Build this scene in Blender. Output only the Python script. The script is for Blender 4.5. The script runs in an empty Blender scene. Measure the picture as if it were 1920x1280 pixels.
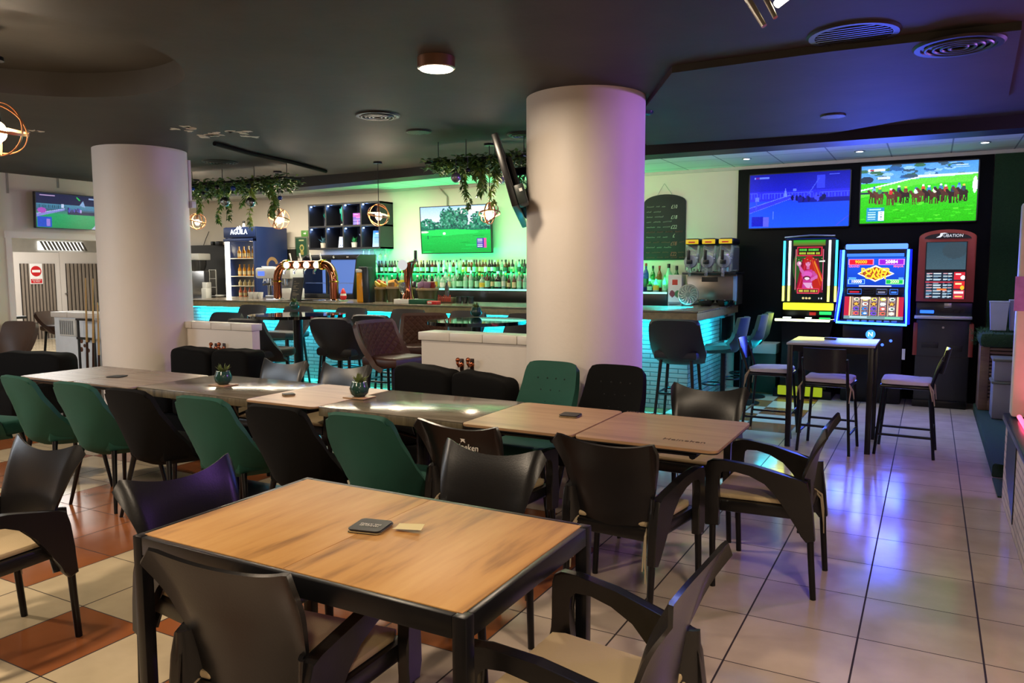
import bpy, bmesh, math, random
from mathutils import Vector, Matrix
import numpy as np
PI = math.pi
random.seed(7)
S = bpy.context.scene
C = S.collection
# ---------------------------------------------------------------- camera
F_PX, YAW, PITCH, ROLL, EYE = 1438.69, -0.498622, 0.0934789, 0.0023258, 1.5326
def cam_axes():
    cy, sy, cp, sp = math.cos(YAW), math.sin(YAW), math.cos(PITCH), math.sin(PITCH)
    f = np.array([sy*cp, cy*cp, -sp]); r = np.array([cy, -sy, 0.0]); d = np.cross(f, r)
    cr, sr = math.cos(ROLL), math.sin(ROLL)
    return cr*r+sr*d, -sr*r+cr*d, f
RGT, DWN, FWD = cam_axes()
cam = bpy.data.cameras.new('camera'); camo = bpy.data.objects.new('camera', cam); C.objects.link(camo)
cam.sensor_width = 36; cam.sensor_fit = 'HORIZONTAL'; cam.lens = F_PX/1920*36; cam.clip_start = 0.05
mw = Matrix.Identity(4)
for i in range(3):
    mw[i][0] = RGT[i]; mw[i][1] = -DWN[i]; mw[i][2] = -FWD[i]
mw[2][3] = EYE
camo.matrix_world = mw
S.camera = camo
# survey helpers: a sight line through the photograph met with a known plane of the room
def ray(x, y): return (x-960)/F_PX*RGT + (y-640)/F_PX*DWN + FWD
def atz(x, y, Z): d = ray(x, y); return Vector((0, 0, EYE)) + Vector(d*((Z-EYE)/d[2]))
def aty(x, y, Y): d = ray(x, y); return Vector((0, 0, EYE)) + Vector(d*(Y/d[1]))
def atx(x, y, X): d = ray(x, y); return Vector((0, 0, EYE)) + Vector(d*(X/d[0]))
def atd(x, y, D): return Vector((0, 0, EYE)) + Vector(ray(x, y)*D)
# ---------------------------------------------------------------- world, exposure
w = bpy.data.worlds.new('world'); S.world = w; w.use_nodes = True
w.node_tree.nodes['Background'].inputs[0].default_value = (0.8, 0.85, 1, 1)
w.node_tree.nodes['Background'].inputs[1].default_value = 0.02
S.view_settings.view_transform = 'Standard'; S.view_settings.look = 'None'
S.view_settings.gamma = 1; S.view_settings.use_curve_mapping = False
S.view_settings.exposure = 0.18
# ---------------------------------------------------------------- room lights
WARM, WHITE = (1.0, 0.80, 0.58), (1, 0.93, 0.85)
def lamp_pt(name, loc, W, col, r=0.08):
    l = bpy.data.lights.new(name, 'POINT'); l.energy = W; l.color = col; l.shadow_soft_size = r
    o = bpy.data.objects.new(name, l); C.objects.link(o); o.location = loc; return o
def lamp_area(name, loc, W, col, sx, sy, direction=(0, 0, -1), spread=PI):
    l = bpy.data.lights.new(name, 'AREA'); l.energy = W; l.color = col; l.shape = 'RECTANGLE'; l.size = sx; l.size_y = sy
    l.spread = spread
    o = bpy.data.objects.new(name, l); C.objects.link(o); o.location = loc
    o.rotation_euler = Vector(direction).to_track_quat('-Z', 'Y').to_euler(); return o
def lamp_spot(name, loc, W, col, target, ang=1.4, r=0.05, blend=0.6):
    l = bpy.data.lights.new(name, 'SPOT'); l.energy = W; l.color = col; l.spot_size = ang; l.spot_blend = blend; l.shadow_soft_size = r
    o = bpy.data.objects.new(name, l); C.objects.link(o); o.location = loc
    o.rotation_euler = (Vector(target)-Vector(loc)).to_track_quat('-Z', 'Y').to_euler(); return o
CEIL = 2.70
# round ceiling lamps behind and beside the photographer, same kind as the one in view
for i, (x, y, p) in enumerate([(-2.456, 3.641, 25), (0.3, 1.6, 34), (-3.2, 0.3, 70), (0.9, -1.2, 75), (-6.6, 1.0, 105)]):
    lamp_area('ceiling_lamp_light', (x, y, CEIL-0.075), p, WARM, 0.2, 0.2)
lamp_area('kitchen_light', (-13.5, 6.5, 2.6), 110, (1, 0.97, 0.92), 2.5, 2.5)
lamp_area('left_cool_fill', (-9.0, 0.5, 2.2), 60, (0.75, 0.87, 1), 1.0, 1.6, (0.3, 1, -0.3))  # unseen cool fill lamp for the left side
lamp_area('bar_ceiling_light', (-8.3, 8.9, 2.80), 130, (1, 0.88, 0.68), 4.5, 0.5)
lamp_area('beam_uplight_fill', (-6.6, 7.75, 2.68), 95, (1, 0.9, 0.62), 8.0, 0.06, (0, 0.9, 1))  # added upward fill hidden behind the beam, brightens the bar ceiling
# LED runs: cyan under the bar top, green behind the bottles
CYAN, GREEN, BLUE = (0.0, 0.75, 1.0), (0.0, 1.0, 0.30), (0.02, 0.05, 1.0)
lamp_area('bar_led_light', (-6.1, 8.08, 0.975), 230, CYAN, 7.6, 0.03, (0, 0.45, -1))
lamp_area('bar_end_led_light', (-2.18, 8.9, 0.975), 36, CYAN, 0.03, 1.6, (-0.45, 0, -1))
lamp_area('machine_uplight_fill', (-0.4, 7.75, 2.68), 14, (0.75, 0.78, 1), 2.6, 0.06, (0, 0.9, 1))  # added upward fill, brightens the white ceiling over the machines
lamp_area('bottle_led_light', (-6.2, 9.70, 1.50), 46, GREEN, 3.6, 0.05, (0, 0.55, 1))
lamp_area('bottle_led_light', (-3.4, 9.72, 1.35), 7, GREEN, 0.8, 0.05, (0, 0.5, 1))
lamp_area('shelf_led_light', (-8.6, 9.9, 1.83), 7, (0.25, 0.4, 1), 1.2, 0.1, (0, 0.2, -1))
lamp_area('machine_glow', (-0.55, 9.45, 1.35), 48, (0.06, 0.1, 1), 0.7, 0.9, (0, -1, 0.05))
lamp_area('machine_glow', (-1.3, 9.45, 1.0), 3, (0.9, 1, 0.1), 0.6, 0.15, (0, -1, -0.3))
for x, y in ((-1.9, 9.3), (-0.82, 9.3), (0.3, 9.3)):
    lamp_spot('downlight_beam', (x, y, 2.79), 30, (0.9, 0.97, 1), (x, y-0.1, 0), 1.5, 0.04)
lamp_area('violet_fill_light', (1.6, 6.0, 2.3), 24, (0.5, 0.2, 1), 0.5, 0.5, (-1, -0.2, -0.25))  # added violet lamp on the right, its source is unseen
lamp_spot('violet_spot', (1.6, 5.9, 2.4), 200, (0.5, 0.18, 1), (-2.1, 5.0, 1.6), 0.75, 0.1)  # added narrow spot from an unseen source, tints the middle pillar violet
lamp_area('pink_led_light', (0.62, 5.2, 0.68), 5, (1, 0.1, 0.2), 0.04, 1.4, (0, 0, 1))
# ---------------------------------------------------------------- materials
MATS = {}
def srgb(h):
    if isinstance(h, str):
        h = h.lstrip('#'); h = [int(h[i:i+2], 16)/255 for i in (0, 2, 4)]
    return tuple(c/12.92 if c <= 0.04045 else ((c+0.055)/1.055)**2.4 for c in h)
def mat(name, col, rough=0.5, metal=0.0, var=0.12, nscale=8.0, bump=0.0, bscale=60.0, emit=None, estr=0.0, spec=0.5, sheen=0.0, trans=0.0, alpha=1.0, coat=0.0):
    if name in MATS: return MATS[name]
    m = bpy.data.materials.new(name); m.use_nodes = True; MATS[name] = m
    nt = m.node_tree; N = nt.nodes; L = nt.links; b = N['Principled BSDF']
    c = srgb(col)
    tc = N.new('ShaderNodeTexCoord')
    if var > 0:
        nz = N.new('ShaderNodeTexNoise'); nz.inputs['Scale'].default_value = nscale; nz.inputs['Detail'].default_value = 4
        L.new(tc.outputs['Object'], nz.inputs['Vector'])
        mx = N.new('ShaderNodeMix'); mx.data_type = 'RGBA'
        mx.inputs[6].default_value = tuple(x*(1-var) for x in c)+(1,); mx.inputs[7].default_value = tuple(min(1, x*(1+var)) for x in c)+(1,)
        L.new(nz.outputs['Fac'], mx.inputs[0]); L.new(mx.outputs[2], b.inputs['Base Color'])
    else: b.inputs['Base Color'].default_value = c+(1,)
    b.inputs['Roughness'].default_value = rough; b.inputs['Metallic'].default_value = metal
    b.inputs['Specular IOR Level'].default_value = spec
    if sheen: b.inputs['Sheen Weight'].default_value = sheen; b.inputs['Sheen Roughness'].default_value = 0.4; b.inputs['Sheen Tint'].default_value = c+(1,)
    if trans: b.inputs['Transmission Weight'].default_value = trans
    if coat: b.inputs['Coat Weight'].default_value = coat
    if alpha < 1: b.inputs['Alpha'].default_value = alpha
    if emit: b.inputs['Emission Color'].default_value = srgb(emit)+(1,); b.inputs['Emission Strength'].default_value = estr
    if bump:
        n2 = N.new('ShaderNodeTexNoise'); n2.inputs['Scale'].default_value = bscale; n2.inputs['Detail'].default_value = 3
        L.new(tc.outputs['Object'], n2.inputs['Vector'])
        bp = N.new('ShaderNodeBump'); bp.inputs['Strength'].default_value = bump; bp.inputs['Distance'].default_value = 0.01
        L.new(n2.outputs['Fac'], bp.inputs['Height']); L.new(bp.outputs['Normal'], b.inputs['Normal'])
    return m
def glow(name, col, s): return mat(name, '#101010', 0.4, var=0, emit=col, estr=s)
def screen_mat(strength):
    n = 'screen_picture_%.2f' % strength
    if n in MATS: return MATS[n]
    m = bpy.data.materials.new(n); m.use_nodes = True; MATS[n] = m
    nt = m.node_tree; b = nt.nodes['Principled BSDF']; a = nt.nodes.new('ShaderNodeVertexColor'); a.layer_name = 'pic'
    b.inputs['Base Color'].default_value = (0.004, 0.004, 0.005, 1); b.inputs['Roughness'].default_value = 0.3; b.inputs['Specular IOR Level'].default_value = 0.2
    nt.links.new(a.outputs['Color'], b.inputs['Emission Color']); b.inputs['Emission Strength'].default_value = strength
    return m
def print_mat(rough=0.6):
    n = 'printed_picture_%.2f' % rough
    if n in MATS: return MATS[n]
    m = bpy.data.materials.new(n); m.use_nodes = True; MATS[n] = m
    nt = m.node_tree; b = nt.nodes['Principled BSDF']; a = nt.nodes.new('ShaderNodeVertexColor'); a.layer_name = 'pic'
    nt.links.new(a.outputs['Color'], b.inputs['Base Color']); b.inputs['Roughness'].default_value = rough
    return m
def wood_mat(name, c1, c2, c3, scale, rough=0.35, axis='y', stretch=14.0):
    if name in MATS: return MATS[name]
    m = bpy.data.materials.new(name); m.use_nodes = True; MATS[name] = m
    nt = m.node_tree; N = nt.nodes; L = nt.links; b = N['Principled BSDF']
    tc = N.new('ShaderNodeTexCoord'); mp = N.new('ShaderNodeMapping'); L.new(tc.outputs['Object'], mp.inputs['Vector'])
    sc = [scale*stretch, scale*stretch, scale*stretch]; sc['xyz'.index(axis)] = scale
    mp.inputs['Scale'].default_value = sc
    def noise(k, detail, dist):
        mpx = N.new('ShaderNodeMapping'); L.new(tc.outputs['Object'], mpx.inputs['Vector']); mpx.inputs['Scale'].default_value = [v*k for v in sc]
        n = N.new('ShaderNodeTexNoise'); n.inputs['Scale'].default_value = 1; n.inputs['Detail'].default_value = detail; n.inputs['Distortion'].default_value = dist
        L.new(mpx.outputs[0], n.inputs['Vector']); return n.outputs['Fac']
    def mad(a, k, b):
        n = N.new('ShaderNodeMath'); n.operation = 'MULTIPLY_ADD'; L.new(a, n.inputs[0]); n.inputs[1].default_value = k
        if isinstance(b, float): n.inputs[2].default_value = b
        else: L.new(b, n.inputs[2])
        return n.outputs[0]
    v = mad(noise(0.22, 3, 1.6), 0.5, mad(noise(0.9, 5, 0.8), 0.32, mad(noise(4.0, 4, 0.2), 0.18, 0.0)))
    cr = N.new('ShaderNodeValToRGB'); e = cr.color_ramp.elements
    e[0].position = 0.37; e[0].color = srgb(c3)+(1,); e[1].position = 0.62; e[1].color = srgb(c1)+(1,)
    k = e.new(0.47); k.color = srgb(c2)+(1,)
    L.new(v, cr.inputs[0]); L.new(cr.outputs[0], b.inputs['Base Color']); b.inputs['Roughness'].default_value = rough
    return m
# ---------------------------------------------------------------- mesh builder
class MB:
    def __init__(s): s.bm = bmesh.new()
    def _mi(s, faces, mi):
        for f in faces: f.material_index = mi
    def box(s, a, b, bev=0.0, mi=0, M=None, seg=2):
        a = Vector(a); b = Vector(b); c = (a+b)/2; d = b-a
        r = bmesh.ops.create_cube(s.bm, size=1.0); vs = r['verts']
        for v in vs: v.co = Vector((v.co.x*d.x, v.co.y*d.y, v.co.z*d.z))+c
        fs = set(f for v in vs for f in v.link_faces)
        if bev > 0:
            es = list(set(e for v in vs for e in v.link_edges))
            q = bmesh.ops.bevel(s.bm, geom=es, offset=bev, segments=seg, affect='EDGES', profile=0.5)
            fs = set(q['faces']) | set(f for f in fs if f.is_valid)
            vs = list(set(v for f in fs for v in f.verts))
        s._mi(fs, mi)
        if M is not None:
            for v in vs: v.co = M @ v.co
        return s
    def prism(s, pts, axis, lo, hi, bev=0.0, mi=0, fn=None, seg=2):
        # pts: 2-D outline in the plane across `axis`
        def P(p, t): return {'x': (t, p[0], p[1]), 'y': (p[0], t, p[1]), 'z': (p[0], p[1], t)}[axis]
        A = [s.bm.verts.new(P(p, lo)) for p in pts]; B = [s.bm.verts.new(P(p, hi)) for p in pts]
        fs = [s.bm.faces.new(A), s.bm.faces.new(list(reversed(B)))]
        n = len(pts)
        for i in range(n): fs.append(s.bm.faces.new((A[i], B[i], B[(i+1) % n], A[(i+1) % n])))
        if bev > 0:
            es = list(fs[0].edges)+list(fs[1].edges)
            q = bmesh.ops.bevel(s.bm, geom=es, offset=bev, segments=seg, affect='EDGES', profile=0.5)
            fs = list(set(q['faces']) | set(f for f in fs if f.is_valid))
        vs = set(v for f in fs for v in f.verts)
        if fn:
            for v in vs: v.co = Vector(fn(*v.co))
        s._mi(fs, mi); bmesh.ops.recalc_face_normals(s.bm, faces=fs)
        return s
    def tube(s, pts, r, n=8, closed=False, mi=0, cap=True):
        pts = [Vector(p) for p in pts]; m = len(pts)
        rs = r if isinstance(r, (list, tuple)) else [r]*m
        T = []
        for i in range(m):
            if closed: t = pts[(i+1) % m]-pts[i-1]
            else: t = pts[min(i+1, m-1)]-pts[max(i-1, 0)]
            T.append(t.normalized())
        ref = Vector((0, 0, 1)) if abs(T[0].z) < 0.9 else Vector((1, 0, 0))
        u = T[0].cross(ref).normalized(); rings = []
        for i in range(m):
            u = (u-T[i]*u.dot(T[i])).normalized(); v = T[i].cross(u)
            rings.append([s.bm.verts.new(pts[i]+(u*math.cos(2*PI*k/n)+v*math.sin(2*PI*k/n))*rs[i]) for k in range(n)])
        fs = []
        for i in range(m if closed else m-1):
            A = rings[i]; B = rings[(i+1) % m]
            for k in range(n): fs.append(s.bm.faces.new((A[k], A[(k+1) % n], B[(k+1) % n], B[k])))
        if cap and not closed:
            fs.append(s.bm.faces.new(list(reversed(rings[0])))); fs.append(s.bm.faces.new(rings[-1]))
        bmesh.ops.recalc_face_normals(s.bm, faces=fs); s._mi(fs, mi)
        return s
    def cyl(s, p, q, r0, r1=None, n=14, mi=0): return s.tube([p, q], [r0, r0 if r1 is None else r1], n=n, mi=mi)
    def lathe(s, prof, c=(0, 0, 0), n=18, mi=0, M=None):
        c = Vector(c); rings = []; fs = []
        for r, z in prof:
            if r < 1e-5: rings.append([s.bm.verts.new(c+Vector((0, 0, z)))])
            else: rings.append([s.bm.verts.new(c+Vector((r*math.cos(2*PI*k/n), r*math.sin(2*PI*k/n), z))) for k in range(n)])
        for A, B in zip(rings, rings[1:]):
            for k in range(n):
                q = [A[k % len(A)], A[(k+1) % len(A)], B[(k+1) % len(B)], B[k % len(B)]]
                q = list(dict.fromkeys(q))
                if len(q) > 2: fs.append(s.bm.faces.new(q))
        if len(rings[0]) > 1: fs.append(s.bm.faces.new(list(reversed(rings[0]))))
        if len(rings[-1]) > 1: fs.append(s.bm.faces.new(rings[-1]))
        bmesh.ops.recalc_face_normals(s.bm, faces=fs); s._mi(fs, mi)
        if M is not None:
            for v in set(v for R in rings for v in R): v.co = M @ v.co
        return s
    def ball(s, c, r, n=16, mi=0, sc=(1, 1, 1)):
        q = bmesh.ops.create_uvsphere(s.bm, u_segments=n, v_segments=max(6, n//2), radius=r)
        for v in q['verts']: v.co = Vector((v.co.x*sc[0], v.co.y*sc[1], v.co.z*sc[2]))+Vector(c)
        s._mi(set(f for v in q['verts'] for f in v.link_faces), mi)
        return s
    def shell(s, fn, nu, nv, th, mi=0):
        # a bent sheet of real thickness: fn(u, v) -> point on its middle surface
        G = [[Vector(fn(i/nu, j/nv)) for i in range(nu+1)] for j in range(nv+1)]
        A, B = [], []
        for j in range(nv+1):
            ra, rb = [], []
            for i in range(nu+1):
                du = G[j][min(i+1, nu)]-G[j][max(i-1, 0)]; dv = G[min(j+1, nv)][i]-G[max(j-1, 0)][i]
                nn = du.cross(dv)
                nn = nn.normalized() if nn.length > 1e-9 else Vector((0, 1, 0))
                t = th(i/nu, j/nv) if callable(th) else th
                ra.append(s.bm.verts.new(G[j][i]+nn*t/2)); rb.append(s.bm.verts.new(G[j][i]-nn*t/2))
            A.append(ra); B.append(rb)
        fs = []
        for j in range(nv):
            for i in range(nu):
                fs.append(s.bm.faces.new((A[j][i], A[j][i+1], A[j+1][i+1], A[j+1][i])))
                fs.append(s.bm.faces.new((B[j][i], B[j+1][i], B[j+1][i+1], B[j][i+1])))
        for i in range(nu):
            fs.append(s.bm.faces.new((A[0][i+1], A[0][i], B[0][i], B[0][i+1]))); fs.append(s.bm.faces.new((A[nv][i], A[nv][i+1], B[nv][i+1], B[nv][i])))
        for j in range(nv):
            fs.append(s.bm.faces.new((A[j][0], A[j+1][0], B[j+1][0], B[j][0]))); fs.append(s.bm.faces.new((A[j+1][nu], A[j][nu], B[j][nu], B[j+1][nu])))
        bmesh.ops.recalc_face_normals(s.bm, faces=fs); s._mi(fs, mi)
        return s
    def build(s, name, m, parent=None, loc=None, rot=None, angle=38):
        me = bpy.data.meshes.new(name); s.bm.to_mesh(me); s.bm.free()
        for x in (m if isinstance(m, (list, tuple)) else [m]): me.materials.append(x)
        me.polygons.foreach_set('use_smooth', [True]*len(me.polygons)); me.set_sharp_from_angle(angle=math.radians(angle))
        o = bpy.data.objects.new(name, me); C.objects.link(o)
        if parent: o.parent = parent
        if loc is not None: o.location = loc
        if rot is not None: o.rotation_euler = rot
        return o
def tag(o, label=None, cat=None, group=None, kind=None):
    if label: o['label'] = label
    if cat: o['category'] = cat
    if group: o['group'] = group
    if kind: o['kind'] = kind
    return o
def thing(name, label, cat, loc=(0, 0, 0), rz=0.0, group=None, rot=None):
    o = bpy.data.objects.new(name, None); C.objects.link(o); o.empty_display_size = 0.1
    o.location = loc; o.rotation_euler = rot if rot else (0, 0, rz)
    return tag(o, label, cat, group)
def struct(name, mb, m, parent=None, **k):
    o = mb.build(name, m, parent, **k)
    if not parent: o['kind'] = 'structure'
    return o
def kids(o): return [c for c in bpy.data.objects if c.parent == o]
KIDS = {}
def dup(root, loc, rz, label, group=None, rot=None, swap=None):
    r = root.copy(); C.objects.link(r); r.location = loc; r.rotation_euler = rot if rot else (0, 0, rz); r['label'] = label
    if group: r['group'] = group
    if root.name not in KIDS: KIDS[root.name] = [(c, kids(c)) for c in kids(root)]
    for ch, gs in KIDS[root.name]:
        c = ch.copy(); C.objects.link(c); c.parent = r
        if swap and c.type == 'MESH':
            c.data = remat(c.data, swap)
        for g in gs:
            d = g.copy(); C.objects.link(d); d.parent = c
            if swap and d.type == 'MESH': d.data = remat(d.data, swap)
    return r
REM = {}
def remat(me, swap):
    if not any(x and x.name in swap for x in me.materials): return me
    k = (me.name, tuple(sorted((a, b.name) for a, b in swap.items())))
    if k not in REM:
        n = me.copy()
        for i, x in enumerate(n.materials):
            if x and x.name in swap: n.materials[i] = swap[x.name]
        REM[k] = n
    return REM[k]
def text(name, body, size, m, parent, loc, rot=(PI/2, 0, 0), ext=0.001, align='CENTER', sx=1.0, shear=0.0, bold=0.0):
    cu = bpy.data.curves.new(name, 'FONT'); cu.body = body; cu.size = size; cu.extrude = ext; cu.align_x = align; cu.align_y = 'CENTER'; cu.shear = shear; cu.offset = bold
    cu.resolution_u = 2; cu.materials.append(m)
    tmp = bpy.data.objects.new(name, cu); me = bpy.data.meshes.new_from_object(tmp); me.name = name
    if not me.materials: me.materials.append(m)
    for v in me.vertices: v.co.x *= sx
    bpy.data.objects.remove(tmp)
    o = bpy.data.objects.new(name, me); C.objects.link(o); o.location = loc; o.rotation_euler = rot
    if parent: o.parent = parent
    return o
# ---------------------------------------------------------------- pictures for screens and prints (a colour per cell)
class Pic:
    def __init__(s, w, h, bg): s.w, s.h = w, h; s.a = np.zeros((h, w, 3)); s.a[:] = srgb(bg); s.yy, s.xx = np.mgrid[0:h, 0:w]; s.xx = (s.xx+0.5)/w; s.yy = (s.yy+0.5)/h
    def m(s, mask, col): s.a[mask] = srgb(col); return s
    def rect(s, x0, y0, x1, y1, col): return s.m((s.xx >= x0) & (s.xx < x1) & (s.yy >= y0) & (s.yy < y1), col)
    def ell(s, cx, cy, rx, ry, col): return s.m(((s.xx-cx)/rx)**2+((s.yy-cy)/ry)**2 < 1, col)
    def line(s, x0, y0, x1, y1, t, col):
        dx, dy = x1-x0, y1-y0; L2 = dx*dx+dy*dy+1e-9
        k = np.clip(((s.xx-x0)*dx+(s.yy-y0)*dy)/L2, 0, 1)
        return s.m(np.hypot(s.xx-x0-k*dx, (s.yy-y0-k*dy)) < t, col)
    def poly(s, pts, col):
        ins = np.zeros(s.xx.shape, bool)
        for (x0, y0), (x1, y1) in zip(pts, pts[1:]+pts[:1]):
            c = (y0 > s.yy) != (y1 > s.yy)
            with np.errstate(divide='ignore', invalid='ignore'):
                xi = (x1-x0)*(s.yy-y0)/(y1-y0+1e-12)+x0
            ins ^= c & (s.xx < xi)
        return s.m(ins, col)
    def grad(s, y0, y1, c0, c1):
        k = np.clip((s.yy-y0)/(y1-y0), 0, 1)[..., None]; mk = (s.yy >= y0) & (s.yy < y1)
        s.a[mk] = (np.array(srgb(c0))*(1-k)+np.array(srgb(c1))*k)[mk]; return s
    def noise(s, amt, seed=1): r = np.random.default_rng(seed); s.a *= 1+amt*(r.random((s.h, s.w, 1))-0.5)*2; return s
    def mesh(s, name, W, H, m, parent, loc=(0, 0, 0), rot=(0, 0, 0), fn=None):
        # W x H picture standing in the local XZ plane, looking along -Y
        w, h = s.w, s.h
        X, Z = np.meshgrid(np.linspace(-W/2, W/2, w+1), np.linspace(H/2, -H/2, h+1))
        v = np.stack([X, np.zeros_like(X), Z], -1).reshape(-1, 3)
        idx = np.arange((w+1)*(h+1)).reshape(h+1, w+1)
        f = np.stack([idx[:-1, :-1], idx[1:, :-1], idx[1:, 1:], idx[:-1, 1:]], -1).reshape(-1, 4)
        me = bpy.data.meshes.new(name); me.vertices.add(len(v)); me.vertices.foreach_set('co', v.ravel())
        me.loops.add(f.size); me.loops.foreach_set('vertex_index', f.ravel().astype(np.int32))
        me.polygons.add(len(f)); me.polygons.foreach_set('loop_start', np.arange(0, f.size, 4, dtype=np.int32))
        me.update(calc_edges=True)
        at = me.color_attributes.new('pic', 'FLOAT_COLOR', 'CORNER')
        c = np.concatenate([np.clip(s.a, 0, None).reshape(-1, 3), np.ones((w*h, 1))], 1).repeat(4, 0)
        at.data.foreach_set('color', c.ravel().astype(np.float32))
        me.materials.append(m); me.validate()
        o = bpy.data.objects.new(name, me); C.objects.link(o); o.location = loc; o.rotation_euler = rot
        if parent: o.parent = parent
        return o
# ================================================================ the setting
def floor_material():
    m = bpy.data.materials.new('floor_tiles'); m.use_nodes = True; nt = m.node_tree; N = nt.nodes; L = nt.links; b = N['Principled BSDF']
    tc = N.new('ShaderNodeTexCoord'); sp = N.new('ShaderNodeSeparateXYZ'); L.new(tc.outputs['Object'], sp.inputs[0])
    def mth(op, a, bb=None, c=None):
        n = N.new('ShaderNodeMath'); n.operation = op
        for i, x in enumerate((a, bb, c)):
            if x is None: continue
            if isinstance(x, (int, float)): n.inputs[i].default_value = x
            else: L.new(x, n.inputs[i])
        return n.outputs[0]
    g = []
    for ax, off in (('X', 0.205), ('Y', -3.386)):
        t = mth('DIVIDE', mth('ADD', sp.outputs[ax], off), 0.45)
        fr = mth('FRACT', mth('ADD', t, 100.0))
        d = mth('MINIMUM', fr, mth('SUBTRACT', 1.0, fr)); g.append(mth('LESS_THAN', d, 0.0085 if ax == 'X' else 0.006))
    gr = mth('MAXIMUM', g[0], g[1])
    a = N.new('ShaderNodeVertexColor'); a.layer_name = 'tile'
    n1 = N.new('ShaderNodeTexNoise'); n1.inputs['Scale'].default_value = 5; n1.inputs['Detail'].default_value = 5; L.new(tc.outputs['Object'], n1.inputs['Vector'])
    rr = N.new('ShaderNodeMapRange'); rr.inputs[3].default_value = 0.8; rr.inputs[4].default_value = 1.25; L.new(n1.outputs['Fac'], rr.inputs[0])
    mu = N.new('ShaderNodeMix'); mu.data_type = 'RGBA'; mu.blend_type = 'MULTIPLY'; mu.inputs[0].default_value = 1
    L.new(a.outputs['Color'], mu.inputs[6]); L.new(rr.outputs[0], mu.inputs[7])
    mx = N.new('ShaderNodeMix'); mx.data_type = 'RGBA'; L.new(gr, mx.inputs[0]); L.new(mu.outputs[2], mx.inputs[6]); mx.inputs[7].default_value = srgb('#2a1d1a')+(1,)
    L.new(mx.outputs[2], b.inputs['Base Color'])
    ro = N.new('ShaderNodeMapRange'); ro.inputs[3].default_value = 0.09; ro.inputs[4].default_value = 0.22; L.new(n1.outputs['Fac'], ro.inputs[0])
    L.new(mth('MAXIMUM', ro.outputs[0], mth('MULTIPLY', gr, 0.8)), b.inputs['Roughness'])
    bp = N.new('ShaderNodeBump'); bp.inputs['Strength'].default_value = 0.25; bp.inputs['Distance'].default_value = 0.004; bp.invert = True
    L.new(gr, bp.inputs['Height']); L.new(bp.outputs[0], b.inputs['Normal'])
    return m
def build_floor():
    i0, i1, j0, j1 = -43, 7, -15, 15
    me = bpy.data.meshes.new('floor'); vs = []; fs = []; cols = []
    red_set = {(-7, -4), (-6, -3), (-9, -2), (-9, -3), (-10, -2), (-10, -1), (-8, -1), (-7, -1), (-9, 0), (-5, -4), (-5, -2), (-10, -4), (-8, -5), (-6, -1), (-4, -2), (-5, -1)}
    beige_set = {(-6, -4), (-8, -3), (-7, -3), (-8, -2), (-8, -4), (-9, -4), (-7, -5), (-6, -5), (-7, -2)}
    R = random.Random(5); W = i1-i0+1
    for j in range(j0, j1+1):
        for i in range(i0, i1+1): vs.append((-0.205+0.45*i, 3.386+0.45*j, 0))
    for j in range(j0, j1):
        for i in range(i0, i1):
            k = (j-j0)*W+(i-i0); fs.append((k, k+1, k+W+1, k+W))
            red = (i, j) in red_set or ((i, j) not in beige_set and ((i <= -6 and R.random() < .4) or (i in (-5, -4) and j < 2 and R.random() < .35) or (i <= -3 and j >= 9 and (i+j) % 2 == 0)))
            if i < -22: red = False
            t = 0.93+0.12*R.random()
            c = srgb('#8c5330') if red else (srgb('#beac9c') if i > -6 else srgb('#bfae90'))
            cols += [tuple(x*t for x in c)+(1,)]*4
    me.from_pydata(vs, [], fs); me.update()
    at = me.color_attributes.new('tile', 'FLOAT_COLOR', 'CORNER'); at.data.foreach_set('color', np.array(cols, np.float32).ravel())
    me.materials.append(floor_material())
    o = bpy.data.objects.new('floor', me); C.objects.link(o); o['kind'] = 'structure'
build_floor()
M_CEIL = mat('black_ceiling_paint', '#37342f', 0.65, spec=0.35, var=0.4, nscale=2.5, bump=0.08, bscale=14)
M_WALL = mat('cream_wall_paint', '#cfc6b8', 0.6, var=0.05, nscale=3, bump=0.05, bscale=40)
M_WHITE = mat('white_plaster', '#d8d0c8', 0.55, var=0.04, nscale=4, bump=0.12, bscale=25)
M_BLACK = mat('black_paint', '#0e0e10', 0.45, var=0.2)
def ceiling_ring():
    cx, cy, r = -4.589, 2.449, 0.981; x0, x1, y0, y1 = -20, 3, -3, 7.35
    angs = sorted([2*PI*k/96 for k in range(96)]+[math.atan2(y-cy, x-cx) % (2*PI) for x in (x0, x1) for y in (y0, y1)])
    m = MB(); bm = m.bm; inn, out, up = [], [], []
    for a in angs:
        dx, dy = math.cos(a), math.sin(a)
        t = min([((x1 if dx > 0 else x0)-cx)/dx if abs(dx) > 1e-9 else 1e9, ((y1 if dy > 0 else y0)-cy)/dy if abs(dy) > 1e-9 else 1e9])
        inn.append(bm.verts.new((cx+r*dx, cy+r*dy, CEIL))); out.append(bm.verts.new((cx+t*dx, cy+t*dy, CEIL))); up.append(bm.verts.new((cx+r*dx, cy+r*dy, CEIL+0.16)))
    n = len(angs)
    for k in range(n):
        q = (k+1) % n
        bm.faces.new((inn[k], inn[q], out[q], out[k])); bm.faces.new((inn[q], inn[k], up[k], up[q]))
    bm.faces.new(up)
    bmesh.ops.recalc_face_normals(bm, faces=bm.faces)
    return m
struct('ceiling', ceiling_ring(), M_CEIL, angle=30)
# lowered slab of the black ceiling on the right
sl = [atz(1260, 130, 2.68).xy, atz(1560, 89, 2.68).xy, atz(1916, 48, 2.68).xy, atz(1889, 186, 2.68).xy, atz(1550, 247, 2.68).xy, atz(1212, 268, 2.68).xy, atz(1207, 200, 2.68).xy]
struct('ceiling', MB().prism([tuple(p) for p in sl], 'z', 2.66, CEIL+0.01), M_CEIL)
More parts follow.
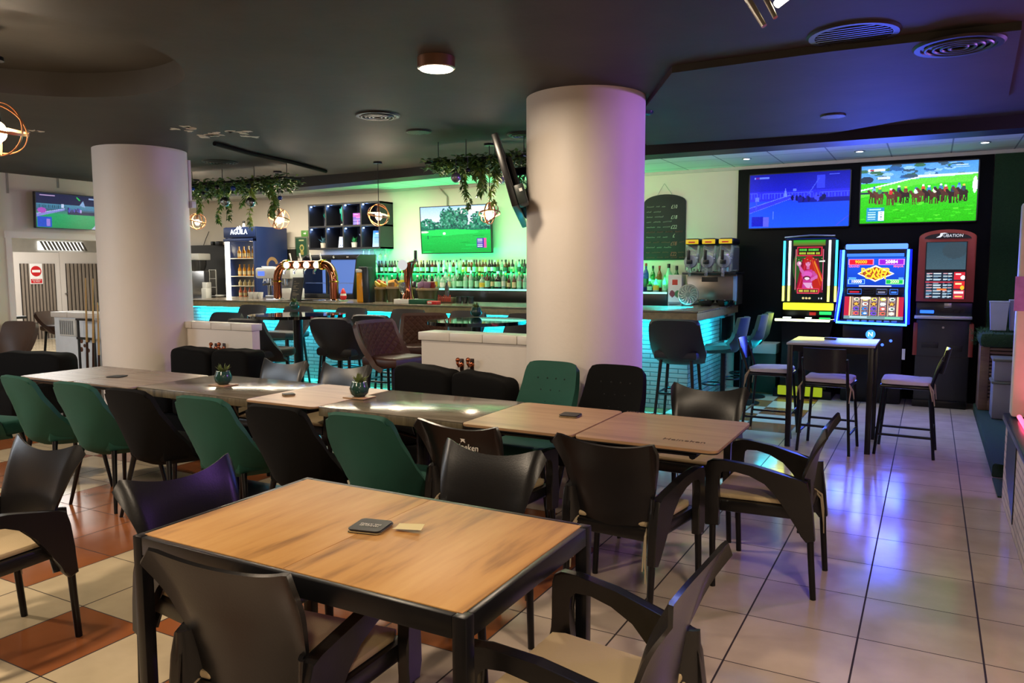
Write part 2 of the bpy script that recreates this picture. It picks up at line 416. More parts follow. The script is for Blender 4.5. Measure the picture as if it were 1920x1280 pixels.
# peeled paint patches
mp = MB()
R_ = random.Random(3)
for px, py, n in ((340, 241, 5), (395, 253, 9), (450, 246, 4), (470, 252, 3), (60, 243, 3)):
    for k in range(n):
        c = atz(px+R_.uniform(-22, 22), py+R_.uniform(-5, 5), CEIL)
        mp.prism([(c.x+R_.uniform(.01, .05)*math.cos(a)*1.3, c.y+R_.uniform(.01, .06)*math.sin(a)) for a in [2*PI*q/9 for q in range(9)]], 'z', CEIL-0.003, CEIL)
struct('trim_1', mp, mat('peeled_ceiling_paint', '#d6cec0', 0.8, var=0.3, nscale=30))
# dark beam over the bar edge
bl = [(-13.2, 8.05), (-7.3, 7.56), (-4.6, 7.24), (-2.4, 7.06), (0.6, 7.12), (3, 7.12)]
struct('trim_2', MB().prism(bl+[(3, 7.42), (0.6, 7.42), (-2.4, 7.36), (-4.6, 7.54), (-7.3, 7.86), (-13.2, 8.35)], 'z', 2.60, 2.86), M_BLACK)
def tile_ceiling_mat():
    m = bpy.data.materials.new('white_ceiling_tiles'); m.use_nodes = True; nt = m.node_tree; N = nt.nodes; L = nt.links; b = N['Principled BSDF']
    tc = N.new('ShaderNodeTexCoord'); mp_ = N.new('ShaderNodeMapping'); mp_.inputs['Location'].default_value = (0.46, -0.3, 0); L.new(tc.outputs['Object'], mp_.inputs[0])
    br = N.new('ShaderNodeTexBrick'); br.offset = 0; br.inputs['Scale'].default_value = 1; br.inputs['Brick Width'].default_value = 0.6; br.inputs['Row Height'].default_value = 0.6; br.inputs['Mortar Size'].default_value = 0.008
    br.inputs['Color1'].default_value = srgb('#dcdcd8')+(1,); br.inputs['Color2'].default_value = srgb('#d4d4d0')+(1,); br.inputs['Mortar'].default_value = srgb('#8c8c90')+(1,)
    L.new(mp_.outputs[0], br.inputs['Vector']); L.new(br.outputs['Color'], b.inputs['Base Color']); b.inputs['Roughness'].default_value = 0.7
    return m
YW, ZC2 = 10.15, 2.83
struct('ceiling', MB().box((-13.3, 7.3, ZC2), (3, YW, ZC2+0.05)), tile_ceiling_mat())
struct('wall_back', MB().box((-13.3, YW, 0), (3, YW+0.12, 2.95)), M_WALL)
struct('trim_3', MB().box((-13.0, YW-0.03, ZC2-0.04), (2.5, YW, ZC2)), mat('cornice_grey', '#b5b0a8', 0.6))
struct('trim_4', MB().box((-13.0, YW-0.015, 1.93), (-9.4, YW, 1.97)), M_WALL)
struct('wall_right', MB().box((2.6, -3, 0), (2.72, YW, 2.95)), M_WALL)
struct('wall_front', MB().box((-20, -3.12, 0), (3, -3, 2.95)), mat('dim_wall', '#8d8378', 0.7))
# left wall with the wide opening to the service room
XL = -9.8
yo0 = atx(18, 445, XL).y; ztop = atx(18, 441, XL).z
lw = MB().box((XL-0.2, -3, 0), (XL, yo0, 2.75)); struct('wall_left', lw, M_WALL)
struct('wall_left', MB().box((XL-0.2, yo0, ztop), (XL, 7.35, 2.75)), M_WALL)
struct('wall_left', MB().box((XL-0.2, 7.0, 0), (XL, 7.35, ztop)), M_WALL)
struct('trim_5', MB().box((XL-0.22, yo0-0.06, ztop-0.03), (XL+0.025, 7.0, ztop+0.05)).box((XL-0.22, yo0-0.05, 0), (XL+0.02, yo0+0.01, ztop)), M_WHITE)
for x in (12, 107):
    a = atx(x, 326, XL); b = atx(x, 362 if x < 50 else 352, XL)
    struct('trim_6', MB().box((XL, a.y-0.012, b.z), (XL+0.012, a.y+0.012, CEIL)), mat('cable_trunk', '#8a847c', 0.6))
# service room beyond the opening
XS = -18.9
struct('wall_service', MB().box((XS-0.1, 3.0, 0), (XS, 14, 3.3)), mat('service_wall', '#d9d5cb', 0.6))
struct('wall_service', MB().box((XS, 13.9, 0), (-13.3, 14.0, 3.3)), MATS['service_wall'])
struct('wall_service', MB().box((-13.3, 10.15, 0), (-13.2, 13.9, 3.3)), MATS['service_wall'])
struct('floor', MB().box((-20, 10.14, -0.02), (-13.2, 14, 0.0)), mat('service_floor', '#b9b3a6', 0.35))
struct('ceiling', MB().box((-20, 7.3, 2.9), (-13.2, 14.0, 2.95)), MATS['service_wall'])
lamp_area('service_room_light', (-15.5, 9.0, 2.8), 95, (1, 0.97, 0.92), 2.0, 1.5)
XD = -17.6
def door(px0, px1, label):
    a = atx(px0, 480, XD).y; b = atx(px1, 480, XD).y; zt = atx((px0+px1)/2, 473, XD).z
    t = thing('swing_door', label, 'door', (XD, (a+b)/2, 0))
    w_ = b-a
    MB().box((-0.03, -w_/2, 0), (0.03, w_/2, zt)).build('door_leaf', M_WHITE, t)
    m = MB(); n = 10; sw = (w_-0.26)/n
    zs0 = atx((px0+px1)/2, 636, XD).z; zs1 = atx((px0+px1)/2, 494, XD).z
    for k in range(n): m.box((0.05, -w_/2+0.13+k*sw, zs0), (0.085, -w_/2+0.13+k*sw+sw*0.62, zs1), 0.005)
    MB().box((0.03, -w_/2+0.12, zs0), (0.05, w_/2-0.12, zs1)).build('backing_panel', mat('slat_backing', '#1d1712', 0.7), t)
    m.build('slat_panel', mat('oak_slats', '#8a7d70', 0.6), t)
    return t, w_, zt
d1, w1, zt1 = door(23, 109, 'white service door with dark slats and the red no entry sign')
d2, w2, zt2 = door(110, 200, 'white service door with dark slats next to the pillar, no sign')
MB().cyl((0.03, -w2/2+0.09, 1.0), (0.08, -w2/2+0.09, 1.0), 0.02).build('door_knob', mat('steel', '#a9a9a9', 0.3, 1.0, var=0.03), d2)
# bright louvred light in the service room, seen over the doors
lv = thing('louvre_light', 'white louvred light panel above the slatted service doors', 'light', (-18.9, 9.6, 0))
p0, p1 = atx(72, 452, -18.85), atx(157, 470, -18.85)
MB().box((0.001, p0.y-9.6, p1.z), (0.04, p1.y-9.6, p0.z)).build('light_panel', glow('louvre_glow', '#fffdf8', 1.6), lv)
m = MB()
for k in range(12):
    yy = p0.y-9.6+(p1.y-p0.y)*(k+0.3)/12
    m.prism([(yy, p0.z), (yy+0.05, p0.z), (yy+0.16, p1.z), (yy+0.11, p1.z)], 'x', 0.04, 0.06)
m.build('louvre', mat('louvre_grey', '#77726a', 0.5), lv)
# no entry sign on the door
q0, q1 = atx(55, 494, XD+0.1), atx(81, 532, XD+0.1)
sg = thing('no_entry_sign', 'white and red no entry sign on the left slatted door', 'sign', ((XD+0.088), (q0.y+q1.y)/2, (q0.z+q1.z)/2))
sw_, sh_ = q1.y-q0.y, q0.z-q1.z
MB().box((0, -sw_/2, -sh_/2), (0.008, sw_/2, sh_/2)).build('sign_plate', mat('sign_white', '#f1efec', 0.4), sg)
M_RED = mat('sign_red', '#c62127', 0.4, var=0.03)
MB().cyl((0.008, 0, sh_*0.13), (0.012, 0, sh_*0.13), sw_*0.42, n=28).build('red_disc', M_RED, sg)
MB().box((0.012, -sw_*0.32, sh_*0.07), (0.015, sw_*0.32, sh_*0.19)).build('white_bar', MATS['sign_white'], sg)
MB().box((0.008, -sw_*0.44, -sh_*0.46), (0.011, sw_*0.44, -sh_*0.25)).build('red_band', M_RED, sg)
text('lettering', 'PROHIBIDO\nEL PASO', sh_*0.085, MATS['sign_white'], sg, (0.013, 0, -sh_*0.345), (PI/2, 0, PI/2))
# pillars and half walls
PL = [(-2.141, 5.0, 0.408), (-6.877, 5.0, 0.424)]
for (x, y, r), lb in zip(PL, ('thick white round pillar in the middle of the room, tinted violet on its right', 'thick white round pillar on the left beside the cue stand')):
    o = MB().lathe([(r, 0), (r*1.0, 1.0), (r, CEIL)], n=64).build('pillar', M_WHITE, loc=(x, y, 0)); tag(o, lb, 'pillar')
def half_wall(x0, x1, y0, y1, z, label, n):
    t = thing('half_wall', label, 'half wall', ((x0+x1)/2, (y0+y1)/2, 0)); a = (x1-x0)/2; b = (y1-y0)/2
    MB().box((-a, -b, 0), (a, b, z-0.065)).build('wall_body', M_WHITE, t)
    m = MB()
    for k in range(n):
        m.box((-a-0.02+k*(2*a+0.04)/n, -b-0.02, z-0.065), (-a-0.02+(k+1)*(2*a+0.04)/n-0.004, b+0.02, z), 0.006)
    m.build('tiled_cap', mat('cap_tile', '#d6cfc6', 0.35), t)
    return t
HZ = 1.03
yl = 5.12
xr = aty(472, 603, yl).x; yb = atx(486, 603, xr).y
hwl = half_wall(-6.62, xr, yl, min(yb, yl+0.22), HZ, 'low white half wall with tiled cap at the left pillar', 4)
hwr = half_wall(aty(790, 620, yl).x, -2.45, yl, yl+0.2, HZ, 'low white half wall with tiled cap joining the middle pillar', 4)
# coat hooks on the half walls
M_COPPER = mat('copper_metal', '#a25b3c', 0.3, 0.9, var=0.05)
for nm, (px, py) in (('left', (404, 653)), ('left', (419, 653)), ('right', (865, 684)), ('right', (884, 684))):
    p = aty(px, py, yl-0.012)
    h = thing('wall_hook', 'small dark copper hook on the %s half wall, %s of its pair' % (nm, 'left' if px in (404, 865) else 'right'), 'hook', (p.x, yl, p.z), group='coat hooks on the half walls')
    MB().lathe([(0.0, 0), (0.02, 0.003), (0.02, 0.012), (0.01, 0.016)], M=Matrix.Rotation(PI/2, 4, 'X')).tube([(0, -0.015, 0), (0, -0.05, -0.005), (0, -0.07, 0.02), (0, -0.065, 0.04)], 0.011).ball((0, -0.063, 0.045), 0.019).build('hook_arm', M_COPPER, h)
    MB().box((-0.018, -0.008, -0.05), (0.018, 0, 0.05), 0.004).build('back_plate', mat('dark_bronze', '#33221b', 0.4, 0.6), h)
# ================================================================ tables
M_STEELBLK = mat('black_steel', '#17171a', 0.32, 0.4, var=0.15)
M_OAK = wood_mat('oak_laminate', '#cda062', '#bd8c4e', '#855d35', 1.3, 0.5, 'y', 8)
M_OAKX = wood_mat('oak_laminate_row', '#b3906c', '#a07c5a', '#7c5f46', 1.3, 0.36, 'x', 10)
M_GREYX = wood_mat('grey_oak_laminate', '#9a8a7c', '#8b7a6b', '#6f5f53', 1.6, 0.26, 'x', 12)
M_DARKTOP = wood_mat('dark_olive_laminate', '#7a7264', '#655d4f', '#4c463b', 2.5, 0.16, 'x', 10)
M_OLIVE = wood_mat('olive_edge', '#6b5f45', '#554a34', '#3b3323', 6, 0.5, 'z', 8)
TZ = 0.75
def front_table():
    x0, x1, y0, y1 = -2.05, -0.885, 1.405, 2.135; cx, cy = (x0+x1)/2, (y0+y1)/2; a, b = (x1-x0)/2, (y1-y0)/2
    t = thing('dining_table', 'oak topped table with black square steel frame in the foreground', 'table', (cx, cy, 0))
    for k, (u0, u1) in enumerate(((-a+0.0235, -0.001), (0.001, a-0.0235))):
        MB().box((u0, -b+0.0235, TZ-0.02), (u1, b-0.0235, TZ+0.001), 0.0008).build('top_board', M_OAK, t)
    m = MB()
    for s in (-1, 1):
        m.box((-a+0.0385, s*(b-0.012)-0.011, TZ-0.055), (a-0.0385, s*(b-0.012)+0.011, TZ-0.0005), 0.002)
        m.box((s*(a-0.012)-0.011, -b+0.0385, TZ-0.055), (s*(a-0.012)+0.011, b-0.0385, TZ-0.0005), 0.002)
    m.build('apron', M_STEELBLK, t)
    for sx in (-1, 1):
        for sy in (-1, 1):
            ex, ey = sx*(a-0.019), sy*(b-0.019)
            MB().box((ex-0.019, ey-0.019, 0), (ex+0.019, ey+0.019, TZ), 0.003).build('leg', M_STEELBLK, t)
    m = MB().box((a-0.03, -b+0.02, 0.33), (a-0.005, b-0.02, 0.36), 0.003) if False else MB().box((-a+0.05, -0.012, TZ-0.06), (a-0.05, 0.012, TZ-0.03))
    m.build('support_bar', M_STEELBLK, t)
    return t
front_table()
def rrect(a, b, r, n=5):
    P = []
    for cx, cy, a0 in ((a-r, b-r, 0), (-a+r, b-r, PI/2), (-a+r, -b+r, PI), (a-r, -b+r, 1.5*PI)):
        for k in range(n+1): P.append((cx+r*math.cos(a0+k*PI/2/n), cy+r*math.sin(a0+k*PI/2/n)))
    return P
ROWY0, ROWY1 = 3.27, 3.985
def thin_table(x0, x1, label, m, y0=ROWY0, y1=ROWY1, logo=False):
    cx, cy = (x0+x1)/2, (y0+y1)/2; a, b = (x1-x0)/2-0.003, (y1-y0)/2
    t = thing('dining_table', label, 'table', (cx, cy, 0), group='tables pushed together in the long row')
    MB().prism(rrect(a, b, 0.035), 'z', TZ-0.013, TZ, 0.003).build('top_board', m, t)
    MB().prism(rrect(a-0.002, b-0.002, 0.035), 'z', TZ-0.019, TZ-0.0135).build('edge_band', mat('black_edge', '#141212', 0.4), t)
    mm = MB()
    for s in (-1, 1):
        mm.tube([(s*(a-0.12), -b+0.05, TZ-0.045), (s*(a-0.12), b-0.05, TZ-0.045)], 0.016)
        mm.tube([(-a+0.1, s*(b-0.06), TZ-0.035), (a-0.1, s*(b-0.06), TZ-0.035)], 0.014)
    mm.build('under_frame', M_STEELBLK, t)
    for sx in (-1, 1):
        for sy in (-1, 1):
            x, y = sx*(a-0.045), sy*(b-(0.045 if sy > 0 else 0.15)); ix, iy = sx*(a-0.14), sy*(b-(0.06 if sy > 0 else 0.12))
            pts = [(ix, iy, TZ-0.032)]
            for k in range(6):
                q = k/5*PI/2
                pts.append((ix+(x-ix)*math.sin(q), iy+(y-iy)*math.sin(q), TZ-0.032-0.09*(1-math.cos(q))))
            pts += [(x, y, 0.3), (x, y, 0)]
            MB().tube(pts, 0.0185, n=10).build('leg', M_STEELBLK, t)
    return t
def slab_table(x0, x1, label):
    y0, y1 = ROWY0+0.03, ROWY1
    cx, cy = (x0+x1)/2, (y0+y1)/2; a, b = (x1-x0)/2-0.003, (y1-y0)/2
    t = thing('dining_table', label, 'table', (cx, cy, 0), group='tables pushed together in the long row')
    MB().box((-a, -b, TZ-0.006), (a, b, TZ), 0.002).build('top_board', M_DARKTOP, t)
    MB().box((-a, -b, TZ-0.055), (a, b, TZ-0.0065), 0.004).build('thick_edge', M_OLIVE, t)
    MB().cyl((0, 0, 0.03), (0, 0, TZ-0.055), 0.04).build('column', M_STEELBLK, t)
    MB().box((-0.25, -0.22, 0), (0.25, 0.22, 0.025), 0.006).build('base_plate', M_STEELBLK, t)
    m = MB()
    for s in (-1, 1): m.tube([(s*0.3, -0.25, TZ-0.07), (s*0.05, 0, TZ-0.2)], 0.01).tube([(s*0.3, 0.25, TZ-0.07), (s*0.05, 0, TZ-0.2)], 0.01)
    m.build('brace', M_STEELBLK, t)
    return t
thin_table(-5.96, -5.33, 'first table of the long row at its left end, pale grey oak top', M_GREYX, 3.23, 3.9)
thin_table(-5.33, -4.69, 'second table of the long row from the left, pale grey oak top with a coaster', M_GREYX, 3.24, 3.91)
slab_table(-4.69, -3.64, 'left dark olive thick edged table of the long row, under the left pot plant')
thin_table(-3.64, -3.07, 'light oak table between the two dark thick edged tables of the row', M_OAKX)
slab_table(-3.07, -2.085, 'right dark olive thick edged table of the long row, beside two light oak ones')
thin_table(-2.085, -1.462, 'light oak table with stacked coasters, last but one at the right of the row', M_OAKX)
t6 = thin_table(-1.455, -0.775, 'light oak table at the right end of the long row, with worn dark lettering', M_OAKX)
M_INK = mat('faded_ink', '#4a3629', 0.6)
cx6 = (-1.455-0.775)/2; cy6 = (ROWY0+ROWY1)/2
p = atz(1283, 826, TZ); text('printed_lettering', 'Heineken', 0.052, M_INK, t6, (p.x-cx6, p.y-cy6, TZ+0.0006), (0, 0, 0), ext=0.0003)
p = atz(1207, 774, TZ); text('printed_lettering', 'Heineken', 0.052, M_INK, t6, (p.x-cx6, p.y-cy6, TZ+0.0006), (0, 0, PI), ext=0.0003)
# ================================================================ plastic armchair
M_PLAST = mat('black_plastic', '#131213', 0.3, var=0.12, nscale=6, bump=0.03, bscale=160, spec=0.5)
M_LEGM = mat('dark_anodised_leg', '#242325', 0.35, 0.7, var=0.1)
M_CUSH = mat('beige_seat_cloth', '#b5a07c', 0.85, var=0.08, bump=0.15, bscale=220)
M_TIE = mat('beige_tie_cloth', '#a39379', 0.9)
def lerp(a, b, t): return a+(b-a)*t
def interp(tab, t):
    for (a, x), (b, y) in zip(tab, tab[1:]):
        if t <= b: return lerp(x, y, (t-a)/(b-a))
    return tab[-1][1]
def back_fn(u, v):
    s = 2*u-1; a = abs(s)
    hw = interp([(0, .16), (.25, .178), (.5, .198), (.75, .222), (.92, .24), (1, .247)], v)
    top = 0.776+0.04*(a/0.88)**2.2 if a < 0.88 else 0.816-0.04*(1-math.sqrt(max(0, 1-((a-0.88)/0.12)**2)))
    z = lerp(0.37, top, v)
    y0 = interp([(0, -.205), (.25, -.21), (.5, -.22), (.7, -.23), (.85, -.243), (1, -.262)], v)
    y = y0+a*a*interp([(0, .03), (.5, .02), (.8, -.012), (1, -.04)], v)
    return (s*hw, y, z)
ARM = [(.236, .585), (.228, .612), (.205, .624), (.15, .625), (.02, .612), (-.10, .585), (-.185, .560), (-.222, .556), (-.236, .50), (-.25, .40), (-.262, .285), (-.224, .272), (-.20, .30), (-.165, .375), (-.13, .42), (-.09, .485), (-.04, .535), (.03, .568), (.10, .582), (.155, .578), (.176, .555), (.18, .51), (.172, .46), (.166, .42), (.17, .36), (.168, .305), (.232, .30), (.247, .35), (.244, .42), (.228, .48), (.228, .54)]
def plastic_armchair(label, loc, rz, group='black plastic armchairs'):
    t = thing('plastic_armchair', label, 'armchair', loc, rz, group)
    MB().shell(back_fn, 22, 14, 0.012).build('backrest', M_PLAST, t, angle=60)
    for s in (-1, 1):
        m = MB(); m.prism(ARM, 'x', -0.019, 0.019, 0.006, fn=lambda x, y, z, s=s: (s*(0.207+0.05*min(1, max(0, (y+0.25)/0.45)))+x, y, z))
        def wing(u, v, s=s):
            z = lerp(0.30, 0.565, v); vb_ = max(0, (z-0.37)/0.43); q = back_fn(0.97 if s > 0 else 0.03, vb_)
            xi = q[0] if z > 0.37 else s*lerp(.185, .155, v*3.8 if v < .263 else 1)
            return (lerp(xi, s*0.208, u), lerp(q[1], -.247+.02*v, u)-0.012*math.sin(PI*u), z)
        m.shell(wing, 6, 10, 0.012)
        m.build('armrest', M_PLAST, t, angle=45)
    m = MB()
    prof = [(-0.2, -0.215), (-0.235, 0.19), (-0.22, 0.232), (0.22, 0.232), (0.235, 0.19), (0.2, -0.215)]
    m.prism(prof, 'z', 0.365, 0.425, 0.012); m.build('seat', M_PLAST, t)
    for sx in (-1, 1):
        MB().tube([(sx*0.205, -0.235, 0.36), (sx*0.203, -0.245, 0.2), (sx*0.2, -0.26, 0)], [0.0165, 0.015, 0.014], n=10).build('leg', M_LEGM, t)
        MB().tube([(sx*0.255, 0.2, 0.36), (sx*0.262, 0.197, 0.2), (sx*0.268, 0.19, 0)], [0.0165, 0.015, 0.014], n=10).build('leg', M_LEGM, t)
    m = MB(); m.prism([(x*0.93, y*0.93) for x, y in prof], 'z', 0.427, 0.452, 0.009); c = m.build('seat_cushion', M_CUSH, t)
    for s in (-1, 1):
        m = MB()
        m.tube([(s*0.165, -0.19, 0.435), (s*0.172, -0.236, 0.40), (s*0.176, -0.245, 0.33), (s*0.18, -0.25, 0.2)], [0.005, 0.006, 0.005, 0.003], n=6)
        m.tube([(s*0.165, -0.19, 0.435), (s*0.168, -0.234, 0.38), (s*0.165, -0.25, 0.25)], [0.005, 0.005, 0.003], n=6)
        m.build('tie', M_TIE, c)
    return t
D2R = PI/180
A0 = plastic_armchair('black plastic armchair, back to us, at the near side of the foreground oak table', (-1.527, 1.30, 0), 3*D2R)
CH = {}
def arm(label, x, y, deg): return dup(A0, (x, y, 0), deg*D2R, label)
A0.location = (-1.56, 1.56, 0); A0.rotation_euler = (0, 0, 6*D2R)
arm('black plastic armchair cut by the bottom edge, right end of the foreground table', -0.747, 1.79, 88)
arm('black plastic armchair with glossy backrest facing us, behind the foreground oak table', -1.573, 2.409, 178)
arm('black plastic armchair with bluish sheen at the left end of the foreground table', -2.12, 1.835, -92)
arm('black plastic armchair with glossy back and beige cushion at the left edge of the photo', -3.289, 1.592, 180)
arm('black plastic armchair, plain back to us, at the right end of the row', -1.177, 3.30, -3.5)
arm('black plastic armchair seen from the side at the right head of the long table row', -0.676, 3.898, 89)
hk = arm('black plastic armchair with white star logo and lettering on its back', -1.93, 3.30, -1.4)
cA, cB = aty(495, 650, 4.53), aty(572, 655, 4.53)
arm('black plastic armchair across the long row, left of two, beside the left sofa', (cA.x+cB.x)/2, 4.25, 181)
cA, cB = aty(612, 655, 4.55), aty(694, 662, 4.55)
arm('black plastic armchair across the long row, right of two, left of the right sofa', (cA.x+cB.x)/2-0.03, 4.27, 180)
arm('brownish lit plastic armchair facing us beyond the right end of the row', (aty(1258, 706, 4.75).x+aty(1398, 714, 4.75).x)/2, 4.47, 178)
arm('black plastic armchair nearest to us, only its seat shows at the bottom edge', -0.93, 0.86, 14)
# star and lettering on the logo chair
M_LOGO = mat('white_print', '#d9d4cc', 0.5, var=0.02)
lg = text('logo_lettering', 'Heineken', 0.042, M_LOGO, hk, (0.015, -0.2505, 0.690), (PI/2-0.05, 0, 0), ext=0.0015)
pts = []
for k in range(10):
    r = 0.021 if k % 2 == 0 else 0.009
    pts.append((0.008+r*math.sin(k*PI/5), 0.728+r*math.cos(k*PI/5)))
MB().prism(pts, 'y', -0.0035, 0.0015, fn=lambda x, y, z: (x, y-0.2505-(z-0.728)*0.05, z)).build('logo_star', M_LOGO, hk)
# ================================================================ velvet chairs
M_GREENV = mat('green_velvet', '#0a4438', 0.8, var=0.25, nscale=5, sheen=0.35, bump=0.05, bscale=120)
M_BLACKV = mat('black_velvet', '#050506', 0.9, var=0.2, nscale=5, sheen=0.03, spec=0.2, bump=0.05, bscale=120)
M_BLKLEG = mat('black_leg', '#101012', 0.3, 0.3)
def vback(zb, zt, lean=1.0, w=1.0, tp=None):
    def fn(u, v):
        s = 2*u-1; a = abs(s)
        hw = w*interp(tp or [(0, .17), (.12, .215), (.3, .236), (.55, .232), (.8, .208), (1, .19)], v)
        k = max(0, (v-0.88)/0.12)
        if a > 0.8: hw *= 1-0.10*k*k*(a-0.8)/0.2
        z = lerp(zb, zt, v)-0.02*k*k*a**4
        y = interp([(0, -.12), (.04, -.17), (.1, -.208), (.3, -.235), (.6, -.262), (1, -.31)], v)*lean
        wrap = interp([(0, .20), (.2, .19), (.45, .10), (.7, .045), (1, .02)], v)
        return (s*hw, y+wrap*a**2.2, z)
    return fn
def velvet_chair(label, loc, rz, m, tufted=False, group='velvet chairs'):
    t = thing('velvet_chair', label, 'chair', loc, rz, group)
    zb_, zt_, tp_ = (0.385, 0.93, [(0, .17), (.12, .2), (.3, .215), (.6, .21), (.85, .195), (1, .185)]) if tufted else (0.365, 0.835, None)
    MB().shell(vback(zb_, zt_, 1.0, 1.0, tp_), 18, 14, lambda u, v: 0.045-0.012*v).build('backrest', m, t, angle=60)
    mm = MB(); prof = [(-0.15, -0.17), (-0.205, -0.05), (-0.22, 0.17), (-0.19, 0.235), (0.19, 0.235), (0.22, 0.17), (0.205, -0.05), (0.15, -0.17)]
    mm.prism(prof, 'z', 0.375, 0.475, 0.03, seg=3); mm.build('seat', m, t)
    for sx in (-1, 1):
        for sy in (-1, 1):
            MB().tube([(sx*0.155, sy*0.15+0.01, 0.385), (sx*0.225, sy*0.2, 0)], [0.017, 0.0105], n=10).build('leg', M_BLKLEG, t)
    if tufted:
        fn = vback(0.385, zt_, 1.0, 1.0, tp_); b = MB()
        for j, v in enumerate((0.52, 0.66, 0.80)):
            for u in ((0.25, 0.42, 0.58, 0.75) if j % 2 == 0 else (0.33, 0.5, 0.67)):
                q = Vector(fn(u, v)); b.ball((q.x, q.y+0.0165, q.z), 0.008, 8, sc=(1, 0.5, 1))
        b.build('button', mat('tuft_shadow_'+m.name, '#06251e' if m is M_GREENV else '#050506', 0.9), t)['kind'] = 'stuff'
    return t
VY = 3.16
vg = velvet_chair('green velvet chair, back to us, directly left of the chair with white logo', (-2.43, VY, 0), 2*D2R, M_GREENV)
dup(vg, (-5.30, VY-0.01, 0), -3*D2R, 'green velvet chair with its back to us, leftmost fully seen along the long row')
dup(vg, (-4.70, VY-0.01, 0), 2*D2R, 'green velvet chair with its back to us, second from the left along the long row')
dup(vg, (-3.54, VY-0.01, 0), 3*D2R, 'green velvet chair with its back to us, between two black velvet chairs')
dup(vg, (-5.85, VY-0.25, 0), 12*D2R, 'green velvet chair cut by the left edge of the photo, only its seat shows')
vb = dup(vg, (-4.16, VY-0.02, 0), 2*D2R, 'black velvet chair with its back to us, left of the two along the row', swap={'green_velvet': M_BLACKV})
dup(vg, (-2.97, VY-0.02, 0), 3*D2R, 'black velvet chair with its back to us, right of the two along the row', swap={'green_velvet': M_BLACKV})
tg = velvet_chair('green tufted velvet chair facing us across the row, in front of the middle pillar', ((aty(982, 693, 4.52).x+aty(1087, 693, 4.52).x)/2, 4.24, 0), 178*D2R, M_GREENV, True)
velvet_chair('black tufted velvet chair facing us across the row, right of the green one', ((aty(1100, 696, 4.55).x+aty(1214, 700, 4.55).x)/2-0.0, 4.25, 0), 178*D2R, M_BLACKV, True)
# ================================================================ sofas
def cushion(m, x0, x1, y0, y1, z0, z1, puff=0.05, sag=0.0, mi=0):
    def fn(u, v):
        th, ph = (u-0.5)*2*PI, (v-0.5)*PI
        e = 0.28
        def sp(c, p): return math.copysign(abs(c)**p, c)
        X = sp(math.cos(ph), e)*sp(math.cos(th), e); Y = sp(math.cos(ph), e)*sp(math.sin(th), e); Z = sp(math.sin(ph), e)
        z = (z0+z1)/2+Z*(z1-z0)/2-sag*(X*0.5+0.5)*(1 if Z > 0 else 0)+0.005*math.sin(7*X+3*Y)*(1 if Z > 0 else 0)
        return ((x0+x1)/2+X*(x1-x0)/2, (y0+y1)/2+Y*(y1-y0)/2, z)
    nu, nv = 28, 16
    G = [[m.bm.verts.new(fn(i/nu, (j+0.02)/(nv+0.04))) for i in range(nu)] for j in range(nv+1)]
    fs = []
    for j in range(nv):
        for i in range(nu): fs.append(m.bm.faces.new((G[j][i], G[j][(i+1) % nu], G[j+1][(i+1) % nu], G[j+1][i])))
    fs.append(m.bm.faces.new(list(reversed(G[0])))); fs.append(m.bm.faces.new(G[-1]))
    bmesh.ops.recalc_face_normals(m.bm, faces=fs)
    return m
def sofa(label, xa, xm, xb, ztop, y0=4.25, y1=5.02, sags=(0.05, 0.06)):
    cx = (xa+xb)/2; t = thing('sofa', label, 'sofa', (cx, (y0+y1)/2, 0)); hy = (y1-y0)/2; a = (xb-xa)/2
    MB().box((-a, -hy, 0.08), (a, hy, 0.32), 0.03).build('base', M_BLACKV, t)
    MB().box((-a, hy-0.14, 0.3), (a, hy-0.01, 0.56), 0.05).build('back_frame', M_BLACKV, t)
    cushion(MB(), -a+0.12, xm-cx, -hy, hy-0.12, 0.31, 0.46).build('seat_cushion', M_BLACKV, t)
    cushion(MB(), xm-cx, a-0.12, -hy, hy-0.12, 0.31, 0.46).build('seat_cushion', M_BLACKV, t)
    cushion(MB(), -a+0.02, xm-cx-0.004, hy-0.36, hy-0.1, 0.42, ztop[0], sag=sags[0]).build('back_cushion', M_BLACKV, t)
    cushion(MB(), xm-cx+0.004, a-0.07, hy-0.34, hy-0.08, 0.42, ztop[1], sag=sags[1]).build('back_cushion', M_BLACKV, t)
    for s in (-1, 1):
        MB().box((s*a-0.07, -hy, 0.3), (s*a+0.07, hy-0.02, 0.55), 0.05).build('armrest', M_BLACKV, t)
        for sy in (-1, 1): MB().cyl((s*(a-0.08), sy*(hy-0.08), 0), (s*(a-0.08), sy*(hy-0.08), 0.085), 0.02).build('foot', M_BLKLEG, t)
    return t
YS = 4.72
ra, rm_, rb = aty(738, 690, YS), aty(846, 695, YS), aty(968, 700, YS)
sofa('black velvet sofa with two plump cushions in front of the right half wall', ra.x, rm_.x, rb.x, (aty(770, 681, YS).z, aty(870, 695, YS).z))
la, lm_, lb_ = aty(322, 660, YS), aty(397, 660, YS), aty(478, 665, YS)
sofa('black velvet sofa with two cushions in front of the left half wall', la.x, lm_.x, lb_.x, (aty(350, 650, YS).z, aty(440, 657, YS).z), sags=(0.03, 0.0))
# armchair-like black seat at the far left end of the row
pf = aty(78, 670, 4.3); t = thing('lounge_chair', 'black upholstered lounge chair at the far left end of the long row', 'chair', (pf.x-0.42, 4.25, 0), 10*D2R)
MB().box((-0.4, -0.35, 0.1), (0.4, 0.35, 0.42), 0.06).build('base', M_BLACKV, t)
cushion(MB(), -0.45, 0.45, 0.12, 0.40, 0.3, aty(40, 661, 4.4).z, sag=0.0).build('backrest', M_BLACKV, t)
for s in (-1, 1):
    for sy in (-1, 1): MB().cyl((s*0.33, sy*0.28, 0), (s*0.33, sy*0.28, 0.11), 0.02).build('foot', M_BLKLEG, t)
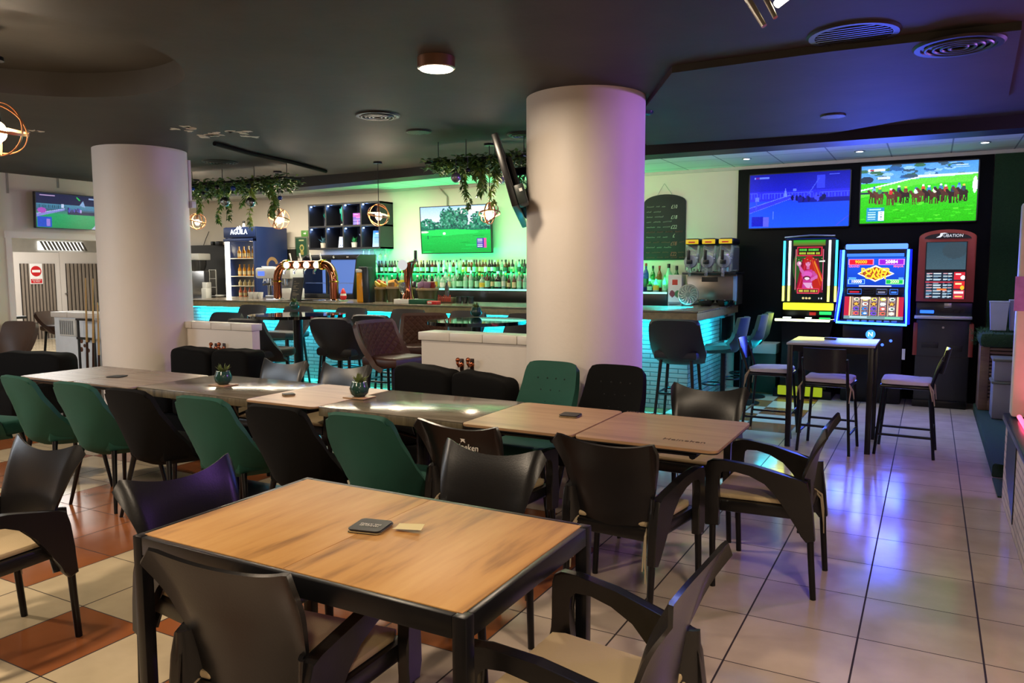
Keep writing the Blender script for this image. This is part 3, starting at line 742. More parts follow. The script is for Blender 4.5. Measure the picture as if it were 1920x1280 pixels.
# ================================================================ bar-height chairs
M_BLACKL = mat('black_bar_leather', '#1e1d22', 0.55, var=0.12)
M_BROWNL = mat('brown_leather', '#40241a', 0.45, var=0.25, nscale=9)
M_DKBRN = mat('dark_brown_leather', '#2a1d19', 0.5, var=0.2)
def quilt_mat():
    m = bpy.data.materials.new('brown_quilted_leather'); m.use_nodes = True; nt = m.node_tree; N = nt.nodes; L = nt.links; b = N['Principled BSDF']
    tc = N.new('ShaderNodeTexCoord'); mp_ = N.new('ShaderNodeMapping'); mp_.inputs['Rotation'].default_value = (0, PI/4, 0); L.new(tc.outputs['Object'], mp_.inputs[0])
    ws = []
    for d in ('X', 'Z'):
        wv = N.new('ShaderNodeTexWave'); wv.bands_direction = d; wv.inputs['Scale'].default_value = 6.5; L.new(mp_.outputs[0], wv.inputs['Vector'])
        q = N.new('ShaderNodeMath'); q.operation = 'POWER'; q.inputs[1].default_value = 0.3; L.new(wv.outputs['Fac'], q.inputs[0]); ws.append(q.outputs[0])
    mn = N.new('ShaderNodeMath'); mn.operation = 'MINIMUM'; L.new(ws[0], mn.inputs[0]); L.new(ws[1], mn.inputs[1])
    bp = N.new('ShaderNodeBump'); bp.inputs['Strength'].default_value = 0.5; bp.inputs['Distance'].default_value = 0.012; L.new(mn.outputs[0], bp.inputs['Height']); L.new(bp.outputs[0], b.inputs['Normal'])
    b.inputs['Base Color'].default_value = srgb('#3c1f10')+(1,); b.inputs['Roughness'].default_value = 0.6; b.inputs['Specular IOR Level'].default_value = 0.25
    return m
M_QUILT = quilt_mat()
def bar_chair(label, loc, rz, m, inner=None, zt=1.06, w=1.1, group='bar height chairs', zs=0.70):
    t = thing('bar_chair', label, 'bar chair', loc, rz, group); zb = zs-0.09
    fn = vback(zb, zt, 0.9, w, [(0, .205), (.12, .228), (.3, .235), (.6, .234), (.9, .226), (1, .222)])
    MB().shell(fn, 18, 12, 0.045).build('backrest', m, t, angle=60)
    if inner:
        def f2(u, v):
            q = fn(0.08+0.84*u, 0.12+0.82*v); return (q[0], q[1]+0.026, q[2])
        MB().shell(f2, 14, 10, 0.012).build('quilted_panel', inner, t, angle=60)
    mm = MB(); mm.prism([(-0.21, -0.2), (-0.24, 0.15), (-0.2, 0.24), (0.2, 0.24), (0.24, 0.15), (0.21, -0.2)], 'z', zs-0.06, zs+0.03, 0.03, seg=3); mm.build('seat', m, t)
    for sx in (-1, 1):
        for sy in (-1, 1):
            MB().tube([(sx*0.15, sy*0.15, zs-0.05), (sx*0.2, sy*0.2, 0)], [0.018, 0.014], n=8).build('leg', M_BLKLEG, t)
    mm = MB(); zf = 0.3
    c = [(0.182, 0.182), (-0.182, 0.182), (-0.182, -0.182), (0.182, -0.182)]
    for (x0, y0), (x1, y1) in zip(c, c[1:]+c[:1]): mm.tube([(x0, y0, zf), (x1, y1, zf)], 0.011)
    mm.build('foot_rail', M_BLKLEG, t)
    return t
bc0 = bar_chair('black bar chair with its back to us beside the right side of the middle pillar', (-2.19, 7.55, 0), 3*D2R, M_BLACKL, zt=aty(1252, 599, 7.3).z)
def bar(label, x, y, deg, zt=None): return dup(bc0, (x, y, 0), deg*D2R, label)
c = aty(614, 603, 6.0); bar('black bar chair, back to us, between the left oval table and brown quilted chair', c.x, 6.25, 8)
c = aty(693, 598, 6.6); bar('black bar chair half hidden behind the brown quilted chair', c.x, 6.85, 2)
c = aty(724, 583, 7.3); bar('black bar chair tucked at the bar front, under the copper beer tap', c.x, 7.5, 180)
c = aty(838, 588, 7.3); bar('dark bar chair tucked at the bar behind the right oval table', c.x, 7.5, 178)
c = aty(427, 577, 7.3); bar('dark bar chair tucked at the bar, nearest to the left pillar', c.x, 7.5, 180)
c = aty(615, 582, 7.3); bar('dark bar chair tucked at the bar behind the right end of the left oval table', c.x, 7.5, 180)
c = aty(515, 580, 7.3); bar('dark bar chair tucked at the bar behind the left oval table and its pot plant', c.x, 7.5, 182)
c = aty(515, 605, 5.9); bar('black bar chair behind the end of the left half wall', c.x, 5.75, 0)
c = aty(405, 592, 6.0); bar('black bar chair mostly hidden behind the left half wall', c.x-0.1, 6.0, 180)
c = aty(960, 596, 7.2); bar('black bar chair at the right end of the right oval table, by the pillar', c.x, 7.3, 178)
c = aty(735, 604, 5.9)
qb = bar_chair('brown quilted leather bar chair turned to the right, left of the right half wall', (c.x+0.10, 5.78, 0), -98*D2R, M_BROWNL, M_QUILT, zt=aty(735, 600, 5.85).z, w=1.15)
c = aty(800, 600, 6.9); dup(qb, (c.x+0.05, 6.75, 0), -150*D2R, 'brown quilted bar chair partly hidden behind the right half wall')
# brown chairs on the far left
c = aty(22, 612, 5.1); lc = bar_chair('brown leather chair with rounded back at the left edge of the photo', (c.x, 5.0, 0), 195*D2R, mat('tan_brown_leather', '#4a3428', 0.5, var=0.2), zt=aty(25, 606, 5.0).z, zs=0.5)
c = aty(104, 590, 6.6); bar_chair('brown bar chair next to the white cabinet with the cues', (c.x, 6.7, 0), -70*D2R, MATS['tan_brown_leather'], zt=aty(95, 583, 6.7).z, zs=0.72)
# ================================================================ oval high tables
M_GLOSS = mat('glossy_black_top', '#0c0b0c', 0.06, var=0.1, coat=0.5)
def oval_table(label, cx, cy, a, b, z):
    t = thing('oval_high_table', label, 'high table', (cx, cy, 0), group='oval high tables')
    MB().prism([(a*math.cos(2*PI*k/40), b*math.sin(2*PI*k/40)) for k in range(40)], 'z', z-0.035, z, 0.008).build('table_top', M_GLOSS, t)
    MB().cyl((0, 0, 0.03), (0, 0, z-0.035), 0.055).build('pedestal', M_BLKLEG, t)
    MB().lathe([(0.26, 0), (0.26, 0.015), (0.08, 0.04), (0.056, 0.06)], n=28).build('base_plate', M_BLKLEG, t)
    return t
ZO = 1.02
l0, l1, ln = atz(466, 592, ZO), atz(644, 586, ZO), None
oc = (l0+l1)/2
ov1 = oval_table('black oval high table on a pedestal, left of two, behind the left half wall', oc.x, oc.y, (l1-l0).length/2, 0.5, ZO)
ov1.rotation_euler = (0, 0, math.atan2((l1-l0).y, (l1-l0).x))
l0, l1 = atz(813, 604, ZO), atz(969, 596, ZO); oc2 = (l0+l1)/2
ov2 = oval_table('glossy black oval high table reflecting green light, behind the right half wall', oc2.x, oc2.y, (l1-l0).length/2, 0.5, ZO)
ov2.rotation_euler = (0, 0, math.atan2((l1-l0).y, (l1-l0).x))
# ================================================================ pot plants, coasters
M_POT = mat('green_glazed_pot', '#1f4038', 0.18, var=0.2)
M_LEAF = mat('succulent_leaf', '#5d6b34', 0.5, var=0.3)
def leaf(m, base, tip, w, mi=0, bend=0.0):
    base = Vector(base); tip = Vector(tip); d = tip-base; s = d.cross(Vector((0, 0, 1)))
    s = (s.normalized() if s.length > 1e-6 else Vector((1, 0, 0)))*w/2; n = s.cross(d).normalized()
    mid = base+d*0.45+n*bend; t = w*0.12
    v = [m.bm.verts.new(p) for p in (base, mid+s, tip, mid-s, mid+n*t*2)]
    for q in ((0, 1, 4), (1, 2, 4), (2, 3, 4), (3, 0, 4), (0, 3, 2, 1)):
        m.bm.faces.new([v[i] for i in q]).material_index = mi
    return m
def succulent(label, loc, s=1.0, saucer=True):
    t = thing('potted_succulent', label, 'potted plant', loc, 0, 'small potted succulents')
    MB().lathe([(0.025*s, 0.006), (0.042*s, 0.02*s), (0.048*s, 0.045*s), (0.04*s, 0.065*s), (0.036*s, 0.078*s), (0.03*s, 0.076*s), (0.0, 0.07*s)], n=20).build('pot', M_POT, t)
    m = MB(); R = random.Random(len(label))
    for k in range(26):
        a = R.random()*2*PI; e = R.uniform(0.3, 1.4); L_ = R.uniform(.03, .06)*s
        leaf(m, (0.012*s*math.cos(a), 0.012*s*math.sin(a), 0.07*s), (L_*math.cos(a)*math.cos(e), L_*math.sin(a)*math.cos(e), 0.075*s+L_*math.sin(e)), 0.017*s, bend=0.004)
    m.build('leaves', M_LEAF, t)['kind'] = 'stuff'
    if saucer: MB().box((-0.065*s, -0.05*s, 0), (0.065*s, 0.05*s, 0.006), 0.002).build('wooden_saucer', M_OAKX, t)
    return t
p = atz(419, 722, TZ); succulent('small succulent in a green pot on the left dark table', (p.x, p.y, TZ+0.001), 1.25)
p = atz(674, 745, TZ); succulent('small succulent in a green pot on the right dark table', (p.x, p.y, TZ+0.001), 1.25)
p = atz(552, 581, ZO); succulent('small dark pot plant on the left oval high table', (p.x, p.y, ZO), 1.35, False)
p = atz(893, 594, ZO); succulent('small dark pot plant on the right oval high table', (p.x, p.y, ZO), 1.35, False)
M_COAST = mat('black_coaster', '#1d1b1c', 0.5, var=0.1)
M_COASTE = mat('card_edge', '#b39b6a', 0.7)
def coaster(label, px, py, n, rz, s=0.095, loc=None):
    p = atz(px, py, TZ)
    t = thing('coaster_stack', label, 'coasters', (p.x, p.y, TZ+0.0005), rz*D2R, 'black square coasters')
    for k in range(n):
        MB().prism(rrect(s/2, s/2, 0.014), 'z', k*0.003, k*0.003+0.0022).build('coaster', [M_COAST, M_COASTE][k % 2] if k < n-1 else M_COAST, t, loc=(0.002*(k % 3), 0.001*k, 0))
    return t, n*0.003
ct, cz = coaster('black coasters stacked on the foreground oak table beside a paper note', 694, 991, 4, 12, 0.105)
text('coaster_lettering', 'MARQUÉS\nDEL ATRIO', 0.014, M_LOGO, ct, (0, 0, cz+0.0002), (0, 0, PI), ext=0.0002)
coaster('black coasters stacked on the light oak table near the right end of the row', 1069, 780, 4, 5, 0.10)
coaster('small stack of coasters on the light oak table between the dark ones', 541, 741, 4, 60, 0.07)
coaster('dark coaster on the pale table at the left of the row', 219, 706, 2, 20, 0.11)
p = atz(766, 994, TZ); t = thing('paper_note', 'folded cream paper note on the foreground oak table', 'paper', (p.x, p.y, TZ+0.003), 10*D2R)
def nf(u, v): return ((u-0.5)*0.085, (v-0.5)*0.05, 0.002+0.010*abs(v-0.45)*2*(0.4+0.6*u))
MB().shell(nf, 8, 8, 0.0008).build('note_sheet', mat('cream_paper', '#d8cb9c', 0.8), t)
# ================================================================ bar table and white-cushioned high stools on the right
ZB = 0.905
t = thing('high_table', 'square black high table with pale top in front of the slot machines', 'high table', (-0.72, 7.22, 0))
MB().box((-0.345, -0.34, ZB-0.018), (0.345, 0.34, ZB), 0.003).build('table_top', mat('pale_grey_top', '#a9aba5', 0.3, var=0.1), t)
m = MB()
for s in (-1, 1): m.box((-0.33, s*0.315-0.015, ZB-0.075), (0.33, s*0.315+0.015, ZB-0.018)).box((s*0.315-0.015, -0.33, ZB-0.075), (s*0.315+0.015, 0.33, ZB-0.018))
m.build('apron', M_STEELBLK, t)
for sx in (-1, 1):
    for sy in (-1, 1): MB().box((sx*0.315-0.022, sy*0.315-0.022, 0), (sx*0.315+0.022, sy*0.315+0.022, ZB-0.02), 0.003).build('leg', M_STEELBLK, t)
p = atz(1557, 636, ZB); t2 = thing('menu_card_holder', 'small dark menu slab lying on the black high table', 'holder', (p.x, p.y, ZB+0.0005)); MB().box((-0.05, -0.03, 0), (0.05, 0.03, 0.016), 0.004).build('holder_body', mat('dark_grey_plastic', '#3b3f42', 0.4), t2)
M_WCUSH = mat('white_seat_cloth', '#c9c3c6', 0.8, var=0.05)
def high_stool(label, loc, rz):
    t = thing('high_stool', label, 'stool', loc, rz, 'white cushioned high stools'); zs = 0.585
    MB().box((-0.19, -0.19, zs-0.03), (0.19, 0.19, zs), 0.012).build('seat', M_BLKLEG, t)
    c = cushion(MB(), -0.19, 0.19, -0.185, 0.185, zs, zs+0.042).build('seat_cushion', M_WCUSH, t)
    for s in (-1, 1):
        m = MB()
        m.tube([(s*0.17, -0.17, zs+0.02), (s*0.2, -0.2, zs-0.03), (s*0.19, -0.215, zs-0.15)], [0.007, 0.007, 0.004], n=6)
        m.tube([(s*0.17, -0.17, zs+0.02), (s*0.215, -0.19, zs-0.05), (s*0.225, -0.2, zs-0.11)], [0.007, 0.006, 0.003], n=6)
        m.build('tie', M_TIE, c)
    for sx in (-1, 1):
        MB().tube([(sx*0.17, 0.16, zs-0.02), (sx*0.205, 0.21, 0)], 0.0125, n=8).build('leg', M_BLKLEG, t)
        MB().tube([(sx*0.17, -0.26, 0.80), (sx*0.17, -0.225, 0.72), (sx*0.17, -0.19, 0.60), (sx*0.175, -0.18, 0.5), (sx*0.205, -0.225, 0)], 0.0125, n=8).build('leg', M_BLKLEG, t)
    def bf(u, v):
        s = 2*u-1; return (s*0.165, -0.235-0.03*(1-s*s)-0.045*v, lerp(0.70, 0.885, v)+0.02*(s*s-1)*(1-v))
    MB().shell(bf, 12, 6, 0.012).build('backrest', mat('black_stool_plastic', '#141416', 0.25), t)
    m = MB()
    for s in (-1, 1):
        m.tube([(s*0.193, 0.19, 0.17), (s*0.193, -0.21, 0.17)], 0.0105); m.tube([(-0.193, s*0.2, 0.22), (0.193, s*0.2, 0.22)], 0.0105)
    m.build('foot_rail', M_BLKLEG, t)
    return t
hs0 = high_stool('high stool with white cushion, back to us, before the black high table', (-0.72, 6.98, 0), -4*D2R)
dup(hs0, (-0.14, 7.14, 0), 88*D2R, 'high stool with white cushion seen from the side, right of the black high table')
dup(hs0, (-1.27, 7.42, 0), -90*D2R, 'high stool with white cushion, left of the black high table')
# ================================================================ the bar
def brick_mat(name, c1, c2, mort, bw=0.24, bh=0.065, ms=0.009, rough=0.6, axis='xz'):
    m = bpy.data.materials.new(name); m.use_nodes = True; nt = m.node_tree; N = nt.nodes; L = nt.links; b = N['Principled BSDF']
    tc = N.new('ShaderNodeTexCoord'); sp = N.new('ShaderNodeSeparateXYZ'); L.new(tc.outputs['Object'], sp.inputs[0])
    ad = N.new('ShaderNodeMath'); L.new(sp.outputs['X'], ad.inputs[0]); L.new(sp.outputs['Y'], ad.inputs[1])
    cb = N.new('ShaderNodeCombineXYZ'); L.new(ad.outputs[0], cb.inputs[0]); L.new(sp.outputs['Z'], cb.inputs[1])
    br = N.new('ShaderNodeTexBrick'); br.inputs['Scale'].default_value = 1; br.inputs['Brick Width'].default_value = bw; br.inputs['Row Height'].default_value = bh; br.inputs['Mortar Size'].default_value = ms; br.inputs['Mortar Smooth'].default_value = 0.3
    br.inputs['Color1'].default_value = srgb(c1)+(1,); br.inputs['Color2'].default_value = srgb(c2)+(1,); br.inputs['Mortar'].default_value = srgb(mort)+(1,)
    L.new(cb.outputs[0], br.inputs['Vector']); L.new(br.outputs['Color'], b.inputs['Base Color']); b.inputs['Roughness'].default_value = rough
    bp = N.new('ShaderNodeBump'); bp.invert = True; bp.inputs['Strength'].default_value = 0.7; bp.inputs['Distance'].default_value = 0.01; L.new(br.outputs['Fac'], bp.inputs['Height']); L.new(bp.outputs[0], b.inputs['Normal'])
    return m
M_BRICK = brick_mat('pale_brick', '#9a9c9c', '#8b8e90', '#55595c', 0.21, 0.05, 0.006)
M_STONE = mat('brown_granite_edge', '#857453', 0.4, var=0.45, nscale=22)
M_BARTOP = mat('bar_top_granite', '#6e6455', 0.22, var=0.3, nscale=15)
ZBAR = 1.09; XB = -2.13; YB = 8.0
t = thing('bar_counter', 'long bar counter with pale brick front lit cyan and a brown granite top', 'bar counter', (-6.0, 8.3, 0))
L_ = lambda x, y, z: (x+6.0, y-8.3, z)
MB().box(L_(-10.1, 8.14, 0), L_(-2.27, 8.55, ZBAR-0.10)).box(L_(-2.67, 8.55, 0), L_(-2.27, 9.95, ZBAR-0.10)).build('brick_front', M_BRICK, t)
MB().prism([(x+6.0, y-8.3) for x, y in ((-10.15, YB), (XB, YB), (XB, 9.98), (-2.75, 9.98), (-2.75, 9.05), (-10.15, 9.05))], 'z', ZBAR-0.02, ZBAR, 0.005).build('bar_top', M_BARTOP, t)
MB().prism([(x+6.0, y-8.3) for x, y in ((-10.13, YB+0.015), (XB-0.015, YB+0.015), (XB-0.015, 9.97), (-2.73, 9.97), (-2.73, 9.03), (-10.13, 9.03))], 'z', ZBAR-0.105, ZBAR-0.021, 0.004).build('granite_edge', M_STONE, t)
MB().box(L_(-10.05, 8.10, ZBAR-0.125), L_(-2.3, 8.125, ZBAR-0.108)).build('led_strip', glow('cyan_led', '#20d0ff', 6), t)
MB().box(L_(-2.265, 8.2, ZBAR-0.125), L_(-2.24, 9.75, ZBAR-0.108)).build('led_strip', MATS['cyan_led'], t)
hk_ = aty(1368, 610, 9.4)
# black chalk-like board and cable on the bar end
pb0, pb1 = atx(1352, 596, -2.25), atx(1370, 632, -2.25)
o = MB().box((-2.262, pb0.y, pb1.z), (-2.24, pb1.y+0.12, pb0.z), 0.004).build('black_board', M_BLACK); tag(o, 'small black board fixed on the cyan lit brick end of the bar', 'board')
# back counter and stepped bottle shelf
t = thing('back_counter', 'dark back counter under the wall behind the bar', 'counter', (-6.4, 9.75, 0))
L2 = lambda x, y, z: (x+6.4, y-9.75, z)
MB().box(L2(-9.85, 9.3, 0), L2(-2.9, YW-0.006, 0.98), 0.004).build('cabinet_body', mat('dark_cabinet', '#1d1a18', 0.5), t)
MB().box(L2(-9.86, 9.25, 0.98), L2(-2.85, YW-0.006, 1.02), 0.006).build('worktop', mat('dark_worktop', '#2b2824', 0.25), t)
t = thing('back_counter', 'dark counter behind the bar between the left pillar and the navy fridge', 'counter', (-11.8, 9.75, 0))
MB().box((-1.2, -0.45, 0), (1.0, 0.32, 0.98), 0.004).build('cabinet_body', MATS['dark_cabinet'], t)
MB().box((-1.22, -0.48, 0.98), (1.01, 0.32, 1.02), 0.006).build('worktop', MATS['dark_worktop'], t)
ZF = aty(900, 541, 9.8).z; ZU = aty(900, 512, 10.0).z
sh = thing('bottle_shelf', 'two step bottle shelf with a green lit front edge', 'shelf', (-6.6, 9.9, 1.02))
L3 = lambda x, y, z: (x+6.6, y-9.9, z-1.02)
xs0, xs1 = aty(686, 540, 9.8).x, aty(1000, 540, 9.8).x+0.2
MB().box(L3(xs0, 9.72, 1.021), L3(xs1, YW-0.01, ZF), 0.003).build('lower_step', mat('shelf_black', '#111312', 0.3), sh)
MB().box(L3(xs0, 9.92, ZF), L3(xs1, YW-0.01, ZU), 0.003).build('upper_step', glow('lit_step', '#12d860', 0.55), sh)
gx0 = aty(828, 541, 9.8).x
MB().box(L3(gx0, 9.705, ZF-0.022), L3(xs1, 9.72, ZF)).build('led_edge', glow('mint_led', '#8affd8', 2.0), sh)
MB().box(L3(xs0, 9.905, ZU-0.02), L3(xs1, 9.92, ZU-0.004)).build('led_edge', glow('green_led', '#19ff77', 2.2), sh)
x20, x21 = aty(1205, 548, 9.8).x-0.3, aty(1254, 548, 9.8).x
sh2 = thing('bottle_shelf', 'short green lit bottle shelf right of the middle pillar', 'shelf', ((x20+x21)/2, 9.9, 1.02)); hw = (x21-x20)/2
ZF2 = aty(1230, 547, 9.8).z
MB().box((-hw, -0.18, 0.001), (hw, 0.24, ZF2-1.02), 0.003).build('lower_step', MATS['shelf_black'], sh2)
MB().box((-hw, -0.195, ZF2-1.02-0.022), (hw, -0.18, ZF2-1.02)).build('led_edge', MATS['mint_led'], sh2)
# ---------------------------------------------------------------- bottles
def bmat(n, c, dark=False): return mat('bottle_glass_'+n, c, 0.08, var=0.05, trans=0.0 if dark else 0.55, spec=0.6)
BG = {'green': bmat('green', '#1f6b33'), 'dark': bmat('dark', '#1c1210', True), 'amber': bmat('amber', '#6b3510'), 'red': bmat('red', '#7a1712'), 'clear': bmat('clear', '#bfe0cf'), 'blue': bmat('blue', '#173a8a'), 'orange': bmat('orange', '#a0451a')}
CAPS = {'black': mat('cap_black', '#0e0e0e', 0.4), 'gold': mat('cap_gold', '#a98a3e', 0.35, 0.6), 'red': mat('cap_red', '#a32622', 0.4), 'white': mat('cap_white', '#d5d5d0', 0.4), 'green': mat('cap_green', '#1d5a33', 0.4)}
LBL = {'white': mat('label_white', '#cfd2c2', 0.6), 'cream': mat('label_cream', '#c9b98a', 0.6), 'yellow': mat('label_yellow', '#cdb02f', 0.6), 'dark': mat('label_dark', '#24221f', 0.6), 'red': mat('label_red', '#9a2a22', 0.6), 'mint': mat('label_mint', '#8fd0a8', 0.6)}
BTYPE = {}
def bottle_parts(kind):
    if kind == 'wine': return [(0.034, 0), (0.037, 0.004), (0.037, 0.18), (0.033, 0.205), (0.016, 0.235), (0.0145, 0.27)], (0.015, 0.265, 0.31), (0.0376, 0.05, 0.14)
    if kind == 'spirit': return [(0.036, 0), (0.04, 0.005), (0.04, 0.155), (0.036, 0.18), (0.017, 0.215), (0.0145, 0.25)], (0.017, 0.245, 0.29), (0.0406, 0.03, 0.135)
    if kind == 'squat': return [(0.045, 0), (0.05, 0.006), (0.05, 0.12), (0.044, 0.15), (0.018, 0.18), (0.016, 0.215)], (0.021, 0.21, 0.25), (0.0506, 0.03, 0.105)
    return [(0.03, 0), (0.034, 0.005), (0.034, 0.2), (0.026, 0.235), (0.013, 0.265), (0.012, 0.30)], (0.015, 0.295, 0.33), (0.0346, 0.05, 0.15)
def bottle(kind, gl, cap, lab, label, loc, H, group):
    k = (kind, gl, cap, lab)
    prof, cp, lb = bottle_parts(kind)
    s = H/cp[2]
    if k not in BTYPE:
        t = thing('liquor_bottle', label, 'bottle', loc, 0, group)
        MB().lathe(prof, n=14).build('glass_body', BG[gl], t)
        MB().lathe([(cp[0], cp[1]), (cp[0], cp[2]-0.003), (cp[0]*.9, cp[2])], n=10).build('cap', CAPS[cap], t)
        MB().lathe([(lb[0], lb[1]), (lb[0], lb[2])], n=14).build('paper_label', LBL[lab], t)
        BTYPE[k] = t
    else: t = dup(BTYPE[k], loc, 0, label, group)
    t.scale = (s, s, s); return t
ordn = lambda n: '%d%s' % (n, 'th' if 10 <= n % 100 <= 20 else {1: 'st', 2: 'nd', 3: 'rd'}.get(n % 10, 'th'))
UP = [(175, 265, 'wine', 'dark', 'black', 'dark'), (205, 335, 'wine', 'dark', 'black', 'mint'), (298, 292, 'wine', 'dark', 'black', 'mint'), (338, 292, 'wine', 'dark', 'black', 'mint'), (378, 290, 'wine', 'dark', 'black', 'mint'), (402, 290, 'wine', 'dark', 'black', 'mint'), (458, 265, 'tall', 'clear', 'black', 'mint'), (490, 265, 'wine', 'dark', 'black', 'mint'), (600, 272, 'wine', 'dark', 'black', 'mint'),
      (655, 290, 'spirit', 'amber', 'black', 'mint'), (692, 260, 'wine', 'amber', 'gold', 'mint'), (752, 285, 'wine', 'dark', 'gold', 'mint'), (803, 262, 'spirit', 'red', 'black', 'mint'), (868, 275, 'tall', 'clear', 'black', 'mint'), (922, 268, 'spirit', 'clear', 'white', 'white'), (983, 278, 'spirit', 'clear', 'black', 'white'), (1048, 310, 'spirit', 'clear', 'black', 'mint'), (1085, 240, 'tall', 'clear', 'black', 'mint'),
      (1143, 270, 'spirit', 'green', 'black', 'yellow'), (1195, 275, 'squat', 'orange', 'white', 'red'), (1245, 270, 'spirit', 'amber', 'black', 'cream'), (1278, 270, 'tall', 'amber', 'black', 'cream'), (1310, 262, 'spirit', 'amber', 'gold', 'cream'), (1337, 262, 'spirit', 'amber', 'gold', 'white'), (1373, 305, 'wine', 'dark', 'black', 'cream'), (1400, 305, 'wine', 'dark', 'black', 'white'), (1538, 272, 'squat', 'amber', 'black', 'dark'), (1640, 262, 'tall', 'clear', 'white', 'mint'), (1702, 262, 'spirit', 'green', 'black', 'mint'), (1755, 270, 'wine', 'dark', 'black', 'mint')]
LO = [(185, 395, 'spirit', 'green', 'black', 'mint'), (270, 395, 'squat', 'dark', 'black', 'mint'), (455, 380, 'spirit', 'dark', 'black', 'yellow'), (655, 420, 'squat', 'green', 'white', 'mint'), (715, 400, 'squat', 'dark', 'black', 'mint'), (770, 410, 'spirit', 'clear', 'white', 'mint'), (865, 385, 'spirit', 'clear', 'green', 'mint'), (938, 345, 'squat', 'clear', 'black', 'mint'), (1000, 400, 'spirit', 'clear', 'white', 'mint'), (1050, 330, 'tall', 'clear', 'black', 'mint'), (1108, 345, 'spirit', 'green', 'gold', 'yellow'), (1160, 400, 'squat', 'amber', 'red', 'red'), (1223, 380, 'spirit', 'green', 'black', 'cream'), (1275, 385, 'squat', 'green', 'gold', 'cream'), (1326, 380, 'spirit', 'dark', 'black', 'mint'), (1378, 375, 'squat', 'dark', 'black', 'mint'), (1430, 395, 'squat', 'clear', 'white', 'white'),
      (1490, 350, 'spirit', 'green', 'black', 'yellow'), (1538, 380, 'spirit', 'green', 'gold', 'cream'), (1592, 340, 'spirit', 'clear', 'green', 'mint'), (1643, 345, 'spirit', 'clear', 'green', 'white'), (1700, 340, 'spirit', 'green', 'black', 'red'), (1750, 340, 'spirit', 'clear', 'green', 'mint')]
FILL = random.Random(21)
for xc in (240, 270, 430, 520, 560, 630, 715, 775, 835, 895, 955, 1015, 1115, 1170, 1222, 1430, 1460, 1500, 1570, 1605, 1672, 1725):
    UP.append((xc, FILL.randint(280, 325), FILL.choice(['wine', 'spirit', 'tall', 'spirit']), FILL.choice(['dark', 'clear', 'green', 'dark', 'amber', 'clear']), FILL.choice(['black', 'black', 'gold', 'white']), FILL.choice(['mint', 'mint', 'white', 'cream', 'dark'])))
for xc in (225, 310, 350, 400, 500, 545, 600, 690, 745, 800, 835, 905, 970, 1025, 1078, 1135, 1190, 1250, 1302, 1352, 1405, 1460, 1515, 1568, 1622, 1672, 1728):
    LO.append((xc, FILL.randint(355, 415), FILL.choice(['spirit', 'squat', 'spirit', 'wine']), FILL.choice(['green', 'clear', 'dark', 'green', 'amber', 'clear']), FILL.choice(['black', 'gold', 'white', 'green']), FILL.choice(['mint', 'mint', 'white', 'yellow', 'cream'])))
UP.sort(); LO.sort()
CN = {'dark': 'dark', 'green': 'green', 'amber': 'amber', 'red': 'red', 'clear': 'clear', 'blue': 'blue', 'orange': 'orange brown'}
for nm, rows, Y, zb, nth in (('upper', UP, 10.0, ZU, 0), ('lower', LO, 9.79, ZF, 0)):
    for n, (xc, yc, kd, gl, cp, lb) in enumerate(rows):
        Yb = Y+(0.06 if n % 2 else -0.03); p = aty(660+0.1875*xc, 440+0.1875*yc, Yb)
        bottle(kd, gl, cp, lb, '%s glass bottle with %s cap, %s from the left on the %s bottle step' % (CN[gl], cp, ordn(n+1), nm), (p.x, Yb, zb+0.001), max(0.2, p.z-zb), 'bottles on the %s step' % nm)
R2 = [(168, 925, 'tall', 'blue', 'red', 'dark', 9.95), (237, 950, 'tall', 'green', 'black', 'mint', 9.95), (303, 950, 'tall', 'orange', 'red', 'mint', 9.97), (395, 930, 'spirit', 'clear', 'black', 'mint', 9.97), (475, 950, 'spirit', 'green', 'black', 'white', 9.97), (205, 1090, 'squat', 'green', 'white', 'mint', 9.8), (268, 1060, 'squat', 'clear', 'red', 'yellow', 9.8), (355, 1040, 'spirit', 'clear', 'green', 'mint', 9.8)]
for n, (xc, yc, kd, gl, cp, lb, Y) in enumerate(R2):
    p = aty(1180+0.1875*xc, 320+0.1875*yc, Y)
    bottle(kd, gl, cp, lb, '%s bottle with %s cap, %s from the left on the short shelf, %s row' % (CN[gl], cp, ordn(n % 5+1), 'back' if n < 5 else 'front'), (p.x, Y, ZF2+0.001), max(0.17, p.z-ZF2), 'bottles on the short shelf')
# printed white tin beside the short shelf
p0, p1 = aty(1253, 515, 9.62), aty(1278, 553, 9.62)
t = thing('gift_tin', 'white gift box with red and green print beside the silver plate', 'box', ((p0.x+p1.x)/2, 9.62, 1.02)); a = (p1.x-p0.x)/2
pc = Pic(24, 38, '#e4e2de').rect(.3, .12, .7, .3, '#c0392b').ell(.3, .55, .2, .1, '#8a3a44').ell(.7, .55, .2, .1, '#3f7a4a').rect(0, .78, 1, 1, '#8d8f90').rect(.1, .84, .9, .9, '#555555')
MB().box((-a, 0, 0.001), (a, 2*a, p0.z-1.02), 0.004).build('box_body', mat('white_card', '#dedcd8', 0.5), t)
pc.mesh('printed_front', 2*a-0.01, p0.z-1.03, print_mat(), t, (0, -0.002, (p0.z-1.02)/2))
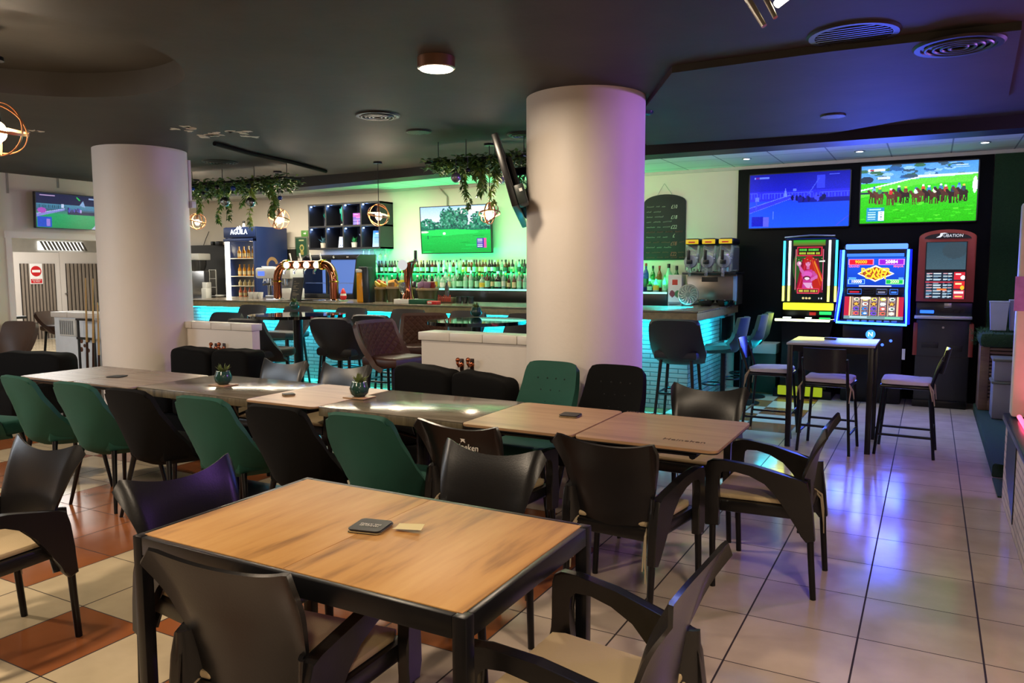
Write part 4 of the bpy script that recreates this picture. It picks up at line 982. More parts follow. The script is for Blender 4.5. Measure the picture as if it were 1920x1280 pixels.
# ---------------------------------------------------------------- navy fridge with lit glass door
YF = 9.3
f0, f1 = aty(421, 500, YF), aty(480, 500, YF); zt = aty(450, 425, YF).z
fw = f1.x-f0.x; fd = min(0.8, atx(540, 500, f1.x).y-YF)
M_NAVY = mat('navy_enamel', '#1a2a55', 0.35, var=0.06)
t = thing('drinks_fridge', 'tall navy drinks fridge with bright glass door full of bottles', 'fridge', ((f0.x+f1.x)/2, YF, 0)); a = fw/2
zd0, zd1 = 0.75, aty(450, 447, YF).z
MB().box((-a, 0.03, 0), (-a+0.05, fd, zt), 0.008).box((a-0.05, 0.03, 0), (a, fd, zt), 0.008).box((-a+0.049, 0.035, zd1), (a-0.049, fd-0.002, zt-0.002), 0.004).box((-a+0.049, 0.035, 0.0), (a-0.049, fd-0.002, zd0), 0.004).box((-a+0.049, fd-0.018, zd0), (a-0.049, fd-0.002, zd1)).build('cabinet', M_NAVY, t)
MB().box((-a+0.05, fd-0.05, zd0), (a-0.05, fd-0.02, zd1)).build('lit_interior', glow('fridge_inner_glow', '#ffe9b8', 0.9), t)
MB().box((-a+0.02, 0, zd0), (-a+0.11, 0.03, zd1), 0.004).build('door_light', glow('fridge_tube', '#fff7e0', 5), t)
MB().box((a-0.045, -0.01, zd0), (a, 0.03, zd1), 0.004).box((-a, -0.01, zd1-0.05), (a, 0.03, zd1), 0.004).build('door_frame', M_NAVY, t)
MB().box((-a, 0, zd1+0.02), (a, 0.03, zt-0.01), 0.01).build('header', M_NAVY, t)
lamp_pt('fridge_light', (t.location.x, YF+0.3, zd1-0.12), 4, (1, 0.88, 0.65), 0.05)
text('header_lettering', 'AGUILA', 0.12, glow('sign_white_glow', '#eef6ff', 4), t, (0, -0.004, (zd1+zt)/2+0.01), sx=0.95)
m = MB(); m.prism([(-0.07, 0.0), (-0.02, 0.05), (0.0, 0.02), (0.03, 0.06), (0.07, 0.02), (0.02, 0.0)], 'y', -0.006, -0.002).build('header_emblem', MATS['sign_white_glow'], t, loc=(0, 0, (zd1+zt)/2+0.055))
zs = [aty(450, py, YF+0.2).z for py in (484, 517, 535, 556)]
for k, z in enumerate(zs): MB().box((-a+0.05, 0.08, z-0.012), (a-0.05, fd-0.05, z)).build('wire_shelf', mat('fridge_shelf', '#cfc7b0', 0.4), t)
Mb_ = mat('beer_bottle_glass', '#b87a20', 0.15, var=0.05, emit='#a06010', estr=0.0); Mr_ = mat('rose_bottle', '#c4694a', 0.2)
def small_bottle(name, label, loc, H, m, group):
    t = thing(name, label, 'bottle', loc, 0, group)
    MB().lathe([(0.028, 0), (0.03, 0.004), (0.03, H*0.55), (0.012, H*0.78), (0.011, H*0.96)], n=10).build('glass_body', m, t)
    MB().lathe([(0.0135, H*0.95), (0.0135, H)], n=8).build('crown_cap', CAPS['gold'], t)
    MB().lathe([(0.0305, H*0.12), (0.0305, H*0.42)], n=10).build('paper_label', LBL['cream'], t)
    return t
sb = None
for r, (z, H, m, wd) in enumerate(((zs[0], 0.2, Mb_, 'top'), (zs[1], 0.2, Mb_, 'second'), (zs[2], 0.10, mat('cream_jar', '#d8c79a', 0.4), 'third'), (zs[3], 0.17, Mr_, 'bottom'))):
    first = None
    for k in range(5):
        loc = (t.location.x-a+0.17+k*(fw-0.25)/4.5, YF+0.18, z+0.001)
        lb = '%s bottle in the lit fridge, %s shelf, %s from the left' % ('small amber' if r < 2 else ('short cream' if r == 2 else 'pink'), wd, ordn(k+1))
        if first is None: first = small_bottle('beer_bottle', lb, loc, H, m, 'bottles in the lit fridge')
        else: dup(first, loc, 0, lb)
# side lettering and bird emblem on the fridge
sx_ = a+0.002
pa = atx(513, 524, f1.x)
text('side_lettering', 'AGUILA', 0.17, mat('pale_lettering', '#b9b9b4', 0.4), t, (a+0.001, fd*0.55, pa.z), (PI/2, 0, PI/2), ext=0.002, sx=0.9)
pe = atx(505, 498, f1.x); ye = pe.y-YF; ze = pe.z
arc = []
for k in range(13): q = PI*0.05+k/12*PI*1.0; arc.append((0.13*math.cos(q), 0.13*math.sin(q)))
for k in range(13): q = PI*1.05-k/12*PI*1.0; arc.append((0.085*math.cos(q)-0.005, 0.085*math.sin(q)-0.01))
MB().prism([(y_+fd*0.5, z_) for y_, z_ in arc], 'x', a, a+0.003).build('bird_emblem', mat('tan_emblem', '#9b7a4e', 0.5), t, loc=(0, 0, ze+0.02))
# figurine on the fridge
p = aty(457, 418, YF+0.1); o = thing('figurine', 'tiny white and dark figurine standing on top of the navy fridge', 'figurine', (p.x, YF+0.1, zt))
MB().lathe([(0.025, 0), (0.03, 0.01), (0.02, 0.06), (0.0, 0.075)], n=12).build('body', CAPS['white'], o); MB().ball((0, 0, 0.085), 0.024, 12).build('head', CAPS['black'], o)
# ---------------------------------------------------------------- left end behind the bar
M_STEEL = MATS['steel']; M_CHROME = mat('chrome', '#d6d6d8', 0.08, 1.0, var=0.02)
q0, q1 = aty(358, 460, 10.05), aty(428, 556, 10.05)
o = MB().box((q0.x-0.5, 10.08, 0.9), (q1.x, YW-0.001, q0.z)).build('dark_splashback', mat('olive_black_panel', '#1d1b14', 0.6)); tag(o, 'dark splashback panel on the wall left of the navy fridge', 'panel')
q1 = aty(545, 470, 10.06)
o = MB().box((q1.x-0.3, 10.09, 1.025), (aty(551, 470, 10.06).x, YW-0.001, aty(545, 467, 10.06).z)).build('dark_splashback', MATS['olive_black_panel']); tag(o, 'dark wall panel between the fridge and the green framed picture', 'panel')
q0, q1 = aty(358, 475, 9.5), aty(384, 556, 9.5)
t = thing('coffee_grinder', 'grey steel drinks dispenser behind the bar, next to the left pillar', 'appliance', (q0.x+0.05, 9.6, 1.02)); h = q0.z-1.02
MB().box((-0.25, -0.1, 0.001), (q1.x-q0.x-0.05, 0.2, h*0.62), 0.02).build('body', M_STEEL, t)
MB().lathe([(0.12, h*0.62), (0.15, h*0.75), (0.15, h*0.85)], n=20).build('hopper', mat('smoked_plastic', '#3a3a3a', 0.2), t)
MB().box((-0.2, -0.12, h*0.85), (0.17, 0.15, h), 0.02).build('top_box', CAPS['white'], t)
q0, q1 = aty(384, 505, 9.6), aty(398, 552, 9.6)
t = thing('plate_rack', 'white wire rack beside the steel dispenser', 'rack', ((q0.x+q1.x)/2+0.09, 9.62, 1.02)); m = MB(); a = (q1.x-q0.x)/2
for s in (-1, 1): m.tube([(s*a, 0, 0.002), (s*a, 0, q0.z-1.02)], 0.008)
for k in range(4): m.tube([(-a, 0, 0.05+k*(q0.z-1.08)/3), (a, 0, 0.05+k*(q0.z-1.08)/3)], 0.006)
m.build('rack_frame', CAPS['white'], t)
for k, (px, py, w_) in enumerate(((392, 531, 14), (397, 542, 14))):
    p = aty(px, py, 9.5); o = thing('paper_box', ['white carton on the rack foot behind the bar', 'white carton in front of the dark splashback'][k], 'box', (p.x+k*0.03, 9.45-0.1*k, 1.02)); MB().box((-0.06, -0.05, 0.001), (0.06, 0.05, p.z-1.0), 0.004).build('carton', CAPS['white'], o)
t = thing('serving_tray', 'low dark tray of cups left of the navy fridge', 'tray', (aty(415, 550, 9.45).x, 9.45, 1.02)); MB().box((-0.16, -0.1, 0.001), (0.16, 0.1, 0.03), 0.01).build('tray', mat('brown_tray', '#4b3a26', 0.4), t)
t2 = thing('plate_stack', 'stack of white plates on the dark tray left of the fridge', 'plates', (t.location.x-0.02, 9.45, 1.052)); MB().lathe([(0.05, 0), (0.09, 0.03), (0.09, 0.05)], n=22).build('plates', CAPS['white'], t2)
for k, px in enumerate((397, 407)):
    p = aty(px, 464-3*k, 9.95); o = thing('wall_speaker', ['small black box on top of the dark splashback, left of two', 'small black box on top of the dark splashback, right of two'][k], 'speaker', (p.x, 10.0, aty(400, 460, 10.05).z+0.001)); MB().box((-0.035-0.02*k, -0.05, 0), (0.035+0.02*k, 0.05, 0.07), 0.01).build('box', M_BLACK, o)
# coffee machine
q0, q1 = aty(488, 492, 9.0), aty(560, 554, 9.0)
q0, q1 = aty(488, 492, 8.85), aty(556, 554, 8.85)
t = thing('coffee_machine', 'white and steel espresso machine behind the copper tap arch', 'coffee machine', ((q0.x+q1.x)/2, 8.88, 1.091)); a = (q1.x-q0.x)/2; h = q0.z-1.09
MB().box((-a, -0.15, h*0.55), (a, 0.15, h*0.85), 0.03).build('upper_body', CAPS['white'], t)
MB().box((a*0.1, 0.0, 0.05), (a*0.95, 0.15, h*0.56), 0.02).build('back_body', M_STEEL, t)
MB().box((0.02, -0.15, 0.001), (a, 0.15, 0.16), 0.015).build('drip_tray', CAPS['white'], t)
MB().box((-a, 0.05, 0.001), (0.03, 0.15, 0.04), 0.01).box((-a, 0.1, 0.03), (-a+0.06, 0.15, h*0.56), 0.01).build('base_frame', M_STEEL, t)
MB().box((-a*0.8, -0.16, h*0.63), (-a*0.45, -0.15, h*0.75)).build('display', glow('blue_display', '#5a7cff', 1.2), t)
m = MB()
for s in (-0.4, 0.4): m.cyl((s*a, -0.02, h*0.36), (s*a, -0.02, h*0.55), 0.045).tube([(s*a, -0.05, h*0.4), (s*a, -0.2, h*0.38)], 0.016)
m.build('group_head', M_STEEL, t)
MB().box((-a*0.9, -0.05, h*0.85), (a*0.9, 0.14, h*0.9), 0.01).build('cup_rail', M_CHROME, t)
for k in range(3):
    p = aty(502+9*k, 552, 8.95); o = thing('glass_cup', 'small white cup in front of the espresso machine, %s from the left' % ordn(k+1), 'cup', (p.x, 8.85, 1.022)); MB().lathe([(0.03, 0), (0.045, 0.1), (0.041, 0.1), (0.027, 0.005), (0, 0.005)], n=14).build('cup', CAPS['white'], o); o.location.z = 1.09+0.001; o.location.y = 8.6
# display fridge on the counter
q0, q1 = aty(572, 478, 9.3), aty(674, 553, 9.3)
t = thing('display_case', 'black framed glass display case lit blue behind the tap arch', 'display case', ((q0.x+q1.x)/2, 9.35, 1.02)); a = (q1.x-q0.x)/2; h = q0.z-1.02
prof = [(-0.2, 0.001), (0.35, 0.001), (0.35, h), (-0.02, h), (-0.10, h-0.05), (-0.2, 0.15)]
M_SMOKE = mat('black_trim_plastic', '#121316', 0.3)
for s in (-1, 1): MB().prism(prof, 'x', s*a-0.012, s*a+0.012).build('side_panel', M_SMOKE, t)
MB().box((-a, -0.05, h-0.08), (a, 0.35, h), 0.02).build('canopy', M_SMOKE, t)
MB().box((-a, -0.2, 0.001), (a, 0.35, 0.14), 0.01).build('plinth', M_SMOKE, t)
MB().box((-a+0.02, 0.32, 0.14), (a-0.02, 0.345, h-0.08)).build('lit_back', glow('case_blue', '#7fa6ff', 0.55), t)
MB().box((-0.02, -0.17, 0.14), (0.02, -0.08, h-0.06)).build('mullion', M_SMOKE, t)
MB().box((-a+0.02, -0.08, 0.3), (a-0.02, 0.3, 0.31)).build('glass_shelf', mat('shelf_glass', '#9fb6d8', 0.1, trans=0.7), t)
text('case_lettering', 'G', 0.05, MATS['sign_white'], t, (0.05, -0.055, h-0.04)); text('case_lettering', '24.0', 0.025, MATS['sign_white'], t, (a*0.6, -0.055, h-0.04))
# beer tap arch
YT = 8.38
M_CUPIPE = mat('polished_copper', '#b0694a', 0.12, 1.0, var=0.04); M_BRASS = mat('brass', '#b8923a', 0.15, 1.0, var=0.04)
xa, xb_ = aty(521, 553, YT).x, aty(627, 553, YT).x; zt_ = aty(575, 494, YT).z; xc_ = (xa+xb_)/2; hw = (xb_-xa)/2; h = zt_-ZBAR
t = thing('beer_tap_arch', 'polished copper beer tap arch with four lit discs on the bar', 'beer tap', (xc_, YT, ZBAR))
pts = [(-hw, 0, 0.001), (-hw, 0, h*0.55)]+[(-hw+0.17*(1-math.cos(k*PI/12)), 0, h*0.55+h*0.42*math.sin(k*PI/12)) for k in range(1, 7)]
pts += [(-x, y, z) for x, y, z in reversed(pts)]
MB().tube(pts, 0.06, n=18).build('arch_pipe', M_CUPIPE, t)
for s in (-1, 1):
    MB().lathe([(0.09, 0), (0.09, 0.02), (0.062, 0.035)], n=24).build('foot_flange', M_CHROME, t, loc=(s*hw, 0, 0.001))
    MB().lathe([(0.066, 0), (0.072, 0.01), (0.066, 0.02)], n=24).build('pipe_ring', M_BRASS, t, loc=(s*hw, 0, h*0.5))
m = MB()
for s in (-1, 1): m.lathe([(0.0, -0.03), (0.075, -0.03), (0.08, 0), (0.075, 0.03), (0, 0.03)], M=Matrix.Translation((s*(hw-0.2), 0, h*0.97)) @ Matrix.Rotation(PI/2, 4, 'Y'), n=24)
m.build('clamp_ring', M_BRASS, t)
for k in range(4):
    x = (-0.54+0.36*k)*(hw-0.12)*1.25
    d = MB().lathe([(0.0, 0), (0.047, 0), (0.047, 0.03), (0.0, 0.035)], n=24, M=Matrix.Translation((x, -0.055, h*0.96)) @ Matrix.Rotation(PI/2, 4, 'X')).build('lit_disc', glow('tap_disc_glow', '#fff0c8', 2.2), t)
    MB().tube([(x, -0.05, h*0.9), (x, -0.12, h*0.8), (x, -0.12, h*0.72)], 0.016).build('spout', M_CHROME, t)
    MB().tube([(x+0.03, 0, h+0.04), (x+0.02, 0, h+0.08), (x, 0, h+0.15)], [0.009, 0.011, 0.012]).build('tap_handle', MATS['white_card'], t)
MB().box((-hw*1.15, -0.16, 0.0005), (hw*1.3, 0.1, 0.02), 0.006).build('drip_tray', M_CHROME, t)
# black menu board on the bar
q0, q1 = aty(557, 555, 8.3), aty(587, 519, 8.3)
t = thing('menu_stand', 'small tilted black menu board standing on the bar under the tap arch', 'menu', ((q0.x+q1.x)/2, 8.1, ZBAR), rot=(-0.2, 0, -0.15)); a = (q1.x-q0.x)/2*0.78; h = q1.z-ZBAR
MB().box((-a, -0.006, 0.001), (a, 0.006, h), 0.003).build('board', M_BLACK, t)
pc = Pic(30, 44, '#15130f')
for k in range(9): pc.rect(.15, .12+.085*k, .35+.5*((k*37) % 10)/10, .145+.085*k, '#7d6f55')
pc.mesh('menu_print', 2*a-0.03, h-0.04, print_mat(), t, (0, -0.0075, h/2))
# beer-glass shaped tap tower
q0, q1 = aty(673, 563, 8.3), aty(690, 500, 8.3)
t = thing('beer_tap_tower', 'tap tower shaped like a full beer glass with white head', 'beer tap', ((q0.x+q1.x)/2, 8.3, ZBAR)); a = (q1.x-q0.x)/2; h = q1.z-ZBAR
MB().box((-a, -0.05, 0.001), (a*0.4, 0.05, h*0.84), 0.015).build('beer_column', mat('amber_beer', '#b87a10', 0.15, var=0.15, emit='#a86a08', estr=0.25), t)
MB().box((-a*1.05, -0.06, h*0.84), (a*0.5, 0.05, h*0.94), 0.012).build('foam_head', CAPS['white'], t)
MB().prism([(a*0.4, 0.001), (a*1.7, 0.001), (a*1.6, h*0.9), (a*1.2, h), (-a*0.4, h), (-a*0.4, h*0.94), (a*0.4, h*0.94)], 'y', -0.06, 0.07, 0.01).build('black_back', M_SMOKE, t)
# single copper tap with green drip tray
q0, q1 = aty(766, 563, 8.25), aty(766, 488, 8.25)
t = thing('beer_tap_column', 'single flared copper beer tap with black handle on the bar', 'beer tap', (q0.x, 8.25, ZBAR)); h = q1.z-ZBAR
hx = (aty(757, 560, 8.25).x, aty(776, 560, 8.25).x); r0 = (hx[1]-hx[0])/2
MB().lathe([(r0*1.05, 0.05), (r0*0.8, 0.12), (r0*0.62, h*0.4), (r0*0.72, h*0.7), (r0*1.1, h*0.9), (r0*1.1, h*0.95), (0, h*0.96)], n=24).build('column', M_CUPIPE, t)
MB().lathe([(0, 0), (r0*0.85, 0), (r0*0.85, 0.02), (0, 0.025)], n=24, M=Matrix.Translation((-0.02, -r0, h*0.9)) @ Matrix.Rotation(PI/2, 4, 'X')).build('badge_disc', glow('badge_white', '#ffffff', 0.6), t)
MB().tube([(0.02, 0, h*0.93), (0.1, 0, h*0.95), (0.12, 0, h*1.0)], 0.025).tube([(0.12, 0, h*0.98), (0.12, 0, h*1.03)], 0.03).build('tap_neck', M_CHROME, t)
MB().box((0.105, -0.015, h*1.03), (0.14, 0.015, h*1.23), 0.008).build('tap_handle', M_SMOKE, t)
b0, b1 = aty(745, 563, 8.2).x-q0.x, aty(802, 563, 8.2).x-q0.x; bm_ = aty(772, 563, 8.2).x-q0.x
MB().box((b0, -0.13, 0.001), (bm_, 0.1, 0.06), 0.006).build('white_tray', MATS['white_card'], t); MB().box((bm_, -0.12, 0.001), (b1, 0.1, 0.058), 0.004).build('green_tray', mat('bottle_green_tray', '#12543c', 0.3), t)
# goblet
p = aty(753, 548, 8.15)
t = thing('goblet_glass', 'stemmed glass standing left of the single copper tap', 'glass', (p.x, 8.17, ZBAR+0.061))
MB().lathe([(0.035, 0), (0.035, 0.004), (0.006, 0.01), (0.006, 0.06), (0.035, 0.10), (0.05, 0.16), (0.045, 0.22), (0.042, 0.22), (0.046, 0.16), (0.03, 0.105), (0, 0.07)], n=20).build('glass', mat('clear_glass', '#e8f2f0', 0.02, trans=0.95, var=0), t)
# red box, small sign, tumblers on the bar
q0, q1 = aty(804, 566, 8.15), aty(823, 560, 8.15); o = thing('snack_box', 'small red box lying on the bar right of the green drip tray', 'box', ((q0.x+q1.x)/2, 8.15, ZBAR)); MB().box((-(q1.x-q0.x)/2, -0.05, 0.001), ((q1.x-q0.x)/2, 0.05, 0.045), 0.01).build('box_body', M_RED, o); MB().box((-0.06, -0.055, 0.012), (0.0, -0.05, 0.035)).build('box_print', CAPS['white'], o)
p = aty(838, 552, 8.6); o = thing('cruet_set', 'condiment holder with a clear bottle and packets on the bar', 'condiments', (p.x, 8.6, ZBAR))
MB().box((-0.12, -0.06, 0.001), (0.12, 0.06, 0.075), 0.008).build('holder', mat('brown_card', '#5d4a38', 0.6), o); MB().lathe([(0.03, 0.075), (0.03, 0.2), (0.012, 0.26), (0.012, 0.3)], n=12).build('oil_bottle', MATS['clear_glass'], o)
m = MB()
for k in range(7): m.box((-0.1+0.03*k, -0.062, 0.02), (-0.083+0.03*k, -0.058, 0.11-0.01*(k % 3)))
m.build('packet', CAPS['red'], o)
for k in range(3):
    p = aty(861+11*k, 550, 8.6); o = thing('tumbler', 'small dark tumbler on the bar mat, %s from the left' % ordn(k+1), 'glass', (p.x, 8.6, ZBAR)); MB().lathe([(0.035, 0.001), (0.04, 0.09), (0.036, 0.09), (0.03, 0.01), (0, 0.01)], n=14).build('tumbler', mat('smoked_glass', '#3f4a46', 0.1, trans=0.5), o)
# snack baskets
for k, (px0, px1, top, cs) in enumerate(((700, 727, 535, ('#b8402e', '#d3a02a', '#c9b23a')), (725, 752, 534, ('#c98a2a', '#d8a038', '#7a5a2a')), (755, 778, 535, ('#3a2a44', '#5a3040', '#2a2430')), (781, 822, 537, ('#a05a48', '#6a4a6a', '#8a3030')))):
    Y = 8.62; q0, q1 = aty(px0, top, Y), aty(px1, top, Y); a = (q1.x-q0.x)/2*0.85; h = q0.z-ZBAR
    t = thing('snack_jar', 'tub of snack packets behind the taps, %s from the left' % ordn(k+1), 'snack tub', ((q0.x+q1.x)/2, Y, ZBAR), 0, 'snack tubs behind the taps')
    MB().lathe([(a*0.8, 0.001), (a*0.95, h*0.8), (a*0.9, h*0.8), (a*0.75, 0.01), (0, 0.01)], n=20).build('tub', mat('olive_tub', '#4d4a2f', 0.25, var=0.2), t)
    MB().lathe([(a*1.02, h*0.78), (a*1.05, h*0.9), (a*0.98, h*0.9)], n=20).build('rim', mat('tan_rim', '#a08768', 0.5), t)
    R = random.Random(k)
    for j in range(7):
        c = mat('packet_'+cs[j % 3][1:], cs[j % 3], 0.35)
        M_ = Matrix.Translation((R.uniform(-.5, .5)*a, R.uniform(-.4, .4)*a, h*0.86+R.uniform(0, .05))) @ Matrix.Rotation(R.uniform(-.7, .7), 4, 'Y') @ Matrix.Rotation(R.uniform(-.7, .7), 4, 'X')
        MB().box((-0.055, -0.014, -0.03), (0.055, 0.014, 0.06), 0.012, M=M_).build('packet', c, t)
# little items beside the case: red bottle, phone-like screen
p = aty(648, 550, 8.7); o = thing('soft_toy', 'small red and white object on the counter right of the display case', 'ornament', (p.x, 8.75, ZBAR-0.0)); o.location.y = 8.65
MB().lathe([(0.03, 0.001), (0.05, 0.05), (0.035, 0.12), (0.015, 0.17), (0, 0.18)], n=14).build('body', M_RED, o); MB().lathe([(0.046, 0.07), (0.04, 0.1)], n=14).build('band', CAPS['white'], o)
# ---------------------------------------------------------------- slush machine, silver plate, bowls
YSL = 9.55
q0, q1 = aty(1283, 445, YSL), aty(1384, 445, YSL); zb = 1.09; zt = q0.z
t = thing('slush_machine', 'three bowl slush machine with yellow topped tanks at the bar end', 'slush machine', ((q0.x+q1.x)/2, YSL, zb)); a = (q1.x-q0.x)/2
h = zt-zb; hb = aty(1330, 510, YSL).z-zb
MB().box((-a*0.95, 0.08, 0.001), (a*0.95, 0.42, hb), 0.015).build('steel_body', mat('warm_steel', '#8d857a', 0.3, 0.85), t)
MB().box((-a, -0.08, hb-0.03), (a, 0.42, hb), 0.01).build('bowl_deck', M_SMOKE, t)
MB().box((-0.12, 0.072, hb*0.7), (0.08, 0.08, hb*0.85)).build('control_plate', M_SMOKE, t)
MB().box((a*0.82, 0.06, 0.05), (a*0.96, 0.085, hb-0.05), 0.004).build('side_vent', mat('blue_vent', '#7fa8d8', 0.4), t)
MB().box((-a*0.9, -0.12, 0.001), (a*0.9, 0.08, 0.035), 0.01).build('drip_tray', M_SMOKE, t)
M_TANK = mat('clear_tank', '#cfd6dc', 0.04, trans=0.85, var=0)
for k in range(3):
    x = (k-1)*a*0.62-a*0.05; w_ = a*0.27; z0, z1 = hb, h
    b = MB().prism([(-0.06, z0), (0.36, z0), (0.36, z1-0.1), (0.02, z1-0.1), (-0.04, z1-0.25)], 'x', x-w_, x+w_, 0.03).build('tank', M_TANK, t)
    MB().box((x-w_*1.05, -0.02, z1-0.1), (x+w_*1.05, 0.36, z1-0.015), 0.03).build('tank_lid', M_SMOKE, b)
    MB().box((x-w_*0.92, -0.03, z1-0.085), (x+w_*0.85, -0.015, z1-0.03), 0.005).build('yellow_label', glow('yellow_sign', '#f0c818', 0.7), b)
    MB().box((x-w_*0.5, -0.033, z1-0.072), (x+w_*0.4, -0.029, z1-0.055)).build('red_lettering', M_RED, b)
    MB().lathe([(0.0, 0), (w_*0.9, 0), (w_*0.95, 0.02), (w_*0.85, 0.05), (0, 0.06)], n=22, M=Matrix.Translation((x, -0.06, z0+0.13)) @ Matrix.Rotation(PI/2, 4, 'X')).build('tap_boss', mat('grey_boss', '#8f9299', 0.25), b)
    MB().box((x-0.035, -0.16, z0+0.1), (x+0.035, -0.12, z0+0.15), 0.008).box((x-0.028, -0.165, z0+0.15), (x+0.012, -0.135, z0+0.27), 0.01).build('tap_lever', M_SMOKE, b)
    MB().cyl((x, -0.13, z0+0.1), (x, -0.13, z0-0.05), 0.018).build('spout', M_TANK, b)
    MB().cyl((x, 0.0, z0+0.16), (x, 0.3, z0+0.16), w_*0.55, n=16).build('auger', mat('dark_auger', '#3f4a5a', 0.3), b)
p = aty(1290, 541, 9.15); hp = 0.17
t = thing('silver_plate', 'round patterned silver plate standing on edge at the bar end', 'plate', (p.x, 9.15, ZBAR+0.005), rot=(-0.14, 0, 0))
MB().lathe([(0, 0), (0.125, 0.0), (0.13, 0.006), (0.12, 0.012), (0, 0.008)], n=36, M=Matrix.Translation((0, 0, 0.13)) @ Matrix.Rotation(PI/2, 4, 'X')).build('disc', mat('aged_silver', '#6f6b64', 0.6, 0.25), t)
m = MB(); R = random.Random(2)
for k in range(16):
    q = 2*PI*k/16; m.tube([(0.03*math.cos(q), -0.014, 0.13+0.03*math.sin(q)), (0.08*math.cos(q+.1), -0.015, 0.13+0.08*math.sin(q+.1)), (0.112*math.cos(q-.1), -0.014, 0.13+0.112*math.sin(q-.1))], 0.0028, n=5)
m.tube([(0.118*math.cos(2*PI*k/32), -0.014, 0.13+0.118*math.sin(2*PI*k/32)) for k in range(32)], 0.003, n=5, closed=True)
m.build('relief_pattern', mat('bright_silver', '#d4cfc2', 0.25, 0.6), t)
for k, px in enumerate((1325, 1353)):
    p = aty(px, 562, 9.25); o = thing('ashtray_bowl', 'black bowl on the bar end in front of the slush machine, %s of two' % ('left' if k == 0 else 'right'), 'bowl', (p.x+0.035*k, 9.22+0.03*k, ZBAR), 0, 'black bowls at the bar end')
    MB().lathe([(0.06, 0.001), (0.1, 0.05), (0.105, 0.075), (0.095, 0.075), (0.05, 0.015), (0, 0.012)], n=24).build('bowl', M_GLOSS, o); MB().ball((0, 0, 0.06), 0.018, 10).tube([(0, 0, 0.012), (0, 0, 0.05)], 0.01).build('knob', M_STEEL, o)
# ---------------------------------------------------------------- wall shelf with ornaments
YSH = 9.8
q0, q1 = aty(577, 385, YSH), aty(713, 468, YSH); zt = aty(645, 380, YSH).z; zbm = aty(645, 467, YSH).z
a = (q1.x-q0.x)/2; xc = (q1.x+q0.x)/2; hh = zt-zbm; dp = YW-YSH-0.002
t = thing('wall_shelf', 'black wall mounted cube shelf of eight compartments with ornaments', 'shelf', (xc, YSH, zbm))
M_SHF = mat('black_shelf_board', '#191a20', 0.5); B = 0.028
m = MB()
for z in (0, hh/2-B/2, hh-B): m.box((-a, 0, z), (a, dp, z+B))
m.build('shelf_board', M_SHF, t)
cells = [-a+k*(2*a-B)/4 for k in range(5)]
m = MB()
for x in cells: m.box((x, 0.002, 0), (x+B, dp, hh))
m.build('divider', M_SHF, t); MB().box((-a, dp-0.008, 0), (a, dp, hh)).build('back_board', mat('shelf_back_navy', '#10131f', 0.6), t)
for j in range(2):
    for k in range(4):
        MB().box((cells[k]+B, 0.03, (j+1)*hh/2-B-0.02), (cells[k]+B+0.02, 0.05, (j+1)*hh/2-B)).build('led_spot', glow('shelf_spot', '#9fc0ff', 6), t)
        lamp_pt('shelf_spot_light', (xc+cells[k]+B+0.06, YSH+0.06, zbm+(j+1)*hh/2-B-0.04), 0.7, (0.25, 0.45, 1), 0.02)
def incell(j, k, fx=0.5): return Vector((xc+cells[k]+B+fx*(cells[k+1]-cells[k]-B), YSH+0.14, zbm+(0 if j == 0 else hh/2-B/2)+B+0.0005))
def sprig(name, label, loc, n, h, colr, potc, cat='plant'):
    t = thing(name, label, cat, loc); MB().lathe([(0.03, 0), (0.042, 0.0), (0.05, 0.085), (0.045, 0.085), (0, 0.07)], n=16).build('pot', potc, t)
    m = MB(); R = random.Random(len(label))
    for k in range(n):
        q = R.random()*2*PI; e = R.uniform(0.5, 1.3); l = h*R.uniform(.6, 1); leaf(m, (0, 0, 0.075), (l*math.cos(q)*math.cos(e), 0.6*l*math.sin(q)*math.cos(e), 0.075+l*math.sin(e)), 0.03)
    m.build('leaves', colr, t)['kind'] = 'stuff'; return t
M_TEALL = mat('teal_leaf', '#1f9a8a', 0.5, var=0.2); M_GRNL = mat('green_leaf', '#2f8f55', 0.5, var=0.25); M_PALEP = mat('pale_pot', '#cfc8bc', 0.5)
p = incell(1, 0, .7); t = thing('feather_vase', 'slim vase with a teal tuft in the top left shelf compartment', 'vase', p)
MB().lathe([(0.022, 0), (0.024, 0.01), (0.018, 0.12), (0.024, 0.14)], n=14).build('vase', mat('grey_vase', '#8a8fa0', 0.4), t); m = MB(); R = random.Random(1)
for k in range(18): q = R.uniform(-1, 1); leaf(m, (0, 0, 0.12), (0.09*q, 0.03*R.uniform(-1, 1), 0.2+0.05*R.random()-0.03*q*q), 0.018)
m.build('tuft', M_TEALL, t)
p = incell(1, 1, .75); t = thing('cactus_ornament', 'tall turquoise cactus ornament in the shelf, upper row second compartment', 'ornament', p)
MB().box((-0.045, -0.03, 0), (0.03, 0.03, 0.03), 0.006).cyl((-0.012, 0, 0.03), (-0.012, 0, 0.1), 0.012).build('stand', M_PALEP, t)
MB().lathe([(0.03, 0.07), (0.045, 0.12), (0.045, 0.29), (0.03, 0.33), (0, 0.335)], n=16).build('trunk', mat('turquoise_glaze', '#20b89a', 0.3), t); MB().tube([(-0.03, 0, 0.2), (-0.062, 0, 0.21), (-0.066, 0, 0.28)], 0.017).build('arm', MATS['turquoise_glaze'], t)
p = incell(1, 2, .55); t = thing('gift_box', 'flat box with pink and violet print in the shelf, upper row third compartment', 'box', p)
pc = Pic(40, 36, '#7a6ad0').rect(0, 0, 1, .3, '#c060c0').rect(.1, .08, .5, .14, '#e0c0f0').rect(.3, .3, 1, .42, '#d080d0').rect(0, .55, 1, .62, '#b8a8f0').rect(.4, .55, .5, 1, '#e080c8').rect(0, .8, 1, .86, '#a8b8ff')
